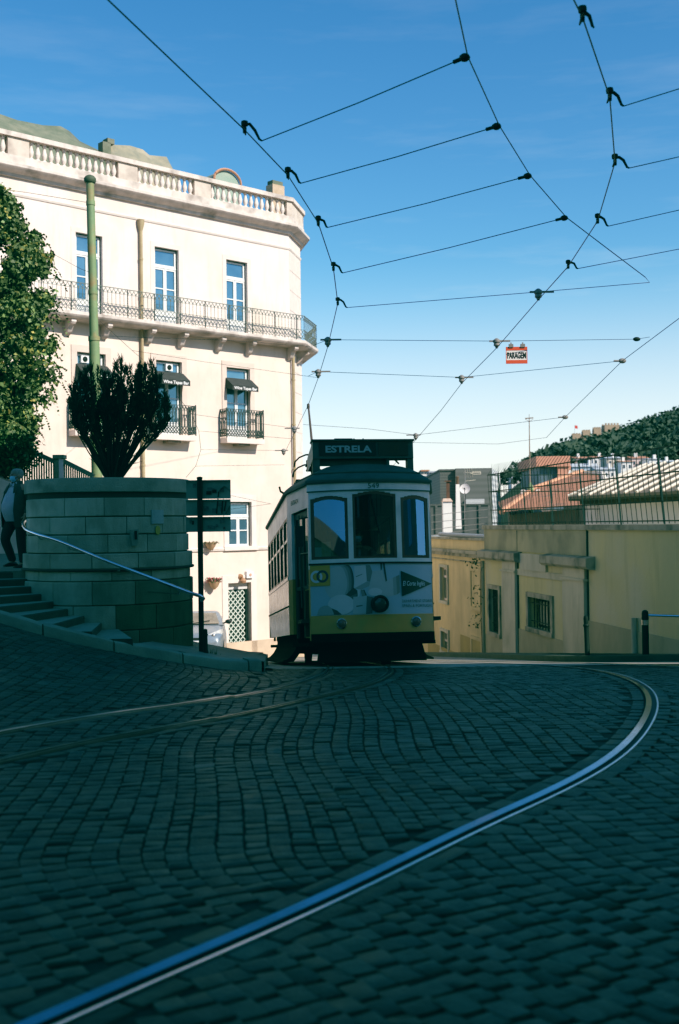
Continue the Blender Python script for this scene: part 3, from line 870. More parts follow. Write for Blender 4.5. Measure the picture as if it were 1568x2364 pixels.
m = MB(FA); m.lathe([(.1, .0), (.1, .06), (.05, .09)], (.0, 0, -.13), 12, 'Y'); m.bar((0, .06, -.13), (0, .2, -.20), .05); m.build('bracket', mat('brown_lamp_metal', (.30, .16, .08), None, rough=.6), t_)
m = MB(FA); m.lathe([(.09, -.33), (.11, -.26), (.06, -.17)], (0, .18, 0), 12); m.build('shade', mat('rust_shade', (.36, .20, .11), None, rough=.6), t_)
# ------------------------------------------------------------------ round stone planter, steps, handrail, sign
PCX, PCY = -3.72, 18.3
def cyl(phi, r, z):   # phi measured from straight-towards-the-camera, positive to the picture's left
    return Vector((PCX - r * math.sin(phi), PCY - r * math.cos(phi), z))
plt = thing('round_planter', 'big round planter wall of grey-green limestone blocks beside the steps', 'stone planter', (PCX, PCY, -.4))
courses = [(-.62, -.30, 1.335), (-.30, .06, 1.335), (.06, .44, 1.335), (.44, .80, 1.335), (.80, .96, 1.30), (.985, 1.22, 1.335), (1.225, 1.50, 1.275), (1.505, 1.77, 1.275), (1.775, 2.06, 1.275), (2.14, 2.36, 1.275)]
m = MB(); m.lathe([(1.25, -.8), (1.25, 2.3), (1.05, 2.3), (1.05, 2.05)], (PCX, PCY, 0), 72); m.build('core', M['joint'], plt)
rb = random.Random(3)
m = MB(); m.cols = []
def blockring(z0, z1, R, nb, ph):
    for k in range(nb):
        a0 = ph + 2 * pi * k / nb + .004; a1 = ph + 2 * pi * (k + 1) / nb - .004
        n = 5; col = rb.uniform(.78, 1.22); dr = rb.uniform(-.004, .006)
        rings = []
        for j in range(n + 1):
            a = a0 + (a1 - a0) * j / n; e = .006 if j in (0, n) else 0
            rings.append([cyl(a, 1.15, z0), cyl(a, R + dr - .008 - e, z0 + .004), cyl(a, R + dr - e, z0 + .014), cyl(a, R + dr - e, z1 - .014), cyl(a, R + dr - .008 - e, z1 - .004), cyl(a, 1.15, z1)])
        b = len(m.v); m.loft(rings, True)
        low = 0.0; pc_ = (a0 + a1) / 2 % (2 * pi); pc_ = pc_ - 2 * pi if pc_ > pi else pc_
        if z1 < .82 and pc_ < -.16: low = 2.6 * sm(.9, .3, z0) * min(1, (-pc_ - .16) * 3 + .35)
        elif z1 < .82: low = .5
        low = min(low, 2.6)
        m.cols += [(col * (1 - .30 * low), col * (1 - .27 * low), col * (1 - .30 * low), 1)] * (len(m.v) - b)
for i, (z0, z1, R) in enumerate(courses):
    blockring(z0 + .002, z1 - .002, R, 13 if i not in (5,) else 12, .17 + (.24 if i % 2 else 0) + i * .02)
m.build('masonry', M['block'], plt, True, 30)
m = MB(); m.cols = None
m.lathe([(1.26, .955), (1.35, .955), (1.365, .97), (1.36, .99), (1.26, 1.0)], (PCX, PCY, 0), 80); m.build('moulding', M['joint'], plt)
m = MB(); m.lathe([(1.2, 2.05), (1.24, 2.06), (1.24, 2.14), (1.30, 2.15), (1.30, 2.34), (1.29, 2.36), (1.05, 2.36)], (PCX, PCY, 0), 80); m.build('coping', M['block'] if False else mat('planter_coping', (.33, .33, .245), (.22, .225, .165), 2.5, .85, bump=.5, bscale=40, c3=(.08, .085, .065), scale3=2), plt, True, 30)
m = MB(); m.lathe([(1.06, 2.25), (.5, 2.30), (.02, 2.32)], (PCX, PCY, 0), 30); m.build('soil', mat('planter_soil', (.04, .035, .025), (.07, .06, .04), 8, .95, bump=.8), plt)
# plaques on the planter wall
def on_cyl(u, v, R=1.285):
    r = ray(u, v)
    o = Vector((CAM.x - PCX, CAM.y - PCY)); d_ = Vector((r.x, r.y))
    a = d_.dot(d_); b = 2 * o.dot(d_); c = o.dot(o) - R * R; t = (-b - math.sqrt(b * b - 4 * a * c)) / (2 * a)
    p = CAM + r * t; return math.atan2(PCX - p.x, PCY - p.y), p.z
def plaque(name, label, cat, u0, v0, u1, v1, mt, group=None, r=1.285):
    a0, z1 = on_cyl(u0, v0); a1, z0 = on_cyl(u1, v1)
    m = MB(); rings = []
    for k in range(5):
        a = a0 + (a1 - a0) * k / 4; rings.append([cyl(a, r - .015, z0), cyl(a, r + .012, z0), cyl(a, r + .012, z1), cyl(a, r - .015, z1)])
    m.loft(rings, True); o = m.build(name, mt, None, loc=cyl((a0 + a1) / 2, r, (z0 + z1) / 2)); tag(o, label, cat, group); return o
plaque('wall_plaque', 'small pale square notice fixed to the round planter wall', 'notice', 350, 1177, 377, 1209, mat('pale_notice', (.30, .38, .36), (.24, .31, .30), 30, .5))
a0, z0 = on_cyl(364, 1224)
m = MB(); c = cyl(a0, 1.285, z0); nrm = Vector((-math.sin(a0), -math.cos(a0), 0)); xax = Vector((-nrm.y, nrm.x, 0))
ring = [c + xax * .045 * math.cos(2 * pi * k / 16) + Vector((0, 0, .07 * math.sin(2 * pi * k / 16))) for k in range(16)]
m.loft([ring, [p + nrm * .012 for p in ring]], True); o = m.build('wall_badge', mat('yellow_badge', (.40, .34, .04), (.34, .29, .05), 20, .5), None, loc=c); tag(o, 'small yellow oval badge under the square notice', 'badge')
a0, z0 = on_cyl(309, 1240); c = cyl(a0, 1.275, z0)
wl = thing('wall_fitting', 'old iron fitting with a dark slot on the round planter wall', 'wall fitting', c)
nrm = Vector((-math.sin(a0), -math.cos(a0), 0)); xax = Vector((-nrm.y, nrm.x, 0))
m = MB(); m.prism([c + xax * x + Vector((0, 0, z)) for x, z in ((-.06, .11), (.06, .12), (.055, -.02), (.035, -.13), (-.035, -.13), (-.055, 0))], nrm * .06); m.build('case', M['block'] if False else M['step'], wl)
m = MB(); m.box(c + nrm * .06 + xax * .015 + Vector((0, 0, .03)), (.035, .03, .13), (xax, nrm, Vector((0, 0, 1)))); m.build('slot', M['blackiron'], wl)

# fan-shaped steps climbing round the planter to the left
st = thing('stone_steps', 'worn stone steps fanning up to the left round the planter', 'steps', cyl(.4, 2, -.4))
def rout(phi):
    c_ = math.cos(phi)
    return min(2.75 / c_ if c_ > .05 else 9, 4.9)
phis = [math.radians(a) for a in (-17, -6, 5, 16, 27, 38, 50, 62, 75, 88)]
z_first = -.02; rise = .106
for k in range(9):
    m = MB(); z = z_first + rise * (k + 1)
    a0 = phis[k] - .012; a1 = phis[k + 1] + .05
    ins = []; outs = []
    n = 6
    lo_ = [cyl(a0 + (a1 - a0) * j / n, 1.25, -.8) for j in range(n + 1)] + [cyl(a0 + (a1 - a0) * j / n, rout(a0 + (a1 - a0) * j / n), -.8) for j in range(n, -1, -1)]
    def lift_(P, zz, d): return [Vector((p.x, p.y, zz)) for p in P]
    nose = lift_(lo_, z - .02, 0)
    top = []
    for j, p in enumerate(lo_):
        q = p.copy(); q.z = z
        if j in (0, 2 * n + 1):
            t_ = cyl(a0 + .008, 1, 0) - cyl(a0, 1, 0); q += Vector((t_.x, t_.y, 0)) * 1.5
        top.append(q)
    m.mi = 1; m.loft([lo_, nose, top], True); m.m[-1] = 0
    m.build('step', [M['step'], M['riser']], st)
LZ = z_first + rise * 9.1
M['lane'] = mat('hill_lane_setts', (.17, .165, .12), (.11, .11, .085), 6, .85, bump=.7, bscale=12)
m = MB()
rows = []
for y in np.arange(17.9, 31, .6):
    z = LZ + max(0, y - 20.3) * .055
    xr = -4.95 if y < 18.4 else (-4.7 if y < 19.6 else -5.2)
    rows.append([(x, y, z) for x in np.linspace(-13, xr, 8)])
m.loft(rows, False, closed=False)
m.loft([rows[0], [(x, y, -1) for x, y, z in rows[0]]], False, closed=False)
r_ = [q[-1] for q in rows]; m.loft([r_, [(x, y, -2.5) for x, y, z in r_]], False, closed=False)
r_ = rows[-1]; m.loft([r_, [(x, y, -3) for x, y, z in r_]], False, closed=False)
struct(m.build('upper_lane', M['lane'], None, True, 30))

# handrail ---------------------------------------------------------
hr = thing('handrail', 'shiny steel handrail sloping down round the planter', 'handrail', cyl(0, 1.5, 1.0))
path = spline([at(*p) for p in ((84, 1203, 19.2), (66, 1201, 18.9), (54, 1207, 18.4), (60, 1222, 17.8), (88, 1234, 17.25), (140, 1250, 16.9), (250, 1296, 16.6), (370, 1342, 16.5), (440, 1369, 16.5), (463, 1376, 16.55), (470, 1382, 16.6), (465, 1386, 16.65))], .06)
m = MB(); m.tube(path, .026, 12); m.build('rail', M['steel'], hr, True, 60)
for k in (.25, .4, .55, .72, .88):
    p = path[int(k * len(path))]; d_ = Vector((PCX - p.x, PCY - p.y, 0)); d_.normalize()
    m = MB(); m.tube([p + Vector((0, 0, -.02)), p + Vector((0, 0, -.07)) + d_ * .04, p + Vector((0, 0, -.08)) + d_ * max(.1, (Vector((PCX - p.x, PCY - p.y, 0)).length - 1.26))], .011, 6); m.build('bracket', M['steel'], hr, True)

# direction sign seen from behind ----------------------------------
SY = 17.0
sg0 = at(461, 1511, SY)
sgn = thing('direction_sign', 'three dark direction boards on a post, seen from behind, by the planter', 'direction sign', sg0)
top = at(461, 1105, SY)
m = MB(); m.tube([Vector((top.x, SY, sg0.z - .1)), Vector((top.x, SY, top.z))], .040, 12); m.lathe([(.045, 0), (.045, .02), (.02, .03)], (top.x, SY, top.z), 12); m.build('post', M['blackiron'], sgn, True)
bz = [(1109, 1151), (1154, 1190), (1194, 1227)]
sd = random.Random(8)
for i, (v0, v1) in enumerate(bz):
    a = at(430, v0, SY + .06); b = at(533, v1, SY + .06)
    m = MB(); m.bx(a.x, b.x, SY + .045, SY + .06, b.z, a.z)
    bd = m.build('board', M['signback'], sgn)
    m = MB(); m.bx(a.x, b.x, SY + .02, SY + .045, a.z - .018, a.z); m.bx(a.x, b.x, SY + .02, SY + .045, b.z, b.z + .018); m.build('board_edge', M['signback'], bd)
    # stickers and a painted scrawl
    m = MB()
    mats = [mat('sticker_grey', (.15, .17, .15), (.07, .08, .07), 25, .6), mat('sticker_red', (.10, .05, .045), None, rough=.6), M['blackiron']]
    for q in range(9):
        x = sd.uniform(a.x + .05, b.x - .1); z = sd.uniform(b.z + .03, a.z - .08); s1 = sd.uniform(.03, .08); s2 = sd.uniform(.03, .07)
        if abs(x + s1 / 2 - top.x) < .08: continue
        m.mi = sd.choice([0, 0, 0, 1, 2]); m.bx(x, x + s1, SY + .038 - .0005 * q, SY + .0446, z, min(z + s2, a.z - .02))
    m.build('sticker', mats, bd)
m = MB()
for (p, q) in (((505, 1135), (518, 1122)), ((518, 1122), (530, 1133)), ((505, 1135), (500, 1186)), ((514, 1155), (512, 1186)), ((522, 1157), (518, 1180)), ((500, 1186), (520, 1188)), ((520, 1188), (531, 1168))):
    a = at(*p, SY + .03); b = at(*q, SY + .03); m.bar(a, b, .018, .004)
m.build('graffiti', M['blackiron'], sgn)

# bollard by the sign
def bollard(p, h, r, label, name='bollard', lean=0.0, group='iron bollards'):
    b = thing(name, label, 'bollard', p, group)
    m = MB(lambda x, y, z: p + Vector((x + lean * z, y, z)))
    m.lathe([(r * 1.25, -.1), (r * 1.25, .06), (r, .09), (r * .92, h * .74)], (0, 0, 0), 14); m.build('shaft', M['blackiron'], b, True, 40)
    m = MB(lambda x, y, z: p + Vector((x + lean * z, y, z)))
    m.lathe([(r * .92, h * .74), (r * 1.2, h * .76), (r * 1.2, h * .79), (r * .9, h * .81), (r * .95, h * .93), (r * .8, h * .98), (r * .3, h)], (0, 0, 0), 14); m.build('cap', M['blackiron'], b, True, 40)
    return b
bollard(at(475, 1514, 16.9), .40, .034, 'short dark bollard standing right beside the direction sign post')
# weeds by the bollard
wd = thing('weed', 'small tuft of weeds in the joint behind the kerb near the bollard', 'weed', at(490, 1516, 17.0))
m = MB()
for k in range(26):
    p = at(478 + RN.uniform(0, 26), 1517, 17.0 + RN.uniform(-.1, .2)); tp = p + Vector((RN.uniform(-.05, .07), RN.uniform(-.03, .03), RN.uniform(.05, .16)))
    m.poly([p + Vector((-.006, 0, 0)), p + Vector((.006, 0, 0)), tp])
m.build('blades', mat('weed_green', (.05, .08, .03), None, rough=.8), wd)

# low stone balustrade of the stair behind the planter -------------
BY = 24.5
bs = thing('stair_balustrade', 'stone stair balustrade with slim pickets dropping to the right behind the planter', 'balustrade', at(136, 1110, BY))
pts = {'a0': at(20, 1018, BY), 'a1': at(127, 1066, BY), 'b0': at(146, 1064, BY), 'b1': at(216, 1099, BY)}
M['balus'] = mat('green_stained_balustrade', (.20, .24, .15), (.13, .17, .11), 3, .85, bump=.3)
for k, (a, b, n) in enumerate((('a0', 'a1', 19), ('b0', 'b1', 14))):
    A_ = pts[a]; B_ = pts[b]
    m = MB(); m.bar(A_, B_, .16, .09); m.build('top_rail', M['balus'], bs)
    m = MB(); m.bar(A_ - Vector((0, 0, .95)), B_ - Vector((0, 0, .95)), .16, .12); m.build('bottom_rail', M['balus'], bs)
    for q in range(n):
        p = A_.lerp(B_, (q + .5) / n)
        m = MB(); m.bar(p - Vector((0, 0, .04)), p - Vector((0, 0, .92)), .024, .05); m.build('baluster', M['balus'], bs)
for u in (133, 143):
    p = at(u, 1060, BY)
    m = MB(); m.bx(p.x - .05, p.x + .05, BY - .1, BY + .1, p.z - 1.5, p.z + .02); m.build('post', M['surround'] if u == 143 else M['balus'], bs)
m = MB(); p = at(138, 1056, BY); m.bx(p.x - .12, p.x + .12, BY - .14, BY + .14, p.z - .03, p.z + .05); m.build('post_cap', M['balus'], bs)
# retaining wall that carries the balustrade
lw = MB()
a = at(-160, 1100, BY - .25); b = at(230, 1150, BY - .25)
lw.bx(-12, b.x, BY + .12, BY + .4, -2, 1.35)
o = lw.build('retaining_wall', mat('buff_retaining_wall', (.36, .34, .25), (.27, .25, .18), 2, .9, bump=.4), None, loc=(-9, BY + .2, 0)); tag(o, 'low stone retaining wall under the stair balustrade', 'wall')  # buff stone with a mottled second tone
# sloping stone parapet at the far left, lit by the sun
lp = MB(); a = at(-120, 1040, 23.2); b = at(75, 1142, 23.2)
lp.loft([[a + Vector((0, 0, 0)), a + Vector((0, .5, 0)), a + Vector((0, .5, -2.2)), a + Vector((0, 0, -2.2))], [b, b + Vector((0, .5, 0)), b + Vector((0, .5, -1.3)), b + Vector((0, 0, -1.3))]], True)
o = lp.build('stair_parapet', mat('rosy_parapet', (.60, .47, .38), (.45, .35, .28), 2, .9, bump=.3), None, loc=(a + b) / 2); tag(o, 'sloping rose-coloured stone parapet behind the walking man', 'parapet')

# green tram-wire pole --------------------------------------------
gp0 = at(228, 1180, 26.2); gp1 = at(208, 416, 26.2)
gp = thing('wire_pole', 'tall weathered green steel pole in front of the cream building', 'pole', gp0)
def gpt(k): return gp0.lerp(gp1, k)
m = MB(); m.tube([gp0 - Vector((0, 0, 2)), gpt(.52)], [.128, .122], 18); m.build('lower_shaft', M['polegreen'], gp, True)
m = MB(); m.tube([gpt(.52), gp1], [.105, .092], 18); m.build('upper_shaft', M['polegreen'], gp, True)
for k, rr in ((.52, .135), (.40, .135), (.66, .112), (.93, .105)):
    m = MB(); m.tube([gpt(k) - Vector((0, 0, .05)), gpt(k) + Vector((0, 0, .05))], rr, 18); m.build('collar', M['polegreen'], gp, True)
m = MB(); m.lathe([(.12, -.06), (.14, -.02), (.14, .04), (.10, .09), (.04, .12)], gp1, 18); m.build('cap', mat('dark_pole_cap', (.07, .10, .06), None, rough=.7), gp, True)
# ------------------------------------------------------------------ the tram
TB = ray(462, 1500).normalized(); TR_ = Vector((TB.y, -TB.x, 0)).normalized(); TU = TR_.cross(TB)
TO = at(868, 1541, 18.2)
def TT(x, y, z): return TO + TR_ * x + TB * y + TU * z
tram = thing('tram', 'old yellow and white tram with a department-store advert on its front, coming over the brow', 'tram', TO)
RR = 2.38
def arcxy(s, o=0.0):
    f = s / RR; return (RR + o) * math.sin(f), RR - (RR + o) * math.cos(f)
def AR(s, o, z):
    x, y = arcxy(s, o); return TT(x, y, z)
def AB(s, o, z):      # the same bowed end at the back
    x, y = arcxy(s, o); return TT(x, 8.45 - y, z)
M['t_white'] = mat('tram_white_enamel', (.78, .76, .66), (.68, .66, .58), 3, .35, spec=.5, rvar=.08, c3=(.48, .48, .44), scale3=2)
M['t_yellow'] = mat('tram_yellow_enamel', (.58, .30, .07), (.50, .27, .07), 2.5, .35, spec=.5, rvar=.08, c3=(.42, .30, .08), scale3=3)
M['t_cream'] = mat('tram_side_glare_cream', (.66, .60, .46), (.54, .48, .36), 3, .25, spec=.7, rvar=.07, c3=(.40, .35, .25), scale3=2)  # cream on the pillars; on the yellow side panels it paints in the glare
M['t_roof'] = mat('tram_roof_grey', (.068, .10, .09), (.045, .068, .062), 3, .65, bump=.15, spec=.25)
M['t_dark'] = mat('tram_underframe', (.006, .006, .006), (.010, .010, .009), 6, .95, spec=.02)
M['t_wood'] = mat('tram_window_wood', (.15, .062, .042), (.10, .042, .03), 6, .5)
M['t_green'] = mat('tram_door_green', (.05, .075, .075), (.035, .055, .055), 5, .5)
M['t_glass'] = glass('tram_glass', (.45, .5, .5), .26, .02, (.36, .62, .92))
M['t_glass_mid'] = glass('tram_windscreen', (.80, .82, .78), .10, .02)
M['t_glass_side'] = glass('tram_side_glass', (.30, .32, .32), .25, .03)
M['black'] = mat('matt_black', (.008, .009, .010), None, rough=.55)
M['chrome'] = mat('dull_chrome', (.6, .6, .58), None, rough=.25, metal=1)
M['t_int'] = mat('tram_interior', (.05, .035, .025), (.035, .025, .02), 3, .8)

def arcbox(mb, s0, s1, o0, o1, z0, z1, n=None):
    n = n or max(1, int(abs(s1 - s0) / .08)); rings = []
    for k in range(n + 1):
        s_ = s0 + (s1 - s0) * k / n
        rings.append([(s_, o0, z0), (s_, o1, z0), (s_, o1, z1), (s_, o0, z1)])
    mb.loft(rings, True)
def outline(s0, s1, z0, z1, rise, n=10):
    pts = [(s0, z0), (s1, z0)]
    for k in range(n + 1):
        t = k / n; pts.append((s1 + (s0 - s1) * t, z1 + rise * math.sin(pi * t)))
    return pts
SE = 1.03
for T, back in ((AR, False), (AB, True)):
    # bumper, apron band, dash
    m = MB(T); arcbox(m, -1.02, 1.02, -.1, .05, .42, .555); 
    m.build('bumper', M['t_dark'], tram)
    m = MB(T); arcbox(m, -SE, SE, -.04, .012, .555, .845); m.build('apron', M['t_yellow'], tram, True)
    m = MB(T); arcbox(m, -SE, SE, -.04, .006, .845, 1.665); dash = m.build('dash_panel', M['t_white'] if not back else M['t_yellow'], tram, True)
    m = MB(T); arcbox(m, -SE - .01, SE + .01, -.03, .03, 1.662, 1.69); m.build('belt_moulding', M['black'], tram, True)
    # windowed upper part of the end
    wins = [(-1.0, -.385, 1.75, 2.735, .05), (-.305, .41, 1.75, 2.79, .055), (.495, 1.0, 1.75, 2.735, .05)]
    m = MB(T); arcbox(m, -SE, SE, -.03, .010, 1.69, 1.752)
    ed = [-SE] + [q for w_ in wins for q in w_[:2]] + [SE]
    for a, b in zip(ed[0::2], ed[1::2]): arcbox(m, a, b, -.03, .010, 1.752, 2.865)
    for (a, b, z0, z1, ri) in wins:
        for k in range(8):
            t0, t1 = k / 8, (k + 1) / 8; zz = z1 + ri * (math.sin(pi * t0) + math.sin(pi * t1)) / 2
            arcbox(m, a + (b - a) * t0, a + (b - a) * t1, -.03, .010, zz, 2.865, 1)
    m.build('end_frame', M['t_white'], tram, True, 30)
    m = MB(T); arcbox(m, -SE - .02, SE + .02, -.03, .022, 2.865, 3.01); lb = m.build('letterboard', M['t_white'], tram, True, 30)
    m = MB(T); arcbox(m, -SE - .02, SE + .02, .0, .030, 2.855, 2.872); arcbox(m, -SE - .03, SE + .03, 0, .06, 3.005, 3.04); m.build('rain_strip', M['t_roof'], tram, True)
    for i, (a, b, z0, z1, ri) in enumerate(wins):
        out = outline(a, b, z0, z1, ri); cx0 = (a + b) / 2; cz0 = (z0 + z1) / 2
        fw = .05 if i != 1 else .04
        inn = [(cx0 + (p - cx0) * (1 - 2 * fw / (b - a)), cz0 + (q - cz0) * (1 - 2 * fw / (z1 - z0))) for p, q in out]
        m = MB(T); m.loft([[(p, -.02, q) for p, q in out], [(p, .0, q) for p, q in out], [(p, .0, q) for p, q in inn], [(p, -.03, q) for p, q in inn]], False)
        fr = m.build('window_frame', M['t_wood'], tram)
        m = MB(T); K = 10
        rows = []
        for k in range(K + 1):
            t = k / K; s_ = inn[0][0] + (inn[1][0] - inn[0][0]) * t
            zt = cz0 + ((z1 + ri * math.sin(pi * t)) - cz0) * (1 - 2 * fw / (z1 - z0)); rows.append([(s_, -.015, inn[0][1]), (s_, -.015, zt)])
        m.loft(rows, False, closed=False)
        m.build('pane', M['t_glass_mid'] if i == 1 else M['t_glass'], fr, True)
        if not back and i == 1:
            m = MB(T); m.bar((.0, .02, 2.80), (.12, .02, 2.15), .016); m.build('wiper', M['black'], fr)
    # lamps
    for s_, z_ in ((-.529, .71), (.701, .718)):
        x_, y_ = arcxy(s_, .012); m = MB(lambda x, y, z: TT(x, y, z) if not back else TT(x, 8.45 - y, z))
        m.lathe([(.082, 0), (.085, -.03), (.07, -.045), (.062, -.035)], (x_, y_, z_), 20, 'Y'); lam = m.build('marker_lamp', M['chrome'], tram, True)
        m = MB(m.T); m.lathe([(.06, -.036), (.045, -.05), (.01, -.056)], (x_, y_, z_), 20, 'Y'); m.build('lens', mat('amber_brown_lens', (.16, .09, .07), None, rough=.15), lam, True)
    x_, y_ = arcxy(.083, .01); m = MB(lambda x, y, z: TT(x, y, z) if not back else TT(x, 8.45 - y, z))
    m.lathe([(.14, .02), (.142, -.12), (.135, -.15), (.115, -.155), (.11, -.12)], (x_, y_, 1.01), 28, 'Y'); hl = m.build('headlamp', M['black'], tram, True)
    m2 = MB(m.T); m2.lathe([(.112, -.12), (.08, -.14), (.01, -.15)], (x_, y_, 1.01), 24, 'Y'); m2.build('lens', mat('dark_lamp_lens', (.05, .055, .05), None, rough=.12), hl, True)

# number and destination writing
vs, fs, wd_ = text2d('549', .085, bold=0.0, width=.18)
m = MB(AR); m.mesh([(-.046 + x, .026, 2.89 + y) for x, y in vs], fs); m.build('fleet_number', M['black'], tram)

# advert on the dash: shapes of one printed sheet
ad_m = [mat('advert_white', (.44, .50, .53), (.40, .46, .49), 2, .35), mat('advert_pale', (.62, .60, .54), (.56, .54, .48), 3, .4), mat('advert_mid', (.30, .285, .255), (.22, .21, .19), 4, .4),
        mat('advert_dark', (.09, .082, .072), None, rough=.4), mat('advert_orange', (.58, .31, .05), None, rough=.4), mat('advert_navy', (.035, .045, .07), None, rough=.4),
        mat('advert_green', (.006, .035, .028), None, rough=.35), mat('advert_letter_white', (.62, .63, .63), None, rough=.4)] + [mat('advert_grey_%s' % n_, (v_, v_ * .97, v_ * .90), (v_ * .92, v_ * .89, v_ * .82), 3, .4) for n_, v_ in (('black', .075), ('dark', .15), ('deep', .24), ('mid', .36), ('pale', .50), ('white', .62))]
m = MB(AR)
LV = [0.0]
def ap(pts, mi, lift=None):
    LV[0] += 1; o = .0075 + LV[0] * .00035; m.mi = mi
    # subdivide along s so that the sheet follows the bow
    lo = min(p[0] for p in pts); hi = max(p[0] for p in pts); n = max(1, int(math.ceil((hi - lo) / .05)))
    def cut(P, sv, keep):
        out = []
        for i in range(len(P)):
            a, b = P[i], P[(i + 1) % len(P)]; ia = (a[0] - sv) * keep >= 0; ib = (b[0] - sv) * keep >= 0
            if ia: out.append(a)
            if ia != ib:
                t = (sv - a[0]) / (b[0] - a[0]); out.append((sv, a[1] + (b[1] - a[1]) * t))
        return out
    for k in range(n):
        q = cut(cut(pts, lo + (hi - lo) * k / n, 1), lo + (hi - lo) * (k + 1) / n, -1)
        if len(q) >= 3: m.poly([(s_, o, z_) for s_, z_ in q])
def astrip(s0, s1, z0, z1, mi):
    LV[0] += 1; o = .0075 + LV[0] * .00035; m.mi = mi; n = max(1, int((s1 - s0) / .06))
    for k in range(n):
        a = s0 + (s1 - s0) * k / n; b = s0 + (s1 - s0) * (k + 1) / n
        m.poly([(a, o, z0), (b, o, z0), (b, o, z1), (a, o, z1)])
def disc(c, z, rx, rz, mi, n=28, a0=0, a1=2 * pi): ap([(c + rx * math.cos(a0 + (a1 - a0) * k / n), z + rz * math.sin(a0 + (a1 - a0) * k / n)) for k in range(n)], mi)
astrip(-1.025, 1.03, .85, 1.655, 0)
def cx(x, y): return (-1.025 + (x - 75) / 1440 * 2.08, 1.655 - (y - 130) / 590 * .805)
def cp(pts, mi): ap([cx(*p) for p in pts], mi)
def cell(x, y, rx, ry, mi, a0=0, a1=2 * pi, n=30): cp([(x + rx * math.cos(a0 + (a1 - a0) * k / n), y + ry * math.sin(a0 + (a1 - a0) * k / n)) for k in range(n + (0 if a1 - a0 > 6.2 else 1))], mi)
T0_ = 8     # first of the six printed greys, dark to pale
# big round box, lit face and shaded drum
for k in range(7): cell(500 - 14 * k, 320 + 3 * k, 68, 190, T0_ + (0, 1, 2, 2, 3, 3, 4)[k])
cp([(385, 545), (470, 490), (560, 400), (615, 450), (590, 560), (500, 560)], T0_ + 0); cp([(440, 545), (600, 470), (580, 590), (470, 580)], T0_ + 1)
cell(365, 345, 128, 198, T0_ + 4); cell(350, 330, 105, 175, T0_ + 4)
# carrier bag
cp([(575, 152), (702, 142), (712, 332), (570, 412)], T0_ + 5); cp([(702, 142), (752, 142), (812, 352), (712, 332)], T0_ + 2); cp([(568, 414), (712, 336), (818, 360), (690, 408), (640, 430)], T0_ + 3); cp([(782, 285), (824, 358), (800, 364)], T0_ + 0)
cp([(590, 272), (660, 244), (662, 250), (592, 280)], T0_ + 1)
# tall drum at the right with its straps
cp([(775, 215), (890, 200), (930, 330), (1085, 262), (1085, 470), (1040, 500), (960, 515), (850, 512), (765, 500), (722, 450)], T0_ + 4)
for k in range(5): cp([(985 + 20 * k, 305 - 9 * k), (1085, 262), (1085, 470), (1040 + 9 * k, 500 - 6 * k), (990 + 20 * k, 508 - 6 * k)], T0_ + (4, 3, 3, 2, 2)[k])
cell(800, 460, 78, 48, T0_ + 5)
cp([(865, 112), (888, 112), (884, 192), (870, 210)], T0_ + 0); cp([(895, 112), (915, 112), (938, 330), (922, 342)], T0_ + 0)
# ribbon tails, lower bag, low discs
cp([(602, 425), (640, 425), (622, 512), (606, 510)], T0_ + 5); cp([(640, 430), (668, 432), (692, 500), (652, 512)], T0_ + 2); cp([(668, 432), (680, 430), (706, 498), (692, 502)], T0_ + 0)
cell(420, 600, 150, 118, T0_ + 5)
cp([(556, 512), (706, 506), (690, 716), (546, 716)], T0_ + 4); cp([(706, 506), (772, 520), (760, 712), (690, 716)], T0_ + 1); cp([(585, 618), (655, 612), (655, 622), (587, 630)], T0_ + 0)
cp([(145, 716), (160, 660), (185, 625), (225, 606), (270, 605), (312, 638), (332, 690), (336, 716)], T0_ + 3); cp([(312, 638), (372, 666), (425, 716), (336, 716), (332, 690)], T0_ + 0)
astrip(-1.025, -.695, 1.325, 1.655, 4)
def ringp(c, z, r0, r1, mi, n=26, a0=0, a1=2 * pi):
    LV[0] += 1; o = .0075 + LV[0] * .00035; m.mi = mi
    for k in range(n):
        t0 = a0 + (a1 - a0) * k / n; t1 = a0 + (a1 - a0) * (k + 1) / n
        m.poly([(c + r0 * math.cos(t0), o, z + r0 * math.sin(t0)), (c + r1 * math.cos(t0), o, z + r1 * math.sin(t0)), (c + r1 * math.cos(t1), o, z + r1 * math.sin(t1)), (c + r0 * math.cos(t1), o, z + r0 * math.sin(t1))])
ringp(-.92, 1.475, .062, .10, 7); ringp(-.82, 1.478, .062, .10, 5); ringp(-.92, 1.475, .062, .10, 7, 8, -.6, .2)
ap([(.456, 1.539), (.464, 1.127), (1.015, 1.33)], 6)
def adtext(body, s0, z0, h, width, mi, bold=0, shear=0):
    LV[0] += 1; o = .0075 + LV[0] * .00035; m.mi = mi
    vs, fs, w_ = text2d(body, h, bold, shear, width); m.mesh([(s0 + x, o, z0 + y) for x, y in vs], fs)
adtext('El Corte Inglés', .485, 1.30, .075, .40, 7, .005, .25)
adtext('DEPARTMENT STORES', .462, 1.03, .044, .555, 3, .0); adtext('SPAIN & PORTUGAL', .462, .955, .044, .555, 3, .0)
m.build('advert_sheet', ad_m, tram)

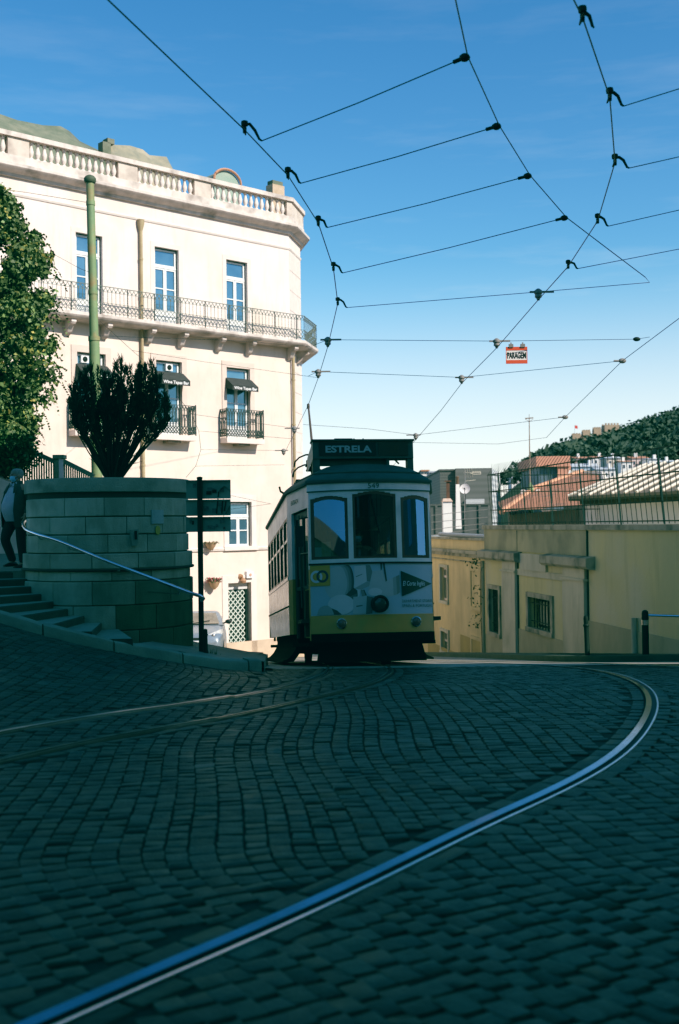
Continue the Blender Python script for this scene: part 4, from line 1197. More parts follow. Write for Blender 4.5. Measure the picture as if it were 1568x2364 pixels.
# sides: saloon x = +-HW, platforms tapering to the ends
HW = 1.26; Y0, Y1 = 1.4, 7.05
ex, ey = arcxy(SE)
for sd_ in (-1, 1):
    def TS(x, y, z, s=sd_): return TT(s * x, y, z)
    m = MB(TS); m.bx(HW - .05, HW, Y0, Y1, 2.60, 3.0); m.build('side_letterboard', M['t_white'], tram)
    m = MB(TS)
    n = 6; st_ = (Y1 - Y0) / n
    for k in range(n + 1):
        y = Y0 + k * st_; m.bx(HW - .05, HW + .004, max(Y0, y - .07), min(Y1, y + .07), 1.55, 2.60)
    m.bx(HW - .05, HW + .012, Y0, Y1, 1.50, 1.56); m.bx(HW - .05, HW - .004, Y0 + .07, Y1 - .07, 2.18, 2.23)
    m.build('side_pillars', M['t_cream'], tram)
    for k in range(n):
        y = Y0 + k * st_ + .07; y2 = Y0 + (k + 1) * st_ - .07
        m = MB(TS); m.bx(HW - .03, HW - .001, y, y + .04, 1.56, 2.6); m.bx(HW - .03, HW - .001, y2 - .04, y2, 1.56, 2.6); m.bx(HW - .03, HW - .001, y + .04, y2 - .04, 2.55, 2.6); m.bx(HW - .03, HW - .001, y + .04, y2 - .04, 1.56, 1.6)
        sw = m.build('side_window', M['t_wood'], tram)
        m = MB(TS); m.poly([(HW - .02, y + .04, 1.6), (HW - .02, y2 - .04, 1.6), (HW - .02, y2 - .04, 2.55), (HW - .02, y + .04, 2.55)]); m.build('pane', M['t_glass_side'], sw)
    # two rows of waist and rocker panels, lower one tucked in
    for (za, xa, zb, xb) in ((1.06, HW, 1.50, HW), (.57, HW - .02, 1.04, HW + .004)):
        for k in range(6):
            y = Y0 + k * st_ + .008; y2 = Y0 + (k + 1) * st_ - .008
            m = MB(TS); m.loft([[(xa - .03, y, za), (xa, y, za), (xb, y, zb), (xb - .03, y, zb)], [(xa - .03, y2, za), (xa, y2, za), (xb, y2, zb), (xb - .03, y2, zb)]], True)
            m.build('side_panel', M['t_cream'], tram)
    m = MB(TS); m.bx(HW - .06, HW - .035, Y0, Y1, .57, 1.5); m.bx(HW - .02, HW + .014, Y0, Y1, 1.04, 1.065); m.build('side_rib', M['t_dark'], tram)
    # platform side: from the front corner (ex,ey) to the saloon corner
    for back in (False, True):
        def PS(t, o, z, s=sd_, bk=back):
            x = ex + (HW - ex) * t; y = ey + (Y0 - ey) * t
            nx_, ny_ = (Y0 - ey), -(HW - ex); l_ = math.hypot(nx_, ny_)
            x += o * nx_ / l_; y += o * ny_ / l_
            return TT(s * x, y if not bk else 8.45 - y, z)
        m = MB(PS); m.bx(0, 1, -.04, .0, 2.62, 3.0); pl = m.build('platform_letterboard', M['t_white'], tram)
        if sd_ < 0 and not back:
            vs, fs, w_ = text2d('ENTRADA', .075, .01, 0, .42)
            m = MB(PS); m.mesh([(.80 - x / 1.2, .004, 2.76 + y) for x, y in vs], fs); m.build('lettering', M['black'], pl)
        m = MB(PS); m.bx(.80, 1.0, -.05, .0, 1.5, 2.62); m.build('corner_post', M['t_white'], tram); m = MB(PS); m.bx(0, .07, -.05, 0, 1.6, 2.62); m.build('corner_post', M['t_white'], tram)
        m = MB(PS); m.bx(.80, 1.0, -.05, .0, .57, 1.5); m.build('corner_panel', M['t_yellow'], tram); m = MB(PS); m.bx(0, .07, -.05, .0, .45, 1.6); m.build('corner_panel', M['t_yellow'], tram)
        m = MB(PS)
        for (a, b) in ((.08, .12), (.40, .44), (.74, .79)): m.bx(a, b, -.09, -.05, .5, 2.6)
        m.bx(.08, .79, -.09, -.05, 2.5, 2.6); m.bx(.08, .79, -.09, -.05, 1.3, 1.36)
        dr = m.build('platform_door', M['t_green'], tram)
        m = MB(PS); m.bx(.12, .40, -.08, -.06, .5, 1.3); m.build('door_panel', M['t_yellow'], dr)
        m = MB(PS)
        for k in range(4): m.bx(.15 + .06 * k, .175 + .06 * k, -.058, -.045, .52, 1.28)
        m.build('door_slats', M['black'], dr)
        m = MB(PS); m.poly([(.12, -.07, 1.36), (.74, -.07, 1.36), (.74, -.07, 2.5), (.12, -.07, 2.5)]); m.build('door_glass', M['t_glass_side'], dr)
        m = MB(PS); m.tube([(.5, -.04, 1.0), (.5, -.02, 2.55)], .014, 8); m.tube([(.5, -.03, 1.9), (.05, -.03, 1.88)], .012, 8); m.build('grab_pole', M['t_green'], dr, True)
        m = MB(PS); m.bx(.08, .8, -.35, .02, .36, .42); m.build('door_step', M['t_dark'], tram)
    if sd_ > 0: continue
    m = MB(lambda x, y, z, s=sd_: TT(s * x, y, z)); 
    m.tube([(ex + .02, ey, 2.45), (ex + .16, ey - .02, 2.42), (ex + .17, ey - .02, 2.35)], .012, 6)
    ml = m.build('mirror_arm', M['black'], tram, True)
    m = MB(lambda x, y, z, s=sd_: TT(s * x, y, z)); m.box((ex + .17, ey + .0, 2.14), (.13, .05, .34)); m.build('mirror', M['black'], ml)
# floor, interior bulkheads, ceiling
m = MB(TT); m.bx(-1.15, 1.15, .3, 8.1, .74, .80); m.bx(-1.2, 1.2, 1.5, 1.54, .8, 1.5); m.bx(-1.2, -.55, 1.5, 1.54, 1.5, 2.9); m.bx(.55, 1.2, 1.5, 1.54, 1.5, 2.9); m.bx(-1.2, 1.2, 1.5, 1.54, 2.6, 2.95); m.bx(-1.2, 1.2, 6.9, 6.94, .8, 2.9); m.build('interior', M['t_int'], tram)
m = MB(TT); m.bx(-1.0, 1.0, .35, 8.1, 2.92, 2.96); m.build('ceiling', M['t_int'], tram)
for k in range(6):
    for x in (-.75, .75):
        m = MB(TT); y = 2.0 + k * .85; m.bx(x - .4, x + .4, y, y + .42, 1.16, 1.24); m.bx(x - .4, x + .4, y + .42, y + .48, 1.24, 1.72); m.bx(x - .3, x + .3, y + .1, y + .3, .8, 1.16); m.build('seat', M['t_wood'], tram)
m = MB(TT); m.bx(.12, .40, .40, .62, .8, 1.78); m.lathe([(.14, 1.78), (.14, 1.84), (.05, 1.86)], (.26, .5, 0), 14); m.build('controller', M['black'], tram)
m = MB(TT); m.box((-.72, .28, 1.92), (.16, .01, .26)); m.build('dash_notice', mat('notice_orange_white', (.65, .5, .3), (.6, .3, .06), 14, .6), tram)
m = MB(TT); m.box((-.86, .26, 1.88), (.12, .01, .16)); m.build('dash_notice', mat('notice_pale', (.5, .52, .5), None, rough=.6), tram)

# roof: plan outline shrunk to a ridge line
def plan():
    pts = []
    for k in range(17): 
        x, y = arcxy(-SE - .02 + (2 * SE + .04) * k / 16, .05); pts.append((x, y))
    for k in range(1, 5): pts.append((ex + .05 + (HW + .05 - ex - .05) * k / 4, ey + (Y0 - ey) * k / 4))
    for k in range(1, 9): pts.append((HW + .05, Y0 + (Y1 - Y0) * k / 8))
    for k in range(1, 5): pts.append((HW + .05 + (ex - HW) * k / 4, Y1 + (8.45 - ey - Y1) * k / 4))
    for k in range(17):
        x, y = arcxy(SE + .02 - (2 * SE + .04) * k / 16, .05); pts.append((x, 8.45 - y))
    for k in range(1, 5): pts.append((-(HW + .05 + (ex - HW) * (4 - k) / 4), 8.45 - ey - (8.45 - ey - Y1) * k / 4))
    for k in range(1, 9): pts.append((-HW - .05, Y1 - (Y1 - Y0) * k / 8))
    for k in range(1, 4): pts.append((-(ex + .05 + (HW - ex) * (4 - k) / 4), Y0 - (Y0 - ey) * k / 4))
    return pts
pl = plan()
def shrink(q, z):
    out = []
    for x, y in pl:
        yr = min(max(y, 1.25), 7.2); out.append((x * (1 - q), y + (yr - y) * q, z))
    return out
m = MB(TT)
rings = [shrink(0, 2.985), shrink(0, 3.03), shrink(.035, 3.075), shrink(.09, 3.13), shrink(.16, 3.185), shrink(.165, 3.20), shrink(.26, 3.27), shrink(.38, 3.335), shrink(.52, 3.39), shrink(.68, 3.43), shrink(.84, 3.455), shrink(.97, 3.465)]
m.loft(rings, True); m.build('roof', M['t_roof'], tram, True, 60)
m = MB(TT); m.tube([Vector(p) + Vector((0, 0, 0)) for p in shrink(.15, 3.185)] + [shrink(.15, 3.185)[0]], .018, 6); m.build('roof_seam', M['t_roof'], tram, True)
for k, y in enumerate((1.5, 2.3, 3.1, 3.9, 4.7, 5.5, 6.3)):
    m = MB(TT); m.bx(-1.08, -.98, y, y + .22, 3.12, 3.27); m.build('roof_vent', M['t_dark'], tram)
m = MB(TT); m.tube([(-1.30, 1.55, 3.03), (-1.36, 1.5, 3.06), (-1.38, 1.45, 3.13)], .018, 6); m.build('roof_hook', M['t_dark'], tram, True)
# destination box
dbx = MB(TT)
dbx.bx(-.86, .86, .70, .95, 3.50, 3.80); dbx.bx(-.88, .88, .66, .97, 3.80, 3.825)
dbx.bx(-.86, -.74, .72, .92, 3.22, 3.50); dbx.bx(.76, .86, .72, .92, 3.22, 3.50); dbx.bx(-.74, .40, .82, .90, 3.40, 3.50)
dbx.bx(.40, .45, .74, .9, 3.3, 3.5)
db = dbx.build('destination_box', M['t_roof'], tram)
m = MB(TT); m.bx(-.75, .22, .686, .70, 3.545, 3.775); m.build('blind', M['black'], db)
m = MB(TT); m.bx(.26, .77, .686, .70, 3.545, 3.775); m.build('route_blind', mat('dim_route_blind', (.03, .022, .016), (.05, .03, .02), 9, .5), db)
vs, fs, w_ = text2d('ESTRELA', .115, .035, 0, .79)
m = MB(TT); m.mesh([(-.645 + x, .680, 3.605 + y) for x, y in vs], fs); m.build('destination_lettering', mat('dim_white_blind_letters', (.30, .36, .36), None, rough=.7), db)
vs, fs, w_ = text2d('28', .13, .02, 0, .2)
m = MB(TT); m.mesh([(.42 + x, .680, 3.595 + y) for x, y in vs], fs); m.build('route_lettering', mat('dim_orange_blind_digits', (.07, .035, .02), None, rough=.7), db)
m = MB(TT); m.bx(-.48, -.17, .75, .95, 3.825, 3.855); m.bar((-.14, .85, 3.87), (-.10, .85, 3.825), .02); m.bar((.03, .85, 3.87), (0, .85, 3.825), .02); m.build('roof_fitting', M['t_dark'], db)
m = MB(TT); m.prism([(-.86, .72, 3.5), (-.86, .72, 3.8), (-.93, .95, 3.55), (-.93, .95, 3.3)], (0, .02, 0)); m.build('box_wing', M['t_cream'], db)
# pantograph folded flat on the roof, left side
pg = MB(TT)
for (y, z) in ((2.6, 3.86), (2.9, 3.72)):
    pg.tube([(-1.02, y, z - .20), (-1.0, y, z - .10), (-.92, y, z - .02), (-.8, y, z + .03), (-.3, y, z + .05), (.6, y, z + .05), (.8, y, z), (.95, y, z - .15)], .016, 6)
for (a, b) in (((-.7, 2.6, 3.88), (-.66, 2.9, 3.5)), ((-.62, 2.6, 3.88), (-.5, 3.2, 3.45)), ((-.75, 2.7, 3.62), (-.2, 3.4, 3.6)), ((-.8, 2.7, 3.7), (-.4, 2.7, 3.58)), ((-.62, 2.75, 3.8), (-.62, 2.75, 3.46)), ((-.78, 2.75, 3.62), (-.6, 2.8, 3.62)), ((-.3, 2.75, 3.88), (-.2, 3.3, 3.5)), ((.6, 2.75, 3.88), (.2, 3.3, 3.5))):
    pg.bar(a, b, .035)
pg.box((-.68, 2.8, 3.66), (.16, .2, .07)); pg.box((-.74, 2.8, 3.76), (.06, .1, .12)); pg.build('pantograph', M['t_dark'], tram, True)
# trolley pole up to the wire
tip = at(712, 935, 24.76)
base = TT(-.45, 4.2, 3.52)
m = MB(); m.tube([base, base.lerp(tip, .97)], [.035, .02], 8); m.tube([base.lerp(tip, .97), tip + Vector((0, 0, -.02))], .028, 8); m.lathe([(.05, -.03), (.07, 0), (.05, .03)], tip + Vector((0, 0, -.03)), 10, 'X'); tp = m.build('trolley_pole', M['t_dark'] if False else mat('trolley_pole_brown', (.10, .075, .06), (.07, .05, .04), 5, .6), tram, True)
m = MB(TT); m.lathe([(.16, 3.45), (.14, 3.55), (.06, 3.62)], (-.45, 4.2, 0), 12); m.bx(-.6, -.3, 4.1, 4.9, 3.44, 3.5); m.build('trolley_base', M['t_dark'], tram)
# underframe, wheels, lifeguards
m = MB(TT); m.bx(-.85, .85, .35, 8.1, .40, .74); m.bx(-.72, .72, .9, 7.5, .22, .42); m.build('underframe', M['t_dark'], tram)
for y in (2.15, 5.9):
    for x in (-.52, .52):
        m = MB(TT); m.lathe([(.1, -.06), (.36, -.06), (.39, -.055), (.39, -.03), (.36, -.025), (.36, .05), (.1, .05)], (x, y, .36), 28, 'X'); wh = m.build('wheel', M['t_dark'], tram, True, 40)
        m = MB(TT); m.lathe([(.10, -.09), (.10, .09), (.03, .1)], (x, y, .36), 12, 'X'); m.build('hub', M['t_dark'], wh)
    m = MB(TT); m.tube([(-.5, y, .36), (.5, y, .36)], .06, 8); m.build('axle', M['t_dark'], tram)
    for x in (-.68, .68):
        m = MB(TT); m.bx(x - .04, x + .04, y - .75, y + .75, .30, .48); m.bx(x - .07, x + .07, y - .14, y + .14, .22, .52); m.build('truck_frame', M['t_dark'], tram)
m = MB(TT)
m.loft([[(-.84, .45, .42), (.84, .45, .42), (.84, .5, .42), (-.84, .5, .42)], [(-.90, .35, .12), (.90, .35, .12), (.90, .40, .12), (-.90, .40, .12)]], True); m.bx(-.9, .9, .35, 1.3, .09, .12)
m.build('lifeguard', M['t_dark'], tram)
for s in (-1, 1):
    m = MB(TT)
    prof = [(1.06, .60), (1.07, .44), (1.10, .34), (1.16, .24), (1.24, .16), (1.36, .11), (1.36, .08), (1.15, .10), (1.0, .3), (1.0, .6)]
    m.prism([(s * x, 2.0, z) for x, z in prof], (0, 5.4, 0)); m.build('side_guard', M['t_dark'], tram)
# ------------------------------------------------------------------ yellow houses on the right
def WA(t, o, z): return W0 + WD * t + WNR * o + Vector((0, 0, z))
yb = thing('yellow_house', 'low ochre-yellow building with two grey pilasters and barred windows, fence along its top', 'building', WA(0, 0, -2))
T0, T1 = -13.0, 3.2
w2 = (-2.45, -.75, -1.07, -.30); w1 = (1.85, 2.75, -1.50, -.28)
m = MB(); wall_holes(m, [w1, w2], T0, T1, -3.2, 1.42, WA, .3)
m.T = WA; m.poly([(T1, 0, -3.2), (T1, -9, -3.2), (T1, -9, 1.42), (T1, 0, 1.42)]); m.poly([(T0, 0, -3.2), (T0, -9, -3.2), (T0, -9, 1.42), (T0, 0, 1.42)])
m.poly([(T0, -.5, 1.40), (T1, -.5, 1.40), (T1, -2.2, 1.40), (T0, -2.2, 1.40)])
m.poly([(T0, -2.2, 1.40), (T1, -2.2, 1.40), (T1, -2.2, -2), (T0, -2.2, -2)])
m.build('wall', M['yellowwall'], yb)
m = MB(WA)
for k in range(17):
    a = T0 + k * .96; b = min(a + .95, T1 + .06)
    m.bx(a, b, -.45, .07, 1.42, 1.535)
m.build('coping', M['wallstone'], yb)
for (a, b) in ((.15, 1.31), (-4.83, -3.46)):
    m = MB(WA); m.bx(a, b, 0, .10, -3.2, .28); m.bx(a - .06, b + .06, 0, .14, .28, .33); m.bx(a, b, 0, .085, .33, .56); m.build('pilaster', M['pilaster'], yb)
for (a, b) in ((-.18, T1 + .12), (-5.28, -2.2)):
    m = MB(WA); m.loft([[(a, 0, .54), (a, .16, .56), (a, .22, .62), (a, .22, .80), (a, .0, .84)], [(b, 0, .54), (b, .16, .56), (b, .22, .62), (b, .22, .80), (b, .0, .84)]], True); m.build('ledge', M['wallstone'], yb)
m = MB(WA); m.bx(-2.2, -.18, 0, .06, .38, .80); m.bx(-3.46, .15, 0, .035, .22, .38); m.build('frieze', M['pilaster'], yb)
m = MB(WA); m.bx(-4.83, T1, 0, .03, .84, 1.42); m.build('parapet_band', mat('pale_parapet_band', (.46, .43, .25), (.36, .34, .21), 1.2, .9, bump=.25, stretch=(1, 1, .4), c3=(.24, .23, .15), scale3=1.0), yb)
m = MB(WA)
for (a, b, z) in ((T0, -9.5, -.2), (-9.5, -4.84, -.58), (-3.45, .14, -1.19), (1.32, T1, -1.62)):
    m.bx(a, b, 0, .028, -3.2, z)
m.build('plinth', M['plinth'], yb)
for i, (a, b, z0, z1) in enumerate((w1, w2)):
    fw = .15
    m = MB(WA); m.bx(a - fw, a, -.05, .05, z0, z1); m.bx(b, b + fw, -.05, .05, z0, z1); m.bx(a - fw, b + fw, -.05, .052, z1, z1 + fw * .8); m.bx(a - fw, b + fw, -.05, .075, z0 - fw * .8, z0)
    wf = m.build('window', M['wallstone'], yb)
    m = MB(WA); m.bx(a, b, -.30, -.24, z0, z1); m.build('pane', mat('dark_barred_glass', (.02, .03, .028), None, rough=.2), wf)
    m = MB(WA); n = 8
    for k in range(1, n): x = a + (b - a) * k / n; m.bar((x, -.06, z0), (x, -.06, z1), .022)
    for z in (z0 + .2 * (z1 - z0), z0 + .8 * (z1 - z0)): m.bar((a, -.06, z), (b, -.06, z), .02)
    m.build('bars', M['blackiron'], wf)
    if i == 1:
        m = MB(WA)
        for k in (.48, .62, .76): m.bx(a + (b - a) * k, a + (b - a) * (k + .05), -.20, -.17, z0 + .08, z1 - .1)
        m.build('curtain', mat('pale_curtain', (.45, .42, .33), None, rough=.9), wf)
for t_ in (.11, -4.87):
    m = MB(WA); m.bx(t_ - .02, t_ + .02, 0, .034, -3, 1.4); m.build('expansion_joint', M['joint'], yb)
t_, z_, _y = 0, 0, 0
vp = at(1445, 1460, 22.6); vp = WA((Vector((vp.x, vp.y, 0)) - W0).dot(WD), .07, 0)
m = MB(); m.tube([vp + Vector((0, 0, zc(vp.y))), vp + Vector((0, 0, -.32))], .06, 10); o = m.build('vent_pipe', M['pilaster'], None, True, loc=vp); tag(o, 'short grey-green pipe standing against the yellow wall', 'pipe')

# the second, lower house down the street
yb2 = thing('ochre_house', 'plain deep-ochre house farther down the street, stained, with small shuttered windows', 'building', WA(9, 0, -3))
fw_ = [(8.1, 9.0, -1.0, .12), (4.1, 5.1, -.95, .14), (8.1, 9.0, -2.72, -2.05), (4.1, 5.1, -2.55, -1.95)]
def WB(t, o, z): return WA(t, o - .12, z)
m = MB(); wall_holes(m, [fw_[0], fw_[2]], 3.28, 22, -5.5, 1.14, WB, .15); m.T = WB
m.poly([(22, 0, -5.5), (22, -7, -5.5), (22, -7, 1.14), (22, 0, 1.14)]); m.build('wall', M['yellowwall2'], yb2)
m = MB(WB); m.bx(3.28, 22, -.3, .06, 1.08, 1.15); m.bx(3.28, 22, 0, .16, .66, .76); m.bx(3.28, 22, 0, .07, .55, .66); m.bx(3.28, 22, 0, .05, .40, .43); m.build('cornice', M['wallstone'], yb2)
for i, (a, b, z0, z1) in enumerate(fw_):
    m = MB(WB); f = .13; m.bx(a - f, a, -.02, .05, z0, z1); m.bx(b, b + f, -.02, .05, z0, z1); m.bx(a - f, b + f, -.02, .052, z1, z1 + .1); m.bx(a - f, b + f, -.02, .07, z0 - .1, z0)
    wf = m.build('window', M['pilaster'] if i % 2 == 0 else M['yellowwall2'], yb2)
    m = MB(WB)
    if i % 2 == 0:
        m.bx(a, b, -.13, -.09, z0, z1); m.build('shutter', M['surround'], wf)
        m = MB(WB)
        for k in range(2): m.bx(a + .08 + k * (b - a) / 2, a + (b - a) / 2 - .06 + k * (b - a) / 2, -.09, -.075, z0 + .08, z1 - .35)
        m.bx(a + .1, b - .1, -.09, -.075, z1 - .27, z1 - .08); m.build('pane', mat('dim_pane', (.10, .10, .07), None, rough=.3), wf)
    else:
        m.bx(a, b, 0, .02, z0, z1); m.build('blind_panel', M['yellowwall2'], wf)
m = MB(WB)
for (a, b, z) in ((3.3, 6.5, -1.95), (6.5, 11, -2.6), (11, 22, -3.2)): m.bx(a, b, 0, .03, -5.5, z)
m.build('plinth', mat('ochre_plinth', (.42, .33, .12), (.34, .27, .11), 1.5, .9, bump=.3), yb2)
m = MB(WA); m.tube([(3.3, .05, -4), (3.3, .05, .5)], .05, 8); m.build('drainpipe', M['plinth'], yb2, True)
m = MB(WB); m.bx(3.3, 22, -4, -.3, 1.05, 1.09); m.tube([(3.4, -.1, 1.19), (9.5, -.1, 1.24)], .07, 8); m.build('roof_gutter', M['zinc_green'] if False else mat('grey_gutter', (.33, .34, .32), None, rough=.5), yb2)
# creeper in the angle between the two houses
cr_ = thing('creeper', 'thin dark creeper growing in the corner between the two yellow houses', 'plant', WA(3.35, .1, -.8))
m = MB(WA)
for k in range(95):
    z = RN.choice([RN.gauss(-.55, .25), RN.gauss(.42, .12), RN.gauss(-1.3, .12)]); t = 3.5 + RN.gauss(.1, .18); o_ = .08 + abs(RN.gauss(0, .13))
    d1 = Vector((RN.uniform(-1, 1), RN.uniform(-1, 1), RN.uniform(-1, 1))).normalized() * .05; d2 = d1.cross(Vector((RN.random(), RN.random(), 1))).normalized() * .03; c = Vector((t, o_, z))
    m.poly([c - d1, c - d2, c + d1, c + d2])
m.build('leaves', mat('creeper_leaf', (.03, .06, .02), None, rough=.7), cr_)
m = MB(WA); m.tube([(3.45, .06, -2.2), (3.5, .08, -.8), (3.46, .06, .5)], .012, 5); m.build('stem', M['t_wood'], cr_)

# iron fence on the coping
fe = thing('iron_fence', 'dark iron security fence with leaning spikes along the top of the yellow wall', 'fence', WA(-3, 0, 1.5))
def fence_run(P, n, nposts, a, b):
    """P(k, h): point at fraction k and height h (lean included)"""
    m = MB()
    for h in (1.60, 1.97, 2.50, 2.98):
        m.bar(P(a, h), P(b, h), .03 if h > 2.4 else .022, .025)
    fp_ = m.build('fence_rails', M['firon'], fe)
    m = MB()
    for k in range(n + 1):
        q = a + (b - a) * k / n
        m.bar(P(q, 1.55), P(q, 2.50), .012); m.bar(P(q, 2.50), P(q, 2.98), .012); m.bar(P(q, 2.98), P(q, 3.16), .010); m.bar(P(q, 3.16), P(q, 3.30), .007)
    m.build('fence_bars', M['firon'], fe)
    for k in range(nposts):
        q = a + (b - a) * (k + .5) / nposts
        m = MB(); m.bar(P(q, 1.50), P(q, 3.0), .028); m.build('fence_post', mat('fence_post_green', (.05, .09, .09), None, rough=.6) if 'fpg' not in M else M['fpg'], fe)
M['fpg'] = mat('fence_post_green', (.018, .04, .038), None, rough=.7, spec=.2)
M['firon'] = mat('dark_fence_iron', (.012, .022, .018), None, rough=.7, spec=.2)
def lean(h):
    if h <= 2.5: return .10 * (h - 1.55)
    if h <= 3.0: return .095 + (h - 2.5) * .05
    return .12 - (h - 3.0) * .8
fence_run(lambda t, h: WA(t, -.12 + lean(h), h), 60, 7, -11.6, 2.85)
fence_run(lambda t, h: WA(2.85 + .4 * lean(h), -.12 - t, h), 18, 1, 0, 3.6)

# street bollard and barrier on the right
bollard(at(1357, 1524, 19.9), .78, .045, 'tall dark bollard leaning left in front of the yellow wall', lean=-.03)
bp = at(1491, 1522, 19.9)
br = thing('street_barrier', 'dark post with a pale rail leading off to the right edge, before the yellow wall', 'barrier', bp)
m = MB(); m.lathe([(.085, -.1), (.085, .04), (.06, .06), (.06, .70), (.065, .72), (.06, .74), (.06, .80), (.05, .84), (.02, .86)], bp, 14); m.build('post', M['blackiron'], br, True)
m = MB(); m.lathe([(.064, .60), (.064, .69)], bp, 14); m.build('reflective_band', M['chrome'], br)
m = MB(); m.tube([bp + Vector((0, 0, .77)), bp + Vector((.6, -.12, .755)), bp + Vector((1.6, -.3, .76)), bp + Vector((2.4, -.4, .76))], .02, 8); m.build('rail', M['steel'], br, True)
m = MB(); m.lathe([(.085, -.1), (.085, .04), (.06, .06), (.06, .84)], bp + Vector((2.4, -.4, 0)), 14); m.build('post', M['blackiron'], br, True)

# ------------------------------------------------------------------ roofs beyond the fence
def tile_mat(name, c1, c2, c3, rows=9.0):
    m = mat(name, c1, c2, 3.0, .9, bump=.3, c3=c3, scale3=1.5)
    nt = m.node_tree; N = nt.nodes; L = nt.links; b = N['Principled BSDF']
    tc = [n for n in N if n.type == 'TEX_COORD'][0]
    wv = N.new('ShaderNodeTexWave'); wv.wave_type = 'BANDS'; wv.bands_direction = 'Z'; wv.wave_profile = 'SAW'; wv.inputs['Scale'].default_value = rows; wv.inputs['Distortion'].default_value = .6; wv.inputs['Detail'].default_value = 2
    L.new(tc.outputs['Object'], wv.inputs['Vector'])
    src = b.inputs['Base Color'].links[0].from_socket
    rp = N.new('ShaderNodeValToRGB'); rp.color_ramp.elements[0].position = .0; rp.color_ramp.elements[0].color = (.35, .33, .32, 1); rp.color_ramp.elements[1].position = .35
    L.new(wv.outputs['Fac'], rp.inputs['Fac'])
    mx = N.new('ShaderNodeMixRGB'); mx.blend_type = 'MULTIPLY'; mx.inputs['Fac'].default_value = .8; L.new(src, mx.inputs['Color1']); L.new(rp.outputs['Color'], mx.inputs['Color2']); L.new(mx.outputs['Color'], b.inputs['Base Color'])
    return m
M['tile'] = tile_mat('orange_roof_tile', (.46, .225, .13), (.38, .18, .11), (.29, .18, .13))
M['tile_pale'] = mat('buff_roof_slab', (.21, .175, .13), (.165, .135, .10), 3, .9, bump=.3, c3=(.22, .19, .15), scale3=1.2)
M['rib'] = mat('cream_mortar_rib', (.80, .74, .62), (.7, .64, .53), 6, .9)  # cream mortar, paler than the roof slabs
M['whitewall'] = mat('whitewashed_wall', (.80, .78, .74), (.72, .70, .66), 1.5, .9, bump=.15)
# white house with the ribbed roof
e0 = Vector((6.87, 34.2, 2.42)); ed_ = Vector((.326, -.945, 0)).normalized(); eu = Vector((.945, .326, 0)).normalized()
wh_ = thing('white_house', 'white house with a buff roof of pale mortar ribs right behind the fence', 'house', e0 + Vector((3, -3, -4)))
Lh = 13.0
def RH(a, b, z): return e0 + ed_ * a + eu * b + Vector((0, 0, z))
m = MB(RH); m.bx(.25, Lh, .45, 4, -6, -.17); m.build('wall', M['whitewall'], wh_)
m = MB(RH); m.loft([[(0, 0, -.06), (.9, 2.2, .87), (.9, 2.2, .77), (.0, 0, -.14)], [(Lh, 0, -.06), (Lh, 2.2, .87), (Lh, 2.2, .77), (Lh, 0, -.14)]], True)
m.loft([[(0, 0, -.06), (.9, 2.2, .87), (0, 4.4, -.06)], [(.01, 0, -.14), (.9, 2.2, .77), (.01, 4.4, -.14)]], True)
m.loft([[(0, 4.4, -.06), (.9, 2.2, .87), (.9, 2.2, .77), (.0, 4.4, -.14)], [(Lh, 4.4, -.06), (Lh, 2.2, .87), (Lh, 2.2, .77), (Lh, 4.4, -.14)]], True)
ro = m.build('roof', M['tile_pale'], wh_)
for k in range(22):
    a = .0 + k * .6; top = min(1, a / 1.6 if a < 1.6 else 1)
    m = MB(RH); top = 1.0
    p0 = Vector((a, 0, -.03)); p1 = Vector((max(a, .9), 2.2, .90))
    m.tube([p0 + (p1 - p0) * (j / 6) + Vector((RN.uniform(-.02, .02), 0, 0)) for j in range(7)], .045, 6); m.build('roof_rib', M['rib'], ro, True)
m = MB(RH); m.bx(.0, Lh, .02, .48, -.19, -.13); m.bx(0, Lh, .40, .44, -.30, -.15); m.build('soffit_shadow_band', mat('dark_soffit_shadow', (.10, .085, .06), (.06, .05, .04), 3, .9), wh_)  # soffit board, plus a dark strip standing for the shadow under the eave
# orange-roofed houses
oh = thing('orange_house', 'house with a low orange tiled hip roof showing through the fence', 'house', at(1240, 1215, 39))
P1 = at(1158, 1182, 38); P2 = at(1345, 1166, 36); P3 = at(1150, 1159, 47); R1 = at(1236, 1126, 43); R2 = at(1345, 1088, 45)
def hip(mb, fs):
    for f in fs: mb.poly(f)
m = MB(); hip(m, [(P1, P2, R2, R1), (P3, P1, R1)]); ro = m.build('roof', M['tile'], oh)
m = MB(); m.tube([P1, R1, R2], .10, 6); m.build('ridge_tiles', mat('pink_ridge_tiles', (.58, .32, .2), (.5, .26, .16), 5, .9), ro)
m = MB(); q = [P1 + Vector((.35, .5, -.1)), P2 + Vector((0, .5, -.1)), P2 + Vector((2, 12, -.1)), P3 + Vector((.4, 0, -.1))]
m.loft([[p + Vector((0, 0, -4)) for p in q], q], True); m.build('wall', mat('dark_eave_wall', (.16, .12, .085), (.11, .085, .06), 2, .9), oh)  # dark brown wall below the tiled roof
oh2 = thing('orange_house', 'small raised house with a bright orange hip roof behind the low tiled one', 'house', at(1350, 1140, 52))
a, b, c, d = at(1304, 1128, 50), at(1398, 1124, 48), at(1405, 1108, 56), at(1300, 1108, 58); r1, r2 = at(1318, 1090, 54), at(1392, 1094, 52)
m = MB(); hip(m, [(a, b, r2, r1), (d, a, r1), (b, c, r2)]); ro = m.build('roof', M['tile'], oh2); m = MB(); m.loft([[p + Vector((0, 0, -4)) for p in (a, b, c, d)], [a, b, c, d]], True); m.build('wall', M['tile_pale'], oh2)
m = MB(); m.tube([a, r1, r2, b], .12, 6); m.build('ridge_tiles', M['rib'], ro)
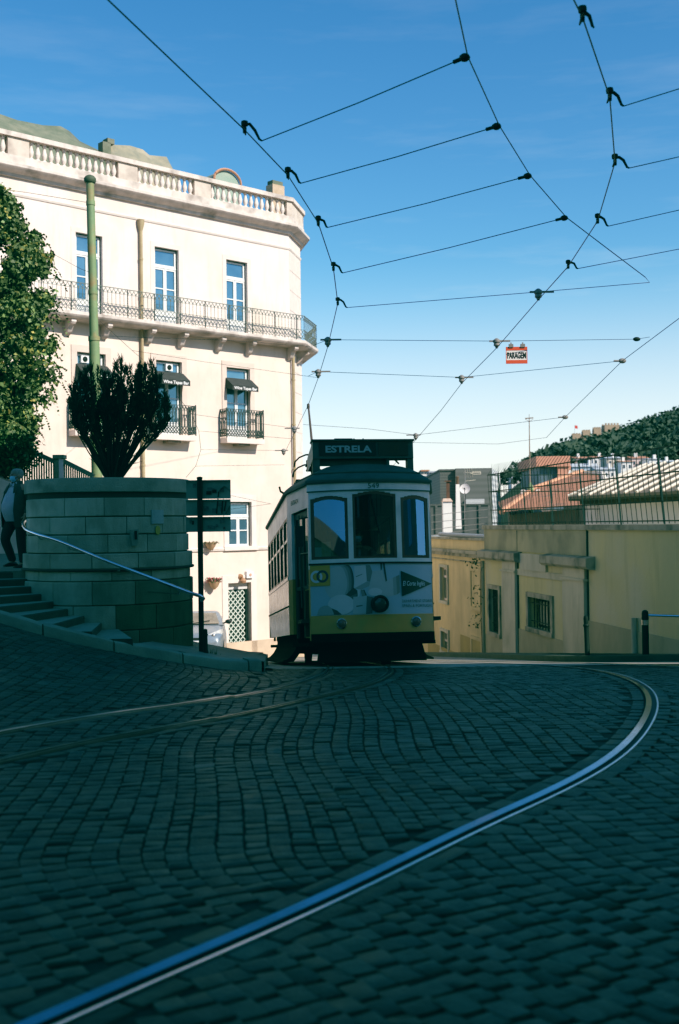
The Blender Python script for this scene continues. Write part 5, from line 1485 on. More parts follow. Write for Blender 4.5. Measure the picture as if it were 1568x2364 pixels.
# dormer block with red edge (seen left of it)
dh = thing('roof_house', 'dark glazed rooftop block with a salmon-red fascia above the orange roof', 'house', at(1270, 1125, 60))
a = at(1245, 1076, 60); b = at(1306, 1118, 60)
m = MB(); m.bx(a.x, b.x, 60, 66, b.z - 5, a.z); m.build('wall', mat('blue_grey_cladding', (.12, .17, .20), (.08, .12, .15), 3, .6), dh)
m = MB(); m.bx(a.x - .2, b.x + .2, 59.7, 66, a.z - .05, a.z + .5); m.bx(b.x - .45, b.x + .25, 59.8, 60, b.z - .5, a.z); m.build('fascia', mat('salmon_fascia', (.60, .30, .20), (.5, .26, .18), 4, .8), dh)
# black block + grey sheds
def simple_block(name, label, u0, v0, u1, v1, Y, depth, mt, cat='building', extra=None, zb=-6):
    a = at(u0, v0, Y); b = at(u1, v1, Y)
    t = thing(name, label, cat, ((a.x + b.x) / 2, Y + depth / 2, b.z))
    m = MB(); m.bx(a.x, b.x, Y, Y + depth, min(b.z, zb), a.z); m.build('wall', mt, t)
    m = MB(); m.bx(a.x - .05, b.x + .05, Y - .05, Y + depth, a.z, a.z + .08); m.build('roof_edge', M['wallstone'] if extra is None else extra, t)
    return t, a, b
def ribbed(name, c1, c2, scale, direction='Z'):
    m = mat(name, c1, None, rough=.6)
    nt = m.node_tree; N = nt.nodes; L = nt.links; b = N['Principled BSDF']; tc = [n for n in N if n.type == 'TEX_COORD'][0]
    wv = N.new('ShaderNodeTexWave'); wv.bands_direction = direction; wv.inputs['Scale'].default_value = scale; L.new(tc.outputs['Object'], wv.inputs['Vector'])
    mx = N.new('ShaderNodeMixRGB'); mx.inputs['Color1'].default_value = (*c1, 1); mx.inputs['Color2'].default_value = (*c2, 1); L.new(wv.outputs['Fac'], mx.inputs['Fac']); L.new(mx.outputs['Color'], b.inputs['Base Color'])
    return m
M['greysiding'] = ribbed('dark_corrugated_siding', (.115, .125, .115), (.075, .085, .08), 2.2)
gt, a, b = simple_block('grey_modern_building', 'flat-roofed dark grey corrugated building between the tram and the fence', 1016, 1087, 1135, 1215, 58, 10, M['greysiding'], extra=M['greysiding'])
x1 = at(1052, 1100, 57.7).x; 
m = MB(); m.bx(x1, b.x + .02, 57.72, 57.99, b.z, a.z + .10); m.build('front_panel', ribbed('slate_grey_panel', (.135, .145, .135), (.11, .12, .11), 1.0), gt)
c = at(1162, 1083, 60); m = MB(); m.loft([[(b.x + .0, 58, b.z), (c.x + .4, 64, b.z), (c.x + .4, 66, b.z), (b.x, 66, b.z)], [(b.x + .0, 58, a.z + .1), (c.x + .4, 64, a.z + .1), (c.x + .4, 66, a.z + .1), (b.x, 66, a.z + .1)]], True); m.build('louvred_side', ribbed('white_louvres', (.60, .63, .64), (.34, .38, .40), 1.1), gt)
p = at(1076, 1152, 57.5); q = at(1119, 1167, 57.5); m = MB(); m.bx(p.x, q.x, 57.55, 57.71, q.z, p.z)
m.build('louvre', ribbed('pale_louvre', (.66, .68, .68), (.25, .28, .28), 4), gt)
gw, a, b = simple_block('grey_roof_wall', 'dark grey panelled rooftop wall standing in front of the corrugated building', 994, 1168, 1128, 1240, 52, 1.0, ribbed('grey_roof_panel', (.10, .11, .105), (.085, .095, .09), .6, 'X'), cat='wall', extra=M['greysiding'])
for k in range(4):
    x = a.x + (b.x - a.x) * (k + .4) / 4; m = MB(); m.bx(x - .05, x + .05, 51.93, 52.0, b.z, a.z); m.build('panel_joint', M['greysiding'], gw)
# chimneys
p = at(1023, 1158, 43); q = at(1045, 1238, 43)
ch = thing('white_chimney', 'square white chimney stack with a tiled cap beside the tram', 'chimney', ((p.x + q.x) / 2, 43.2, q.z))
m = MB(); m.bx(p.x, q.x, 43, 43.5, q.z - 1, p.z); m.build('stack', M['whitewall'], ch)
m = MB(); m.loft([[(p.x - .03, 42.95, p.z), (q.x + .03, 42.95, p.z), (q.x + .03, 43.55, p.z), (p.x - .03, 43.55, p.z)], [(p.x + .02, 43.05, p.z + .12), (q.x - .05, 43.05, p.z + .12), (q.x - .05, 43.4, p.z + .12), (p.x + .02, 43.4, p.z + .12)]], True); m.build('cap', mat('chimney_tiles', (.55, .42, .33), (.45, .33, .26), 9, .9), ch)
fl = at(1034.5, 1112, 43.2); m = MB(); m.bx(fl.x - .06, fl.x + .06, 43.2, 43.3, p.z, fl.z); m.bx(fl.x - .12, fl.x + .12, 43.15, 43.35, fl.z, fl.z + .04); m.build('flue', mat('rusty_flue', (.14, .07, .045), (.10, .05, .035), 5, .8), ch)
p = at(1052, 1099, 50); q = at(1064, 1168, 50)
ch = thing('tall_chimney', 'slim tapering pale chimney with a rusty pot in front of the grey building', 'chimney', ((p.x + q.x) / 2, 50.2, q.z))
cxm = (p.x + q.x) / 2; zt = at(1058, 1118, 50).z
m = MB(); m.loft([[(cxm - .12, 50, q.z - 1), (cxm + .13, 50, q.z - 1), (cxm + .13, 50.2, q.z - 1), (cxm - .12, 50.2, q.z - 1)], [(cxm - .09, 50, zt), (cxm + .06, 50, zt), (cxm + .06, 50.2, zt), (cxm - .09, 50.2, zt)]], True); m.build('stack', M['whitewall'], ch)
m = MB(); m.lathe([(.06, zt), (.06, p.z - .1), (.08, p.z - .06), (.05, p.z)], (cxm - .015, 50.1, 0), 10); m.build('pot', mat('rusty_pot', (.13, .08, .05), None, rough=.8), ch)
dc = at(1074, 1129, 45)
ds = thing('satellite_dish', 'round white satellite dish on a pole above the rooftop wall', 'satellite dish', dc - Vector((0, 0, .8)))
n_ = Vector((-.25, -1, .25)).normalized(); x_ = n_.cross(Vector((0, 0, 1))).normalized(); z_ = x_.cross(n_)
m = MB(); rings = []
for rr, dd in ((.02, .0), (.1, .008), (.17, .03), (.205, .05)):
    rings.append([dc + (x_ * math.cos(2 * pi * k / 24) + z_ * math.sin(2 * pi * k / 24)) * rr + n_ * dd for k in range(24)])
m.loft(rings, False); m.build('reflector', mat('dish_white', (.72, .68, .66), None, rough=.5), ds, True)
m = MB(); m.tube([dc - z_ * .2 + n_ * .04, dc + n_ * .25 - z_ * .05], .012, 6); m.box(dc + n_ * .25 - z_ * .05, (.05, .05, .05)); m.build('feed_arm', M['blackiron'], ds)
m = MB(); m.tube([dc - n_ * .03, dc + Vector((0, .1, -.1)), dc + Vector((0, .1, -1.2))], .018, 6); m.build('pole', M['steel'], ds)
vs, fs, w_ = text2d('NOS', .05, .0, 0, .2); m = MB(lambda x, y, z: dc + x_ * -x + z_ * y + n_ * z); m.mesh([(-.1 + x, .02 + y, .045) for x, y in vs], fs); m.T = lambda x, y, z: dc + x_ * x + z_ * y + n_ * z
m.build('lettering', mat('faded_dish_letters', (.35, .33, .33), None, rough=.6), ds)
# yagi aerial
ya = at(1074, 1092, 45.3)
yt = thing('tv_aerial', 'pale TV aerial with comb of rods above the satellite dish', 'aerial', ya - Vector((0, 0, .6)))
m = MB(); m.tube([ya - Vector((0, 0, 1.4)), ya + Vector((0, 0, .1))], .014, 6); m.build('mast', M['steel'], yt)
m = MB(); m.bar(ya + Vector((-.05, 0, .02)), ya + Vector((.62, 0, .0)), .02); m.bar(ya + Vector((-.0, 0, -.32)), ya + Vector((.42, 0, -.28)), .016)
for k in range(4): m.bar(ya + Vector((-.02 + .09 * k, -.1, .17)), ya + Vector((.04 + .09 * k, .1, -.17)), .014)
for (x0, x1) in ((.20, .33), (.33, .62)):
    m.bar(ya + Vector((x0, 0, .0 if x0 < .3 else .055)), ya + Vector((x1, 0, .055)), .016); m.bar(ya + Vector((x0, 0, .0 if x0 < .3 else -.055)), ya + Vector((x1, 0, -.055)), .016)
m.bar(ya + Vector((.62, 0, .055)), ya + Vector((.62, 0, -.055)), .016); m.build('array', mat('aerial_cream', (.62, .58, .46), None, rough=.5), yt)
# rooftop mast with green column and floodlights
mp_ = at(1222, 966, 42); mb_ = at(1226, 1185, 42)
ms = thing('roof_mast', 'thin tall mast rising from a fluted green column with floodlights among the roofs', 'mast', mb_)
m = MB(); m.tube([(mb_.x - .02, 42, at(1226, 1140, 42).z), (mp_.x, 42, mp_.z)], [.03, .016], 8); m.bar((mp_.x - .15, 42, mp_.z), (mp_.x + .15, 42, mp_.z + .02), .04); m.tube([(mp_.x, 42, mp_.z), (mp_.x, 42, mp_.z + .16)], .01, 5); m.bar((mp_.x - .15, 42, mp_.z - .02), (mp_.x, 42, mp_.z - .12), .015); m.bar((mp_.x + .15, 42, mp_.z - .02), (mp_.x, 42, mp_.z - .12), .015); m.build('mast_tube', mat('weathered_mast', (.25, .20, .15), None, rough=.6), ms)
zt = at(1226, 1132, 42).z; m = MB()
for k in range(8):
    a = 2 * pi * k / 8; m.tube([(mb_.x + .07 * math.cos(a), 42 + .07 * math.sin(a), mb_.z - .2), (mb_.x + .06 * math.cos(a), 42 + .06 * math.sin(a), zt)], .03, 6)
m.lathe([(.11, zt), (.12, zt + .06), (.03, zt + .3)], (mb_.x, 42, 0), 12); m.build('column', mat('light_green_column', (.22, .32, .16), (.17, .25, .13), 5, .6), ms, True)
for sx in (-1, 1):
    m = MB(); m.lathe([(.02, -.1), (.1, -.08), (.11, .04), (.1, .05)], (mb_.x + sx * .27 - .02, 41.9, zt - .12 + .05), 12, 'Y'); m.bar((mb_.x, 42, zt - .12), (mb_.x + sx * .2, 42, zt - .1), .03); m.build('floodlight', M['surround'], ms, True)

# ------------------------------------------------------------------ castle hill, city in the distance
HY = 620.0
RIDGE = [(1120, 1180), (1180, 1130), (1215, 1098), (1240, 1080), (1290, 1058), (1330, 1042), (1400, 1022), (1450, 1010), (1500, 997), (1560, 975), (1640, 955), (1800, 935), (2100, 950), (2600, 1010)]
ru = [r[0] for r in RIDGE]; rv = [r[1] for r in RIDGE]
def hillz(u, f):
    """height at bearing u, f=0 foot (Y=330) .. 1 ridge (Y=620)"""
    Yh = 330 + (HY - 330) * f
    zr = at(u, float(np.interp(u, ru, rv)), HY).z; zf = min(at(u, 1130, 330).z, zr * .5)
    return zf + (zr - zf) * (f ** .8), Yh
V_ = []; NU = 60; NF = 14
for j in range(NF + 4):
    for i in range(NU):
        u = 1120 + (2600 - 1120) * i / (NU - 1); f = j / (NF - 1)
        if f <= 1: z, Yh = hillz(u, f)
        else: z, Yh = hillz(u, 1); Yh += (f - 1) * 500; z -= (f - 1) * 120
        p = at(u, 1200, Yh); V_.append((p.x, Yh, z))
        if j == 0: V_[-1] = (p.x, Yh - 40, -12)
Fq = [(j * NU + i, j * NU + i + 1, (j + 1) * NU + i + 1, (j + 1) * NU + i) for j in range(NF + 3) for i in range(NU - 1)]
o = fast_mesh('hill', V_, Fq, mat('scrub_hillside', (.035, .055, .025), (.02, .035, .018), .05, .95)); struct(o)
# pine and scrub wood on the hill, one mass
hr_ = random.Random(21)
LV_ = []; LF = []; LC = []
def clump(c, rx, rz, n, size, tone):
    for k in range(n):
        th = hr_.uniform(0, 2 * pi); ph = math.acos(hr_.uniform(-.5, 1)); rr = hr_.uniform(.75, 1.05)
        p = c + Vector((rx * rr * math.sin(ph) * math.cos(th), rx * rr * math.sin(ph) * math.sin(th), rz * rr * math.cos(ph)))
        d1 = Vector((hr_.uniform(-1, 1), hr_.uniform(-1, 1), hr_.uniform(-1, 1))).normalized() * size * hr_.uniform(.6, 1.2); d2 = d1.cross(Vector((hr_.uniform(-1, 1), hr_.uniform(-1, 1), 1))).normalized() * size * .7
        b = len(LV_); LV_.extend([p - d1, p - d2, p + d1, p + d2]); LF.append((b, b + 1, b + 2, b + 3))
        t = tone * hr_.uniform(.8, 1.2) * (.62 + .45 * math.cos(ph)); LC.extend([(t * .7 + .012, t * 1.05 + .02, t * .55 + .022, 1)] * 4)  # light crown tops, dark undersides and a bluish haze painted into the leaves
for k in range(520):
    u = hr_.uniform(1185, 1900); f = hr_.uniform(.12, 1.0)
    z, Yh = hillz(u, f); p = at(u, 1200, Yh); 
    vv = 1182 - F * (z - 1.6) / Yh + 24
    if vv > 1085 and hr_.random() < .75: continue
    if 1290 < u < 1445 and f > .66: continue
    if f < .45 and hr_.random() < .6: continue
    r = hr_.uniform(3.5, 7.5)
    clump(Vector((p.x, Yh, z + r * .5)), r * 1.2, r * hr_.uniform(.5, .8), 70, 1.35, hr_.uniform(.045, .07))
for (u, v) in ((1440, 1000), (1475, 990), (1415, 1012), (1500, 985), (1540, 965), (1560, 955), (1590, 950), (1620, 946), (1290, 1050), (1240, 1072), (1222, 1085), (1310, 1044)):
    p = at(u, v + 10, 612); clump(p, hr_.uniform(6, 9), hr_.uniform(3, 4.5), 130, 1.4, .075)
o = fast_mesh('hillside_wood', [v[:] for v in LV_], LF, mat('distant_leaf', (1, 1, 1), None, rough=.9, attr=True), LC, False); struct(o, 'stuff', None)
o['label'] = 'dark green pine wood covering the castle hill'
# castle
cs = thing('castle', 'pale stone castle with four crenellated towers on the wooded hilltop', 'castle', at(1375, 1010, 625))
M['castle'] = mat('castle_stone', (.42, .33, .23), (.33, .26, .18), .2, .9)
for (u0, u1, v) in ((1322, 1343, 1002), (1346, 1365, 994), (1371, 1389, 988), (1396, 1431, 979)):
    a = at(u0, v + 2, 624); b = at(u1, 1045, 624); m = MB(); m.bx(a.x, b.x, 624, 624 + (b.x - a.x), b.z, a.z)
    n = max(3, int((b.x - a.x) / 1.6))
    for k in range(n):
        x = a.x + (b.x - a.x) * (k + .5) / n; m.bx(x - .45, x + .45, 624, 624.8, a.z, a.z + 1.0); m.bx(x - .45, x + .45, 624 + (b.x - a.x) - .8, 624 + (b.x - a.x), a.z, a.z + 1.0)
    m.build('tower', M['castle'], cs)
a = at(1330, 1016, 630); b = at(1425, 1045, 630); m = MB(); m.bx(a.x, b.x, 630, 632, b.z, a.z - 1); m.build('curtain_wall', M['castle'], cs)
fpz = at(1327, 994, 626); m = MB(); m.bx(fpz.x - .1, fpz.x + .1, 626, 626.2, fpz.z - 5, fpz.z + 3); fg = thing('flag', 'small red flag on a pole over the leftmost castle tower', 'flag', fpz); m.build('pole', M['steel'], fg)
m = MB(); m.poly([(fpz.x + .1, 626.1, fpz.z + 1.2), (fpz.x + 1.7, 626.1, fpz.z + .9), (fpz.x + 1.7, 626.1, fpz.z + 2.6), (fpz.x + .1, 626.1, fpz.z + 3)]); m.build('cloth', mat('red_flag', (.6, .08, .06), None, rough=.8), fg)
# houses below the hill
fhm = [M['whitewall'], mat('cream_far_wall', (.60, .54, .45), None, rough=.9), mat('pink_far_wall', (.58, .46, .42), None, rough=.9), mat('blue_far_wall', (.42, .50, .56), None, rough=.9)]
M['ftile'] = mat('distant_roof_tile', (.45, .22, .12), (.38, .20, .13), .5, .9); M['fgrey'] = mat('distant_grey_roof', (.42, .45, .47), None, rough=.8); M['fwin'] = mat('distant_window', (.05, .07, .09), None, rough=.3)
FH = [(1196, 1104, 30, 30, 420, 0, 1, 'white house with a grey roof at the far left foot of the hill'), (1233, 1088, 24, 30, 400, 0, 0, 'small white house half hidden by the fence spikes'), (1262, 1080, 28, 34, 390, 1, 0, 'cream house under the dark wood with an orange roof'),
      (1300, 1066, 36, 40, 380, 0, 0, 'long white house with an orange roof below the castle'), (1344, 1058, 34, 46, 370, 2, 0, 'pink house with orange roof just right of the long white one'), (1384, 1056, 30, 50, 365, 0, 0, 'white house with two white chimneys below the castle'),
      (1352, 1078, 60, 40, 330, 3, 1, 'broad pale blue house with a grey sheet roof'), (1418, 1058, 34, 56, 350, 1, 1, 'cream house with a grey roof right of the castle houses'), (1448, 1066, 28, 50, 330, 0, 0, 'tall narrow white house near the right end of the fence top'),
      (1478, 1058, 40, 50, 340, 2, 0, 'pink house with an orange roof behind the ribbed roof'), (1512, 1060, 26, 44, 330, 0, 1, 'white house with grey roof at the foot of the dark wood'), (1545, 1066, 34, 44, 330, 3, 1, 'blue house with grey roof near the right edge'), (1400, 1084, 44, 40, 300, 0, 1, 'nearest white house, grey roof, above the ribbed roof')]
for (u, v, wpx, hpx, Y, wm, rm, lab) in FH:
    a = at(u - wpx / 2, v, Y); b = at(u + wpx / 2, v + hpx, Y); dp = 9
    t = thing('hillside_house', lab, 'house', ((a.x + b.x) / 2, Y, b.z), 'houses at the foot of the castle hill')
    m = MB(); m.bx(a.x, b.x, Y, Y + dp, b.z - 8, a.z); m.build('wall', fhm[wm], t)
    rz = (b.x - a.x) * .16; m = MB()
    m.loft([[(a.x - .3, Y - .4, a.z), (a.x - .3, Y + dp / 2, a.z + rz), (a.x - .3, Y + dp + .4, a.z)], [(b.x + .3, Y - .4, a.z), (b.x + .3, Y + dp / 2, a.z + rz), (b.x + .3, Y + dp + .4, a.z)]], True); ro = m.build('roof', M['ftile'] if rm == 0 else M['fgrey'], t)
    x = a.x + (b.x - a.x) * hr_.uniform(.2, .8); m = MB(); m.bx(x - .4, x + .4, Y + 2, Y + 3, a.z, a.z + rz + .9); m.build('chimney', M['whitewall'], ro)
    n = max(2, int((b.x - a.x) / 1.6))
    for k in range(n):
        for r_ in range(2):
            x = a.x + (b.x - a.x) * (k + .5) / n; z = a.z - .9 - r_ * 2.2
            m = MB(); m.bx(x - .3, x + .3, Y - .06, Y, z - 1.0, z); m.build('window', M['fwin'], t)
for (u0, u1, v, Y, lab) in ((973, 993, 1088, 470, 'distant tower block with a pinkish roof edge beside the tram roof'), (991, 1014, 1091, 450, 'distant white apartment tower with pink bands beside the grey building')):
    a = at(u0, v, Y); b = at(u1, 1230, Y); t = thing('apartment_tower', lab, 'building', ((a.x + b.x) / 2, Y, -5), 'distant apartment towers')
    m = MB(); m.bx(a.x, b.x, Y, Y + 12, -12, a.z); m.build('wall', fhm[2] if u0 > 980 else fhm[1], t)
    m = MB(); m.bx(a.x - .2, b.x + .2, Y - .3, Y + 12, a.z, a.z + .6); m.build('roof', M['ftile'] if u0 < 980 else M['fgrey'], t)
    z = a.z - 1.5
    while z > 0:
        m = MB(); m.bx(a.x + .3, b.x - .3, Y - .35, Y, z - .5, z); m.build('balcony', M['whitewall'], t)
        for k in range(3):
            x = a.x + (b.x - a.x) * (k + .5) / 3; m = MB(); m.bx(x - .45, x + .45, Y - .05, Y, z + .3, z + 1.3); m.build('window', M['fwin'], t)
        z -= 2.9
for (u0, u1, v, Y, lab) in ((995, 1016, 1158, 300, 'white houses with an orange roof low between tram and chimney'),):
    a = at(u0, v, Y); b = at(u1, 1230, Y); t = thing('far_house', lab, 'house', ((a.x + b.x) / 2, Y, -5))
    m = MB(); m.bx(a.x, b.x, Y, Y + 8, -10, a.z); m.build('wall', M['whitewall'], t); m = MB(); m.loft([[(a.x - .3, Y - .3, a.z), (a.x - .3, Y + 4, a.z + 1.3), (a.x - .3, Y + 8, a.z)], [(b.x + .3, Y - .3, a.z), (b.x + .3, Y + 4, a.z + 1.3), (b.x + .3, Y + 8, a.z)]], True); m.build('roof', M['ftile'], t)

# ------------------------------------------------------------------ buildings behind the photographer (for the street's shade and the tram's reflections)
def plain_building(name, label, pts, h, mt, roofm, zb=-3):
    c = sum((Vector((x, y, 0)) for x, y in pts), Vector()) / len(pts)
    t = thing(name, label, 'building', (c.x, c.y, zb)); m = MB()
    m.loft([[(x, y, zb) for x, y in pts], [(x, y, h) for x, y in pts]], True); m.build('wall', mt, t)
    m = MB(); m.loft([[(c.x + (x - c.x) * 1.02, c.y + (y - c.y) * 1.02, h) for x, y in pts], [(c.x + (x - c.x) * .55, c.y + (y - c.y) * .55, h + 1.2) for x, y in pts]], True); m.build('roof', roofm, t)
    n = len(pts)
    for i in range(n):
        a = Vector((*pts[i], 0)); b = Vector((*pts[(i + 1) % n], 0)); L_ = (b - a).length; d = (b - a).normalized(); nn = Vector((d.y, -d.x, 0))
        if nn.dot((a + b) / 2 - c) < 0: nn = -nn
        k = int(L_ / 3.2)
        if i % 2 and L_ > 12 or L_ > 12:
            for q in range(min(k, 6)):
                for z in np.arange(1.5, h - 2.5, 3.4):
                    p = a + d * (L_ * (q + .5) / min(k, 6)) + nn * .03 + Vector((0, 0, z)); m = MB(); m.box(p, (1.1, .08, 1.7), (d, nn, Vector((0, 0, 1)))); m.build('window', M['winglass'], t)
    return t
SH = 24.0
cx0 = Vector((1, 20.4, 0)) + SAZ * 17.5
c1 = (cx0.x, cx0.y); 
plain_building('tall_house', 'tall rendered apartment house behind and right of the viewpoint', [c1, (c1[0] + SAZ.x * 16, c1[1] + SAZ.y * 16), (30, -14), (24, -34), (11.5, -30), (11, -2)], SH, M['whitewall'] if False else mat('grey_render', (.36, .34, .30), (.30, .28, .25), 1, .9), M['tile'])
plain_building('reflection_house', 'unseen dark house added behind the viewpoint for the windscreen reflection', [(-4, -22), (16, -24), (16, -34), (-4, -33)], 17, mat('dim_brown_render', (.16, .14, .11), (.12, .105, .085), 1, .9), M['tile'])  # unseen house added to keep the middle windscreen's reflection dark
# where the left windscreen of the tram looks: a low yellow house under a red roof
def refl(s_, z_):
    p = AR(s_, 0, z_); q = AR(s_ + .01, 0, z_); t = (q - p).normalized(); n = TU.cross(t).normalized()
    if n.y > 0: n = -n
    d = (p - CAM).normalized(); return p, d - n * (2 * d.dot(n))
pA, dA = refl(-.95, 1.98); pB, dB = refl(-.42, 1.98); pC, dC = refl(-.7, 2.18)
kA = 24.0 / math.hypot(dA.x, dA.y); a_ = pA + dA * kA; kB = 27.0 / math.hypot(dB.x, dB.y); b_ = pB + dB * kB; c_ = pC + dC * (25.5 / math.hypot(dC.x, dC.y))
e_ = (b_ - a_).normalized(); e_.z = 0; a2 = a_ - e_ * 6; b2 = b_ + e_ * 5; bk = Vector((e_.y, -e_.x, 0)) 
if bk.y > 0: bk = -bk
he = (a_.z + b_.z) / 2 - .25
plain_building('yellow_corner_house', 'low yellow house with a red tiled roof behind and left of the viewpoint', [(a2.x, a2.y), (b2.x, b2.y), (b2.x + bk.x * 8, b2.y + bk.y * 8), (a2.x + bk.x * 8, a2.y + bk.y * 8)], he, M['yellowwall'], M['tile'])
# ------------------------------------------------------------------ overhead wires
def onz(u, v, H):
    r = ray(u, v); prev = None; y = 2.0
    while y < 75:
        f = 1.6 + r.z * y - (zc(y) + H)
        if prev is not None and prev * f <= 0: return Vector((r.x * y, y, 1.6 + r.z * y))
        prev = f; y += .02
    return at(u, v, 40)
M['wire'] = mat('dark_copper_wire', (.018, .018, .018), None, rough=.5, metal=.3)
M['wiregrey'] = mat('grey_fitting', (.22, .21, .19), None, rough=.6)
def wire(name, label, pts, r, group, cat='wire'):
    c = sum(pts, Vector()) / len(pts); m = MB(); m.tube(pts, r, 6); o = m.build(name, M['wire'], None, True, loc=c); tag(o, label, cat, group); return o
GW = 'overhead tram wires'
LWP = [onz(u, v, 5.6) for u, v in ((250, 0), (565, 300), (665, 405), (735, 515), (770, 620), (780, 700), (757, 800), (735, 872), (712, 935), (680, 1000), (655, 1050))]
LWP = [LWP[0] + (LWP[0] - LWP[1]) * 1.2] + LWP
RWP = [onz(u, v, 5.6) for u, v in ((1325, 0), (1345, 40), (1408, 225), (1420, 375), (1380, 510), (1312, 615), (1243, 692), (1147, 803), (1066, 885), (1018, 948), (960, 1015))]
RWP = [RWP[0] + Vector((-.9, -2.2, .0))] + RWP
RWP.append(RWP[-1] + (RWP[-1] - RWP[-2]) * 1.5)
wire('contact_wire', 'left tram contact wire curving down to the trolley pole of the tram', LWP, .0064, GW)
wire('contact_wire', 'right tram contact wire bending round the curve and down behind the destination box', RWP, .0064, GW)
SWP = [onz(u, v, 5.75) for u, v in ((1052, 0), (1080, 130), (1153, 290), (1224, 405), (1308, 502), (1400, 572), (1490, 640))]
wire('pull_off_wire', 'pull-off wire running from top centre down to the right, across the right contact wire', [SWP[0] + (SWP[0] - SWP[1])] + SWP, .006, GW)
GWP = [onz(1568, 735, 5.6) + (onz(1568, 735, 5.6) - onz(1437, 833, 5.6)) * 2.5, onz(1568, 735, 5.6), onz(1437, 833, 5.6), onz(1305, 963, 5.6), onz(1262, 1010, 5.6)]
wire('guy_wire', 'thin guy wire dropping leftwards from the right edge below the stop sign', GWP, .006, GW)
def clampd(p, q, label, group, arm=True):
    """gooseneck clamp: ear along the wire at p, bolt on top, curved arm reaching q where the span wire starts"""
    t = thing('wire_clamp', label, 'wire clamp', p, group); d = (q - p)
    m = MB(); m.lathe([(.018, -.03), (.02, .02), (.014, .035), (.032, .04), (.036, .065), (.032, .085), (.015, .092)], p, 10); m.build('bolt', M['blackiron'], t, True)
    m = MB(); a = p + Vector((.0, -.10, 0)); m.tube([p + Vector((-.015, -.11, -.01)), p, p + Vector((.0, .11, -.01))], [.007, .017, .007], 6); m.build('ear', M['blackiron'], t, True)
    if arm:
        h = Vector((0, 0, 1)); L_ = d.length
        m = MB(); m.tube([p + h * .05, p + d * .3 + h * (.10 * L_ / .22), p + d * .6 + h * .06, p + d * .85 - h * .0, q], [.016, .016, .015, .012, .009], 7); m.build('arm', M['blackiron'], t, True)
    return t
def at_depth(u, v, p): return at(u, v, p.y)
LN = [(2, 605, 325, 1080, 130, 'first and highest'), (3, 695, 423, 1150, 290, 'second'), (4, 757, 525, 1220, 405, 'third'), (5, 792, 630, 1305, 502, 'fourth')]
for k, (i, u, v, u2, v2, nm) in enumerate(LN):
    p = LWP[i]; q = at(u, v, p.y); e = SWP[1 + k]
    clampd(p, q, f'{["topmost", "second", "third", "fourth"][k]} black gooseneck clamp down the left contact wire', 'gooseneck clamps')
    w_ = wire('span_wire', f'{nm} span wire between the left contact wire and the pull-off wire', [q, q.lerp(e, .5) + Vector((0, 0, -.015)), e], .005, 'span wires')
    tt = thing('wire_insulator', f'{["topmost", "second", "third", "lowest"][k]} dark insulator on the pull-off wire, at the end of a span wire', 'insulator', e, 'insulators on the pull-off wire')
    m = MB(); m.ball(e - (e - q).normalized() * .03, .05, .05, .035, 8, 6); m.tube([e, e - (e - q).normalized() * .14], .018, 6); m.build('body', M['blackiron'], tt, True)
# right-hand gooseneck clamps with spans running off to the right
for k, (i, u, v, u2, v2) in enumerate(((2, 1372, 64, 1372, 64), (3, 1440, 245, 1568, 205), (4, 1453, 388, 1568, 362), (5, 1405, 522, 1568, 485), (6, 1335, 620, 1568, 575))):
    p = RWP[i]; q = at(u, v, p.y)
    clampd(p, q, f'{["topmost", "second", "third", "fourth", "fifth"][k]} black gooseneck clamp down the right contact wire', 'gooseneck clamps')
    if k:
        r_ = at(u2 + (u2 - u) * 7, v2 + (v2 - v) * 7, p.y + 1.5)
        wire('span_wire', f'{["", "first", "second", "third", "fourth"][k]} span wire leaving the right contact wire for the right edge', [q, r_], .0047, 'span wires')
# straight hangers lower down
def hanger(p, ax, label):
    t = thing('wire_hanger', label, 'wire hanger', p, 'straight hangers on the contact wires')
    m = MB(); m.bar(p + Vector((0, 0, .12)) - ax * .13, p + Vector((0, 0, .12)) + ax * .24, .028); m.build('bar', M['wiregrey'], t)
    m = MB(); m.lathe([(.02, -.01), (.03, .02), (.055, .04), (.05, .08), (.065, .10), (.06, .14), (.02, .17)], p, 10); m.build('insulator', M['wiregrey'], t, True)
    return t
AX = Vector((1, 0, 0)); UPV = Vector((0, 0, .12))
p5 = LWP[6]; q5 = at(802, 710, p5.y); clampd(p5, q5, 'pale gooseneck clamp at the sharpest bend of the left contact wire', 'gooseneck clamps')
wire('span_wire', 'span wire from the left bend through the upper straight hanger to the far right', [q5, RWP[7] + UPV, at(1500, 652, 18.0), SWP[-1]], .0047, 'span wires')
hanger(RWP[7], AX, 'uppermost straight hanger on the right contact wire')
hanger(RWP[8], AX, 'straight hanger on the right contact wire just left of the red and white stop sign')
hanger(RWP[9], AX, 'straight hanger on the right contact wire below the stop sign')
hanger(RWP[11], -AX, 'straight hanger low on the right contact wire just above the tram')
hanger(LWP[7], AX, 'straight hanger on the left contact wire level with the corner balcony')
hanger(LWP[8], AX, 'straight hanger on the left contact wire just under the corner balcony')
hanger(LWP[10], -AX, 'straight hanger on the left contact wire in front of the corner drainpipe')
hanger(LWP[11], -AX, 'lowest straight hanger on the left contact wire, near the tram roof')
s1 = [at(722, 798, LWP[7].y), LWP[7] + UPV, RWP[8] + UPV, at(1470, 783, 20.6), at(1500, 778, 20.8)]
wire('span_wire', 'span wire that carries the red and white stop sign', s1, .0047, 'span wires')
t_ = thing('wire_insulator', 'dark insulator near the right end of the stop-sign span wire', 'insulator', at(1470, 783, 20.6)); m = MB(); m.ball(at(1470, 783, 20.6), .07, .05, .04, 8, 6); m.build('body', M['blackiron'], t_, True)
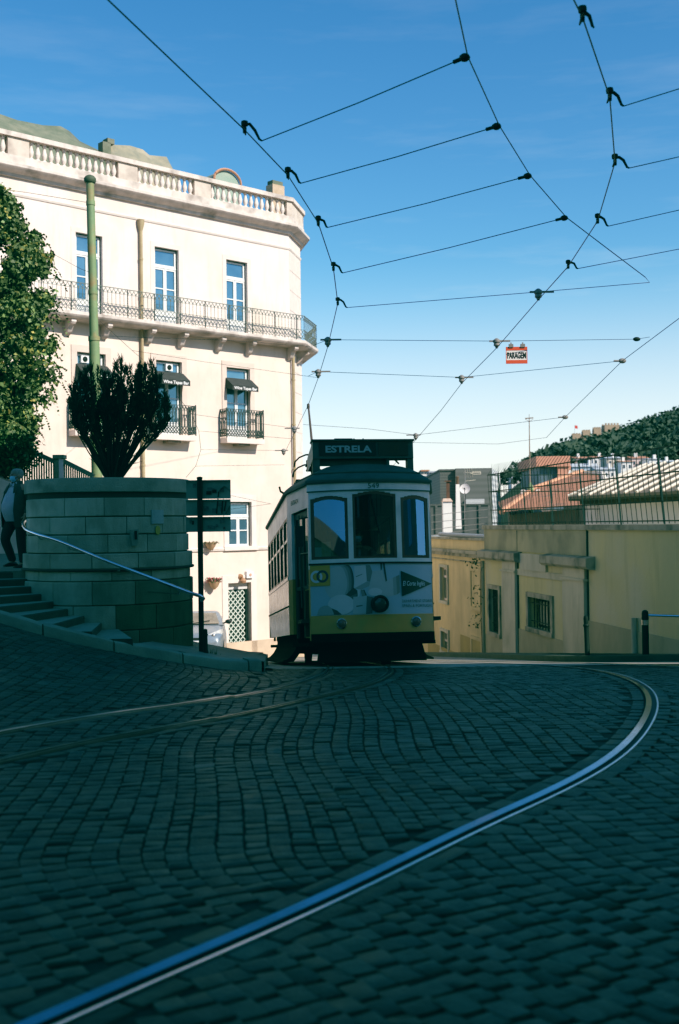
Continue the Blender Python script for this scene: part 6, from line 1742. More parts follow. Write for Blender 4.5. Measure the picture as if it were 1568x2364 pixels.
wire('span_wire', 'span wire below the stop sign reaching the thin guy wire', [at(712, 868, LWP[8].y), LWP[8] + UPV, RWP[9] + UPV, GWP[2]], .005, 'span wires')
wire('span_wire', 'lowest span wire passing just over the tram to the thin guy wire', [at(700, 980, 27.5), at(850, 990, 27.8), RWP[11] + UPV, GWP[3]], .005, 'span wires')
wire('span_wire', 'faint lower span wire ending at the guy wire beside the roof mast', [RWP[11] + Vector((0, 1, 0)), at(1150, 1025, 29), GWP[4]], .0045, 'span wires')
for k, (g_, lab) in enumerate(((GWP[2], 'upper'), (GWP[3], 'lower'))):
    t_ = thing('wire_insulator', f'{lab} pale insulator on the thin guy wire at the right', 'insulator', g_, 'insulators on the guy wire'); m = MB(); m.ball(g_, .075, .05, .05, 8, 6); m.tube([g_ - Vector((.16, 0, 0)), g_], .02, 6); m.build('body', M['wiregrey'], t_, True)
# stop sign
sp0 = at(1168, 801, 20.45); sp1 = at(1218, 839, 20.45)
ss = thing('stop_sign', 'red and white hanging sign reading PARAGEM', 'sign', (sp0 + sp1) / 2)
xa = sp0.x; xb = sp1.x; za = sp0.z; zb = sp1.z; yy = 20.45; hh = za - zb
m = MB(); m.bx(xa, xb, yy, yy + .02, zb, za); pn = m.build('panel', mat('sign_white', (.74, .72, .66), None, rough=.5), ss)
m = MB(); m.bx(xa, xb, yy - .003, yy + .001, zb, zb + hh * .21); m.bx(xa, xb, yy - .003, yy + .001, za - hh * .21, za); m.bx(xa, xa + .01, yy - .003, yy + .001, zb + hh * .21, za - hh * .21); m.bx(xb - .01, xb, yy - .003, yy + .001, zb + hh * .21, za - hh * .21); m.build('red_band', mat('sign_red', (.62, .09, .04), None, rough=.5), pn)
vs, fs, w_ = text2d('PARAGEM', hh * .36, .03, 0, (xb - xa) * .88); m = MB(); m.mesh([(xa + (xb - xa) * .06 + x, yy - .004, zb + hh * .32 + y) for x, y in vs], fs); m.build('lettering', M['black'], pn)
for u in (1180, 1207):
    p = at(u, 799, yy); m = MB(); m.bx(p.x - .04, p.x + .04, yy - .02, yy + .03, za - .01, za + .05); m.bx(p.x - .012, p.x + .012, yy, yy + .01, za + .05, za + .08); m.build('clip', M['wiregrey'], ss)
# wires strung before the cream facade
FWG = 'thin wires in front of the cream facade'
far = [at(*p) for p in ((430, 1102, 31), (452, 1076, 30.5), (464, 1038, 30), (459, 995, 29), (443, 956, 28), (410, 915, 27))]
wire('facade_wire', 'thin crooked wire hanging in front of the facade between the balconies and the sign', far, .006, FWG)
for (a, b, lab) in ((far[4], LWP[10] + UPV, 'topmost'), (far[3], LWP[10] + Vector((0, .6, -.1)), 'second'), (far[2], LWP[11] + UPV, 'third'), (far[1], LWP[11] + Vector((0, .4, -.25)), 'lowest')):
    wire('facade_wire', f'{lab} of the near-level wires crossing the facade above the street sign', [a, b], .0045, FWG)
wire('facade_wire', 'thin wire from the left edge to the top of the green pole', [at(-40, 432, 26), at(60, 444, 26.1), at(200, 467, 26.2)], .006, FWG)
wire('facade_wire', 'thin wire from the green pole slanting down to the drainpipe', [at(232, 742, 26.2), at(305, 809, 31), at(330, 830, 33)], .006, FWG)
wire('facade_wire', 'thin wire from the green pole level across the facade below the balcony', [at(236, 775, 26.2), at(325, 779, 30), at(520, 785, 33), at(715, 800, 36)], .0055, FWG)
wire('facade_wire', 'thin wire from the drainpipe across the awnings to the corner', [at(305, 809, 31), at(470, 835, 31), at(620, 856, 31), at(735, 872, 31)], .005, FWG)
wire('facade_wire', 'thin wire from the left edge dipping behind the ivy to the green pole', [at(130, 590, 26), at(185, 620, 26.1), at(215, 632, 26.2)], .005, FWG)
wire('facade_wire', 'thin wire crossing the ground-floor window towards the tram', [at(515, 1140, 31), at(600, 1158, 31), at(625, 1163, 31)], .005, FWG)
wire('facade_wire', 'second thin wire crossing the ground-floor window, rising to the tram', [at(480, 1182, 31), at(560, 1172, 31), at(626, 1163, 31)], .005, FWG)
# cables in front of the grey roofs
for k, (v0, v1) in enumerate(((1187, 1176), (1203, 1194), (1220, 1208), (1233, 1219))):
    wire('roof_cable', f'{["top", "second", "third", "lowest"][k]} of the four pale cables before the grey rooftop wall', [at(996, v0 + 3, 41), at(1050, (v0 + v1) / 2 + 2, 41), at(1126, v1, 41)], .012, 'pale cables before the grey roofs').data.materials.__setitem__(0, M['wiregrey'])
# ------------------------------------------------------------------ ivy tree and planter bush
M['ivy'] = mat('ivy_leaf', (1, 1, 1), None, rough=.55, attr=True, spec=.3)
lr = random.Random(4)
IY = 24.2
prof = [(395, -28), (440, 8), (480, 38), (520, 70), (560, 106), (600, 122), (640, 128), (680, 124), (720, 120), (760, 124), (800, 126), (850, 130), (900, 124), (950, 104), (1000, 88), (1045, 60), (1080, 40)]
pv = [p[0] for p in prof]; pu = [p[1] for p in prof]
iv = thing('ivy_tree', 'tall ivy-covered tree with glossy sunlit leaves at the left edge', 'tree', at(-40, 1120, IY + .5))
V_ = []; F_ = []; C_ = []
clumps = []
for k in range(620):
    v = lr.uniform(400, 1078); ub = float(np.interp(v, pv, pu)); R_ = (ub + 60) / F * IY
    th = lr.uniform(0, 2 * pi); rr = R_ * (lr.uniform(.62, 1.0) if lr.random() < .85 else lr.uniform(.1, .6))
    c = at(-60, v, IY + 1.0) + Vector((rr * math.cos(th), -rr * math.sin(th) * .9, 0)); clumps.append((c, lr.uniform(.13, .30), lr.uniform(.55, 1.3)))
for (c, r, tone) in clumps:
    for k in range(int(30 + 95 * r / .25)):
        d = Vector((lr.gauss(0, 1), lr.gauss(0, 1), lr.gauss(0, 1))); d = d / max(d.length, .01) * r * lr.uniform(.35, 1.1); p = c + d
        n = (d.normalized() * .6 + Vector((lr.uniform(-1, 1), lr.uniform(-1, 1), lr.uniform(-.2, 1)))).normalized(); a = n.cross(Vector((lr.uniform(-1, 1), lr.uniform(-1, 1), lr.uniform(-1, 1)))).normalized(); b = n.cross(a)
        s_ = lr.uniform(.035, .066); i0 = len(V_)
        V_.extend([p - a * s_, p - b * s_ * .75, p + a * s_ * 1.1 - n * .015, p + b * s_ * .75]); F_.append((i0, i0 + 1, i0 + 2, i0 + 3))
        t = tone * lr.uniform(.6, 1.35)
        yl = lr.random()
        col = (.115 * t, .170 * t, .060 * t) if yl < .86 else ((.22 * t, .235 * t, .06 * t) if yl < .96 else (.30 * t, .27 * t, .07 * t))
        C_.extend([(*col, 1)] * 4)
# trailing shoots
for k in range(46):
    v = lr.uniform(415, 1060); ub = float(np.interp(v, pv, pu)) - 6; p = at(ub, v, IY + lr.uniform(-.4, .6)); d = Vector((lr.uniform(.2, .6), lr.uniform(-.3, .1), lr.uniform(-.6, .5)))
    for q in range(lr.randint(6, 13)):
        p = p + d * .055 + Vector((0, 0, -.006 * q)); a = Vector((lr.uniform(-1, 1), lr.uniform(-1, 1), lr.uniform(-1, 1))).normalized() * .036; b = a.cross(Vector((lr.random(), lr.random(), 1))).normalized() * .028; i0 = len(V_)
        V_.extend([p - a, p - b, p + a, p + b]); F_.append((i0, i0 + 1, i0 + 2, i0 + 3)); t = lr.uniform(.7, 1.4); C_.extend([(.12 * t, .17 * t, .05 * t, 1)] * 4)
fast_mesh('crown', [v[:] for v in V_], F_, M['ivy'], C_, False, iv)
m = MB(); b0 = at(-60, 1130, IY + 1); m.tube([b0 + Vector((0, 0, -1.2)), b0 + Vector((.1, 0, 1.5)), b0 + Vector((-.1, .1, 4)), b0 + Vector((0, 0, 6))], [.26, .2, .15, .06], 9)
for k in range(7):
    z = 1 + k * .7; a = lr.uniform(0, 2 * pi); m.tube([b0 + Vector((0, 0, z)), b0 + Vector((.6 * math.cos(a), .6 * math.sin(a), z + .4)), b0 + Vector((1.1 * math.cos(a), 1.1 * math.sin(a), z + .9))], [.07, .045, .02], 6)
m.build('trunk', mat('grey_bark', (.12, .09, .06), (.07, .055, .04), 6, .9, bump=.6), iv, True)
# dark shrub under the ivy
us = thing('shrub', 'dark green shrub at the foot of the ivy tree above the walking man', 'shrub', at(10, 1110, 23.6))
V_ = []; F_ = []; C_ = []
for k in range(60):
    c = at(lr.uniform(-60, 62), lr.uniform(1015, 1092), 23.3 + lr.uniform(0, 1)); 
    for q in range(60):
        d = Vector((lr.gauss(0, .13), lr.gauss(0, .13), lr.gauss(0, .13))); p = c + d; a = Vector((lr.uniform(-1, 1), lr.uniform(-1, 1), lr.uniform(-1, 1))).normalized() * .05; b = a.cross(Vector((lr.random(), lr.random(), 1))).normalized() * .035; i0 = len(V_)
        V_.extend([p - a, p - b, p + a, p + b]); F_.append((i0, i0 + 1, i0 + 2, i0 + 3)); t = lr.uniform(.5, 1.3); C_.extend([(.05 * t, .10 * t, .03 * t, 1)] * 4)
fast_mesh('foliage', [v[:] for v in V_], F_, M['ivy'], C_, False, us)
m = MB(); c = at(5, 1115, 23.8)
for k in range(6):
    a = lr.uniform(0, 6.28); m.tube([c, c + Vector((.3 * math.cos(a), .2 * math.sin(a), .5)), c + Vector((.6 * math.cos(a), .4 * math.sin(a), .9))], [.03, .02, .01], 5)
m.build('stems', M['t_wood'], us)

# upright dark bush in the planter: many stems, each a plume of fine needles
bush = thing('planter_bush', 'dark bushy evergreen with upright plumes growing in the round planter', 'bush', (PCX, PCY, 2.3))
BYc = 18.15
stems = [(168, 905), (176, 930), (178, 880), (190, 862), (200, 848), (212, 842), (224, 850), (236, 858), (205, 900), (222, 905), (245, 880), (258, 852), (270, 836), (283, 828), (296, 836), (303, 850), (314, 858), (327, 846), (338, 840), (350, 842), (362, 856), (372, 876), (380, 905), (378, 930), (358, 900), (340, 890), (322, 900), (300, 890), (280, 880), (262, 905), (240, 920), (215, 940), (190, 955), (200, 975), (352, 945), (330, 950), (345, 920), (255, 940), (285, 930), (365, 950), (232, 890), (248, 900), (268, 870), (288, 860), (345, 870), (355, 880), (195, 890), (185, 910), (210, 870)]
wood = MB(); V_ = []; F_ = []; C_ = []
def needles(p, up, n, rad, ln):
    for k in range(n):
        a = lr.uniform(0, 2 * pi); s_ = up.cross(Vector((math.cos(a), math.sin(a), .1))).normalized()
        o = p + s_ * rad * lr.uniform(.1, 1); d = (up * lr.uniform(.6, 1.2) + s_ * lr.uniform(.1, .6)).normalized() * ln * lr.uniform(.6, 1.3); w_ = d.cross(Vector((lr.uniform(-1, 1), lr.uniform(-1, 1), lr.uniform(-1, 1)))).normalized() * .008
        i0 = len(V_); V_.extend([o - w_, o + w_, o + d + w_ * .3, o + d - w_ * .3]); F_.append((i0, i0 + 1, i0 + 2, i0 + 3)); t = lr.uniform(.4, 1.3); C_.extend([((.020 * t, .040 * t, .020 * t, 1) if lr.random() > .08 else (.06 * t, .05 * t, .02 * t, 1))] * 4)
def top_edge(u):
    return float(np.interp(u, (160, 172, 190, 214, 236, 250, 262, 284, 300, 312, 326, 350, 372, 388), (920, 880, 866, 838, 856, 884, 850, 826, 846, 872, 846, 838, 866, 915)))
def bot_edge(u):
    return float(np.interp(u, (160, 190, 225, 262, 300, 345, 388), (945, 985, 1025, 1040, 1020, 985, 940)))
tips = []
for k in range(100):
    u = lr.uniform(163, 386); t0 = top_edge(u); b0 = bot_edge(u)
    v = t0 + lr.uniform(-7, 9) if lr.random() < .42 else lr.uniform(t0 + 12, t0 + (b0 - t0) * .62)
    tips.append((u, v))
def plume(P_, f0, dens, rad, ln):
    n = len(P_)
    for i in range(n):
        f = i / max(1, n - 1)
        if f < f0: continue
        up = (P_[min(i + 1, n - 1)] - P_[max(i - 1, 0)]).normalized(); needles(P_[i], up, dens, rad * (1.3 - f) + .006, ln * lr.uniform(.7, 1.2))
for (u, v) in tips:
    yd = BYc + lr.uniform(-.55, .55); tip_ = at(u, v, yd)
    b_ = at(262 + (u - 270) * .12 + lr.uniform(-6, 6), 1108, BYc + (yd - BYc) * .25); h = tip_ - b_
    k1 = lr.uniform(.40, .56); k2 = lr.uniform(.84, 1.0)
    mid = b_ + Vector((h.x * k1, h.y * .5, h.z * .35)); m2 = b_ + Vector((h.x * k2, h.y * .9, h.z * .68))
    P_ = spline([b_, mid, m2, tip_], .045); n = len(P_)
    wood.tube(P_[::3] + [P_[-1]], [max(.016 * (1 - i / (n / 3 + 1)), .004) for i in range(len(P_[::3]) + 1)], 5)
    plume(P_, .64, 5, .020, .08)
    for q in range(lr.randint(6, 9)):
        i = int(n * lr.uniform(.46, .92)); p = P_[i]; a = lr.uniform(0, 2 * pi); L_ = lr.uniform(.08, .22)
        sd2 = Vector((math.cos(a), math.sin(a) * .8, 0)); e = p + sd2 * L_ * .45 + Vector((0, 0, L_ * lr.uniform(.7, 1.05)))
        if e.z > tip_.z + .06: e.z = tip_.z + lr.uniform(-.04, .06)
        Q_ = spline([p, p.lerp(e, .5) + sd2 * .03, e], .04); wood.tube([p, Q_[len(Q_) // 2], e], [.006, .004, .002], 4); plume(Q_, .1, 5, .018, .07)
for k in range(26):   # twiggy dead side shoots low down
    u = lr.choice([lr.uniform(205, 235), lr.uniform(300, 335)]); b_ = at(255 + (u - 265) * .4, lr.uniform(1030, 1090), BYc); t_ = at(u, lr.uniform(985, 1070), BYc + lr.uniform(-.2, .2)); wood.tube([b_, b_.lerp(t_, .5) + Vector((0, 0, .03)), t_], [.008, .005, .003], 4)
wood.build('stems', mat('dark_twig', (.03, .022, .015), (.02, .015, .01), 8, .9), bush, True)
fast_mesh('foliage', [v[:] for v in V_], F_, mat('bush_needle', (1, 1, 1), None, rough=.7, attr=True, spec=.2), C_, False, bush)

# ------------------------------------------------------------------ people
def skin_mesh(name, J, E, mt, parent, T, sub=2, root=0):
    """J: {key: (x, y, z, rx, ry)}; E: pairs of keys"""
    keys = list(J); me = bpy.data.meshes.new(name); o0 = ORG[parent.name]
    me.from_pydata([Vector(T(*J[k][:3])) - o0 for k in keys], [(keys.index(a), keys.index(b)) for a, b in E], [])
    ob = bpy.data.objects.new(name, me); COL.objects.link(ob)
    sk = ob.modifiers.new('skin', 'SKIN'); sk.use_smooth_shade = True
    for i, k in enumerate(keys):
        sv = me.skin_vertices[0].data[i]; r = J[k][3:]; sv.radius = (r[0], r[1] if len(r) > 1 else r[0]); sv.use_root = (i == root)
    ss_ = ob.modifiers.new('sub', 'SUBSURF'); ss_.levels = sub; ss_.render_levels = sub
    dg = bpy.context.evaluated_depsgraph_get(); dg.update()
    nm = bpy.data.meshes.new_from_object(ob.evaluated_get(dg)); bpy.data.objects.remove(ob)
    nm.name = name; nm.materials.clear(); nm.materials.append(mt); nm.polygons.foreach_set('use_smooth', [True] * len(nm.polygons))
    o2 = bpy.data.objects.new(name, nm); COL.objects.link(o2); o2.parent = parent; ORG[o2.name] = o0
    return o2
M['skin'] = mat('weathered_skin', (.36, .20, .135), (.30, .16, .11), 12, .6)
M['hair'] = mat('grey_hair', (.30, .28, .25), (.18, .17, .16), 60, .8, bump=.6, bscale=120)
M['mask'] = mat('surgical_mask_blue', (.30, .58, .70), (.24, .50, .62), 20, .85)
M['shirt'] = mat('pale_grey_shirt', (.42, .42, .44), (.34, .34, .37), 9, .9, bump=.3)
M['jacket'] = mat('dark_green_jacket', (.050, .068, .052), (.032, .046, .036), 6, .9, bump=.4)
M['trouser'] = mat('black_trousers', (.016, .018, .020), (.010, .012, .013), 6, .9, bump=.4)
M['shoe'] = mat('black_shoe', (.01, .01, .01), None, rough=.4)
def ell(T, c, rx, ry, n=22, a0=0, a1=2 * pi):
    return [Vector(T(c[0] + rx * math.cos(a0 + (a1 - a0) * k / n), c[1] + ry * math.sin(a0 + (a1 - a0) * k / n), c[2])) for k in range(n if abs(a1 - a0 - 2 * pi) < 1e-6 else n + 1)]

def head_parts(body, T, hz, hx, hy, mask=True, turn=0.0, hairmat=None, par=None):
    """hz: chin height; face looks along -y of the local frame, turned by 'turn'"""
    ct, st_ = math.cos(turn), math.sin(turn)
    def H(x, y, z): return T(hx + x * ct - y * st_, hy + x * st_ + y * ct, hz + z)
    m = MB(H)
    rings = []
    for (z, rx, ry, cy) in ((.06, .075, .085, .02), (.10, .087, .10, .022), (.15, .089, .108, .02), (.19, .080, .098, .018), (.215, .058, .072, .016), (.228, .022, .03, .014)):
        ring = []
        for k in range(26):
            a = 2 * pi * k / 26; fr = math.sin(a) < -.2 and z < .145      # leave the face free
            ring.append((rx * math.cos(a) * (.8 if fr else 1), cy + ry * math.sin(a) * (.55 if fr else 1), z))
        rings.append(ring)
    m.loft(rings, True); m.build('hair', hairmat or M['hair'], par, True, 60)
    for s in (-1, 1):
        m = MB(H); m.ball((s * .032, -.083, .118), .013, .010, .008, 8, 6); m.build('eye', M['shoe'], par, True)
        m = MB(H); m.ball((s * .085, .012, .095), .012, .022, .032, 8, 6); m.build('ear', M['skin'], par, True)
        m = MB(H); m.bar((s * .015, -.094, .138), (s * .05, -.083, .138), .010); m.build('eyebrow', hairmat or M['hair'], par)
    if mask:
        m = MB(H); rings = []
        for (z, w_, d) in ((-.005, .045, -.066), (.02, .062, -.094), (.05, .066, -.112), (.08, .060, -.108), (.095, .052, -.098)):
            rings.append([(w_ * math.sin(a), d + .055 * (1 - math.cos(a * .9)) + (.03 if abs(a) > 1.3 else 0), z) for a in [(-1.45 + 2.9 * k / 12) for k in range(13)]])
        m.loft(rings, False, closed=False); mk = m.build('face_mask', M['mask'], par, True, 60)
        m = MB(H)
        for s in (-1, 1): m.tube([(s * .062, -.06, .08), (s * .087, .01, .10)], .003, 5); m.tube([(s * .06, -.05, .02), (s * .087, .012, .07)], .003, 5)
        m.build('ear_loop', M['mask'], mk)

# the walking man: local x = his left (picture right), -y = his front
mf = at(44, 1312, 19.4)
man = thing('person', 'man in open dark jacket, pale shirt and blue mask at the top of the steps', 'person', mf)
yaw = math.radians(-32)
def MT(x, y, z):
    return (mf.x - .03 + x * math.cos(yaw) - y * math.sin(yaw), mf.y + x * math.sin(yaw) + y * math.cos(yaw), mf.z + z)
def hand(J, E, key, w0, dirv, side, side2):
    """palm, four curled fingers and a thumb from wrist w0"""
    d = Vector(dirv).normalized(); s = Vector(side).normalized(); f = Vector(side2).normalized()
    p = Vector(w0) + d * .045; J[key + 'p'] = (*p, .030, .020); E.append((key, key + 'p'))
    for i, (off, ln) in enumerate(((-.028, .066), (-.010, .076), (.009, .072), (.026, .056))):
        a = p + s * off + d * .035; b = a + d * ln * .5 + f * .012; c = b + d * ln * .35 + f * .032
        J[f'{key}f{i}a'] = (*a, .010); J[f'{key}f{i}b'] = (*b, .009); J[f'{key}f{i}c'] = (*c, .007); E += [(key + 'p', f'{key}f{i}a'), (f'{key}f{i}a', f'{key}f{i}b'), (f'{key}f{i}b', f'{key}f{i}c')]
    a = p + s * -.034 - d * .01 + f * .012; b = a + d * .03 + s * -.012 + f * .022; J[key + 'ta'] = (*a, .011); J[key + 'tb'] = (*b, .009); E += [(key + 'p', key + 'ta'), (key + 'ta', key + 'tb')]
J = {'pel': (0, 0, .92, .15, .12), 'sp': (0, -.01, 1.10, .155, .13), 'ch': (0, .0, 1.28, .16, .12), 'nk': (0, .02, 1.43, .062, .062), 'hb': (-.0, -.005, 1.53, .072, .08), 'hm': (0, .0, 1.60, .078, .092), 'ht': (0, .01, 1.68, .062, .075), 'nose': (-.045, -.095, 1.575, .014),
     'shl': (.19, .02, 1.37, .075), 'ell': (.30, .06, 1.12, .052), 'wrl': (.27, -.06, .90, .032), 'shr': (-.19, .02, 1.37, .075), 'elr': (-.29, .08, 1.12, .052), 'wrr': (-.30, -.02, .88, .032),
     'hpl': (.095, .0, .86, .10), 'knl': (.10, .0, .48, .066), 'anl': (.09, .06, .09, .042), 'tol': (.098, -.06, .05, .03), 'hpr': (-.10, .0, .86, .10), 'knr': (-.12, -.16, .50, .066), 'anr': (-.10, .02, .12, .042), 'tor': (-.108, -.08, .08, .03)}
E_ = [('pel', 'sp'), ('sp', 'ch'), ('ch', 'nk'), ('nk', 'hb'), ('hb', 'hm'), ('hm', 'ht'), ('hm', 'nose'), ('ch', 'shl'), ('shl', 'ell'), ('ell', 'wrl'), ('ch', 'shr'), ('shr', 'elr'), ('elr', 'wrr'), ('pel', 'hpl'), ('hpl', 'knl'), ('knl', 'anl'), ('anl', 'tol'), ('pel', 'hpr'), ('hpr', 'knr'), ('knr', 'anr'), ('anr', 'tor')]
hand(J, E_, 'wrl', J['wrl'][:3], (-.05, -.25, -1), (0, 1, -.2), (-1, 0, 0)); hand(J, E_, 'wrr', J['wrr'][:3], (.05, -.2, -1), (0, 1, -.2), (1, 0, 0))
body = skin_mesh('body', J, E_, M['skin'], man, MT)
head_parts(body, MT, 1.475, 0, 0, True, -.45, None, man)
# shirt with belly
m = MB(MT); rings = []
for (z, rx, ry, cy) in ((.80, .190, .165, -.015), (.88, .200, .190, -.035), (.98, .205, .215, -.055), (1.08, .205, .215, -.055), (1.18, .205, .190, -.03), (1.28, .205, .160, -.005), (1.36, .185, .13, .01), (1.42, .11, .09, .015), (1.455, .072, .072, .012)):
    rings.append([(rx * math.cos(2 * pi * k / 26), cy + ry * math.sin(2 * pi * k / 26), z) for k in range(26)])
m.loft(rings, False); sh = m.build('shirt', M['shirt'], man, True, 60)
m = MB(MT)
for s in (-1, 1): m.prism([(s * .005, -.075, 1.43), (s * .07, -.05, 1.47), (s * .075, -.06, 1.41), (s * .03, -.12, 1.385)], (0, -.012, .004))
m.build('collar', M['shirt'], sh)
m = MB(MT)
for z in (1.32, 1.22, 1.12, 1.02, .92): 
    cy = float(np.interp(z, (.88, .98, 1.08, 1.18, 1.28, 1.36), (-.225, -.270, -.270, -.22, -.165, -.12))); m.ball((0, cy - .003, z), .007, .004, .007, 6, 4)
m.build('button', M['surround'], sh)
# jacket: open in front, with sleeves, lapels and hem
a_open = .62
m = MB(MT); rings = []
for (z, rx, ry, cy) in ((.70, .245, .215, -.02), (.82, .240, .225, -.03), (.98, .235, .230, -.045), (1.12, .232, .22, -.035), (1.26, .228, .185, -.005), (1.35, .215, .155, .012), (1.405, .16, .125, .02), (1.45, .092, .098, .022), (1.49, .082, .088, .025)):
    ao = a_open * (1.15 if z < 1.2 else (.95 if z < 1.4 else .55)); n = 28; out = []; inn = []
    for k in range(n + 1):
        a = -pi / 2 + ao + (2 * pi - 2 * ao) * k / n; w_ = 1 + .015 * math.sin(a * 7 + z * 9)
        out.append((rx * w_ * math.cos(a), cy + ry * w_ * math.sin(a), z)); inn.append(((rx - .012) * math.cos(a), cy + (ry - .012) * math.sin(a), z))
    rings.append(out + inn[::-1])
m.loft(rings, True); jk = m.build('jacket', M['jacket'], man, True, 50)
SJ = lambda s, e, w_: ({'a': (*s, .098, .09), 'b': (*(Vector(s).lerp(Vector(e), .5)), .082), 'c': (*e, .074), 'd': (*(Vector(e).lerp(Vector(w_), .6)), .062), 'e': (*(Vector(e).lerp(Vector(w_), .96)), .055)}, [('a', 'b'), ('b', 'c'), ('c', 'd'), ('d', 'e')])
for s in ('l', 'r'):
    js, es = SJ(J['sh' + s][:3], J['el' + s][:3], J['wr' + s][:3]); skin_mesh('sleeve', js, es, M['jacket'], man, MT)
m = MB(MT)
for s in (-1, 1): m.prism([(s * .055, -.08, 1.46), (s * .12, -.085, 1.40), (s * .15, -.135, 1.30), (s * .10, -.165, 1.12), (s * .085, -.14, 1.30)], (0, -.012, 0))
m.build('lapel', M['jacket'], jk)
js = {'w': (0, -.01, .90, .185, .155), 'wt': (0, -.01, .98, .17, .15), 'hl': (.10, .0, .80, .122), 'ml': (.105, .01, .62, .105), 'kl': (.105, .0, .47, .088), 'cl': (.10, .03, .27, .078), 'bl': (.095, .055, .07, .070), 'hr': (-.10, -.02, .80, .122), 'mr': (-.115, -.10, .64, .105), 'kr': (-.125, -.16, .50, .09), 'cr': (-.115, -.07, .30, .078), 'br': (-.105, .015, .10, .070)}
skin_mesh('trousers', js, [('w', 'wt'), ('w', 'hl'), ('hl', 'ml'), ('ml', 'kl'), ('kl', 'cl'), ('cl', 'bl'), ('w', 'hr'), ('hr', 'mr'), ('mr', 'kr'), ('kr', 'cr'), ('cr', 'br')], M['trouser'], man, MT)
for s, (x, y, z) in (('l', (.095, .06, .0)), ('r', (-.105, .02, .03))):
    m = MB(MT); rings = []
    for (yy, w_, h) in ((.06, .035, .07), (.04, .044, .09), (-.03, .046, .10), (-.10, .050, .07), (-.17, .048, .05), (-.215, .026, .035)):
        rings.append([(x + w_ * math.cos(2 * pi * k / 14), y + yy, z + max(0, h / 2 + h / 2 * math.sin(2 * pi * k / 14))) for k in range(14)])
    m.loft(rings, True); m.build('shoe', M['shoe'], man, True, 60)

# the driver, standing at the controller behind the middle windscreen
df = TT(-.16, .66, .80)
drv = thing('person', 'masked tram driver dimly seen behind the middle windscreen', 'person', df)
def DT(x, y, z):
    p = TT(-.12 + x, .86 + y, .62 + z); return (p.x, p.y, p.z)
J2 = {'pel': (0, 0, .92, .14, .11), 'sp': (0, 0, 1.10, .145, .11), 'ch': (0, 0, 1.28, .16, .11), 'nk': (0, .01, 1.42, .06), 'hb': (0, 0, 1.52, .07, .08), 'hm': (0, 0, 1.60, .076, .09), 'ht': (0, .01, 1.67, .06, .072), 'nose': (0, -.10, 1.585, .014),
      'shl': (.19, .0, 1.36, .07), 'ell': (.34, -.08, 1.14, .048), 'wrl': (.34, -.27, 1.16, .030), 'shr': (-.19, .0, 1.36, .07), 'elr': (-.30, -.06, 1.12, .048), 'wrr': (-.20, -.27, 1.12, .030), 'hpl': (.09, 0, .86, .095), 'knl': (.10, 0, .48, .064), 'anl': (.1, .02, .24, .04), 'hpr': (-.09, 0, .86, .095), 'knr': (-.10, 0, .48, .064), 'anr': (-.1, .02, .24, .04)}
E2 = [e for e in E_[:21] if e[1] not in ('tol', 'tor')]
hand(J2, E2, 'wrl', J2['wrl'][:3], (0, -1, -.1), (1, 0, 0), (0, 0, -1)); hand(J2, E2, 'wrr', J2['wrr'][:3], (.2, -1, -.1), (-1, 0, 0), (0, 0, -1))
skin_mesh('body', J2, E2, M['skin'], drv, DT)
head_parts(None, DT, 1.475, 0, 0, True, 0, M['shoe'], drv)
m = MB(DT); rings = []
for (z, rx, ry, cy) in ((.80, .175, .14, 0), (.95, .175, .14, 0), (1.10, .180, .14, 0), (1.25, .205, .14, 0), (1.34, .20, .13, 0), (1.40, .11, .09, .01), (1.44, .07, .07, .01)): rings.append([(rx * math.cos(2 * pi * k / 22), cy + ry * math.sin(2 * pi * k / 22), z) for k in range(22)])
m.loft(rings, False); m.build('shirt', mat('driver_shirt', (.10, .09, .07), (.07, .065, .05), 8, .9), drv, True, 60)
for s in ('l', 'r'):
    js2, es2 = SJ(J2['sh' + s][:3], J2['el' + s][:3], J2['wr' + s][:3]); js2 = {k: (*v[:3], *[r * .78 for r in v[3:]]) for k, v in js2.items()}; skin_mesh('sleeve', js2, es2, bpy.data.materials['driver_shirt'], drv, DT)
js2 = {k: (v[0] * .95, 0, v[2], *[r * .9 for r in v[3:]]) for k, v in js.items()}
js2['bl'] = (.1, .02, .26, .06); js2['br'] = (-.1, .02, .26, .06); js2['cl'] = (.1, .01, .36, .07); js2['cr'] = (-.1, .01, .36, .07)
skin_mesh('trousers', js2, [('w', 'wt'), ('w', 'hl'), ('hl', 'ml'), ('ml', 'kl'), ('kl', 'cl'), ('cl', 'bl'), ('w', 'hr'), ('hr', 'mr'), ('mr', 'kr'), ('kr', 'cr'), ('cr', 'br')], M['trouser'], drv, DT)
for s in (-1, 1):
    m = MB(DT); m.ball((s * .1, -.03, .22), .045, .12, .04, 10, 6); m.build('shoe', M['shoe'], drv, True)

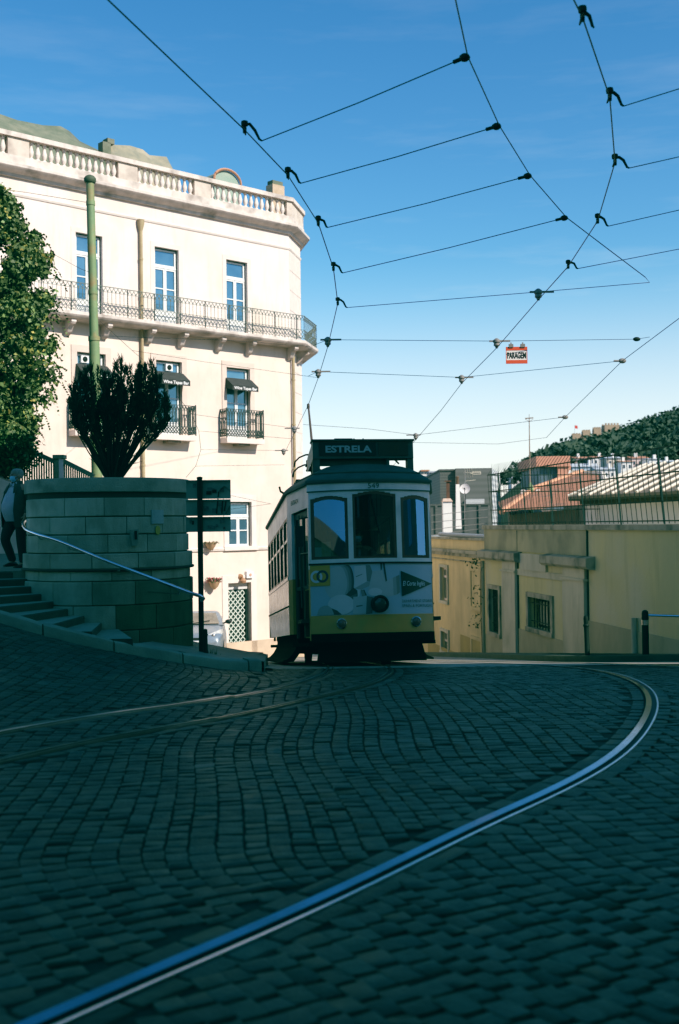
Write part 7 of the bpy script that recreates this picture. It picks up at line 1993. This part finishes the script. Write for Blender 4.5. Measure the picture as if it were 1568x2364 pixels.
# ------------------------------------------------------------------ parked silver car, half hidden by the planter
cy0 = 32.0; cxr = at(517, 1500, cy0).x
CB = Vector((-.075, .992, -.107)).normalized(); CR = Vector((CB.y, -CB.x, 0)).normalized(); CU = CR.cross(CB)
cO = Vector((cxr - .86, cy0, zc(cy0) + .01))
def CT(x, y, z): return cO + CR * x + CB * y + CU * z
car = thing('parked_car', 'silver hatchback parked on the slope behind the sign post, half hidden by the planter', 'car', cO)
M['carpaint'] = mat('silver_blue_paint', (.27, .32, .36), (.24, .29, .33), 30, .3, metal=.35, spec=.6)
M['carglass'] = mat('car_glass', (.05, .06, .06), None, rough=.06, spec=.8, metal=.2)
hw = .86
st = [(0.0, .30, .55, .80), (.05, .24, .66, .86), (.22, .20, .76, .93), (.55, .20, .86, .985), (.95, .20, .97, 1.0), (1.15, .20, 1.02, 1.0), (2.0, .20, 1.03, 1.0), (3.2, .20, 1.05, 1.0), (3.75, .22, 1.04, .97), (3.95, .30, .98, .90)]
m = MB(CT); rings = []
for (y, zl, zt, wf) in st:
    w_ = hw * wf; half = [(w_ * .90, zl), (w_ * .98, zl + .12), (w_, zl + (zt - zl) * .45), (w_ * .985, zl + (zt - zl) * .75), (w_ * .93, zt - .04), (w_ * .80, zt), (w_ * .4, zt + .03)]
    rings.append([(x, y, z) for x, z in half] + [(-x, y, z) for x, z in half[::-1]])
m.loft(rings, True); m.build('body', M['carpaint'], car, True, 50)
m = MB(CT); rings = []
for (z, ya, yb, w_) in ((1.00, .98, 3.80, .80), (1.15, 1.30, 3.68, .765), (1.32, 1.66, 3.50, .70), (1.42, 1.92, 3.30, .64), (1.455, 2.1, 3.1, .57)):
    rings.append([(-w_, ya + .10, z), (-w_ * .6, ya + .01, z), (0, ya - .02, z), (w_ * .6, ya + .01, z), (w_, ya + .10, z), (w_, (ya + yb) / 2, z), (w_, yb, z), (0, yb + .05, z), (-w_, yb, z), (-w_, (ya + yb) / 2, z)])
m.loft(rings, True); m.build('cabin', M['carpaint'], car, True, 50)
m = MB(CT)
A = [(-.70, 1.075, 1.035), (-.42, 1.0, 1.035), (0, .975, 1.035), (.42, 1.0, 1.035), (.70, 1.075, 1.035)]; B = [(-.575, 1.865, 1.375), (-.34, 1.80, 1.375), (0, 1.775, 1.375), (.34, 1.80, 1.375), (.575, 1.865, 1.375)]
m.loft([[(x, y - .018, z + .008) for x, y, z in A], [(x, y - .018, z + .008) for x, y, z in B]], False, closed=False); m.build('windscreen', mat('brown_windscreen', (.20, .18, .14), (.10, .10, .08), 3, .08, spec=.8), car)  # browner and paler than the side windows
for s in (-1, 1):
    m = MB(CT); m.poly([(s * .795, 1.30, 1.06), (s * .80, 2.35, 1.06), (s * .685, 2.35, 1.36), (s * .68, 1.90, 1.36)]); m.poly([(s * .80, 2.42, 1.06), (s * .80, 3.4, 1.08), (s * .69, 3.2, 1.34), (s * .685, 2.42, 1.36)]); m.build('side_window', M['carglass'], car)
    m = MB(CT); m.ball((s * .965, 1.18, 1.10), .10, .055, .065, 12, 8); m.bar((s * .82, 1.22, 1.06), (s * .90, 1.2, 1.08), .04); m.build('wing_mirror', M['black'], car, True)
    m = MB(CT); rings = []
    for (x, z0, z1, y) in ((.30, .60, .68, .035), (.45, .585, .73, .06), (.62, .61, .80, .135), (.76, .68, .86, .30), (.815, .76, .87, .48)): rings.append([(s * x, y - .015, z0), (s * x, y + .02, (z0 + z1) / 2), (s * x, y + .06, z1), (s * x, y + .12, (z0 + z1) / 2)])
    m.loft(rings, True); hl = m.build('headlight', mat('headlight_lens', (.62, .62, .60), (.45, .45, .44), 14, .1, spec=.8), car, True)
    m = MB(CT); m.ball((s * .56, .07, .69), .05, .03, .05, 10, 6); m.build('bulb', M['chrome'], hl, True)
    for y in (.72, 3.22):
        m = MB(CT); m.lathe([(.2, -.09), (.29, -.09), (.31, -.07), (.31, .07), (.29, .09), (.2, .09)], (s * .76, y, .31), 24, 'X'); wh = m.build('wheel', M['black'], car, True)
        m = MB(CT); m.lathe([(.2, -.08), (.2, .08), (.05, .095), (.02, .09)], (s * .77, y, .31), 16, 'X'); m.build('rim', M['chrome'], wh, True)
m = MB(CT); m.bx(-.42, .42, -.02, .06, .30, .42); m.bx(-.28, .28, -.005, .05, .56, .63); m.build('grille', M['black'], car)
m = MB(CT); m.bx(-.26, .26, -.03, .0, .44, .54); m.build('number_plate', M['white'], car)
m = MB(CT); m.bar((-.1, .97, 1.05), (.42, 1.16, 1.14), .022); m.bar((-.62, 1.05, 1.05), (-.05, 1.12, 1.12), .022); m.build('wiper', M['black'], car)
m = MB(CT); m.bx(-.70, .70, -.012, .02, .26, .29); m.build('bumper_strip', M['black'], car)
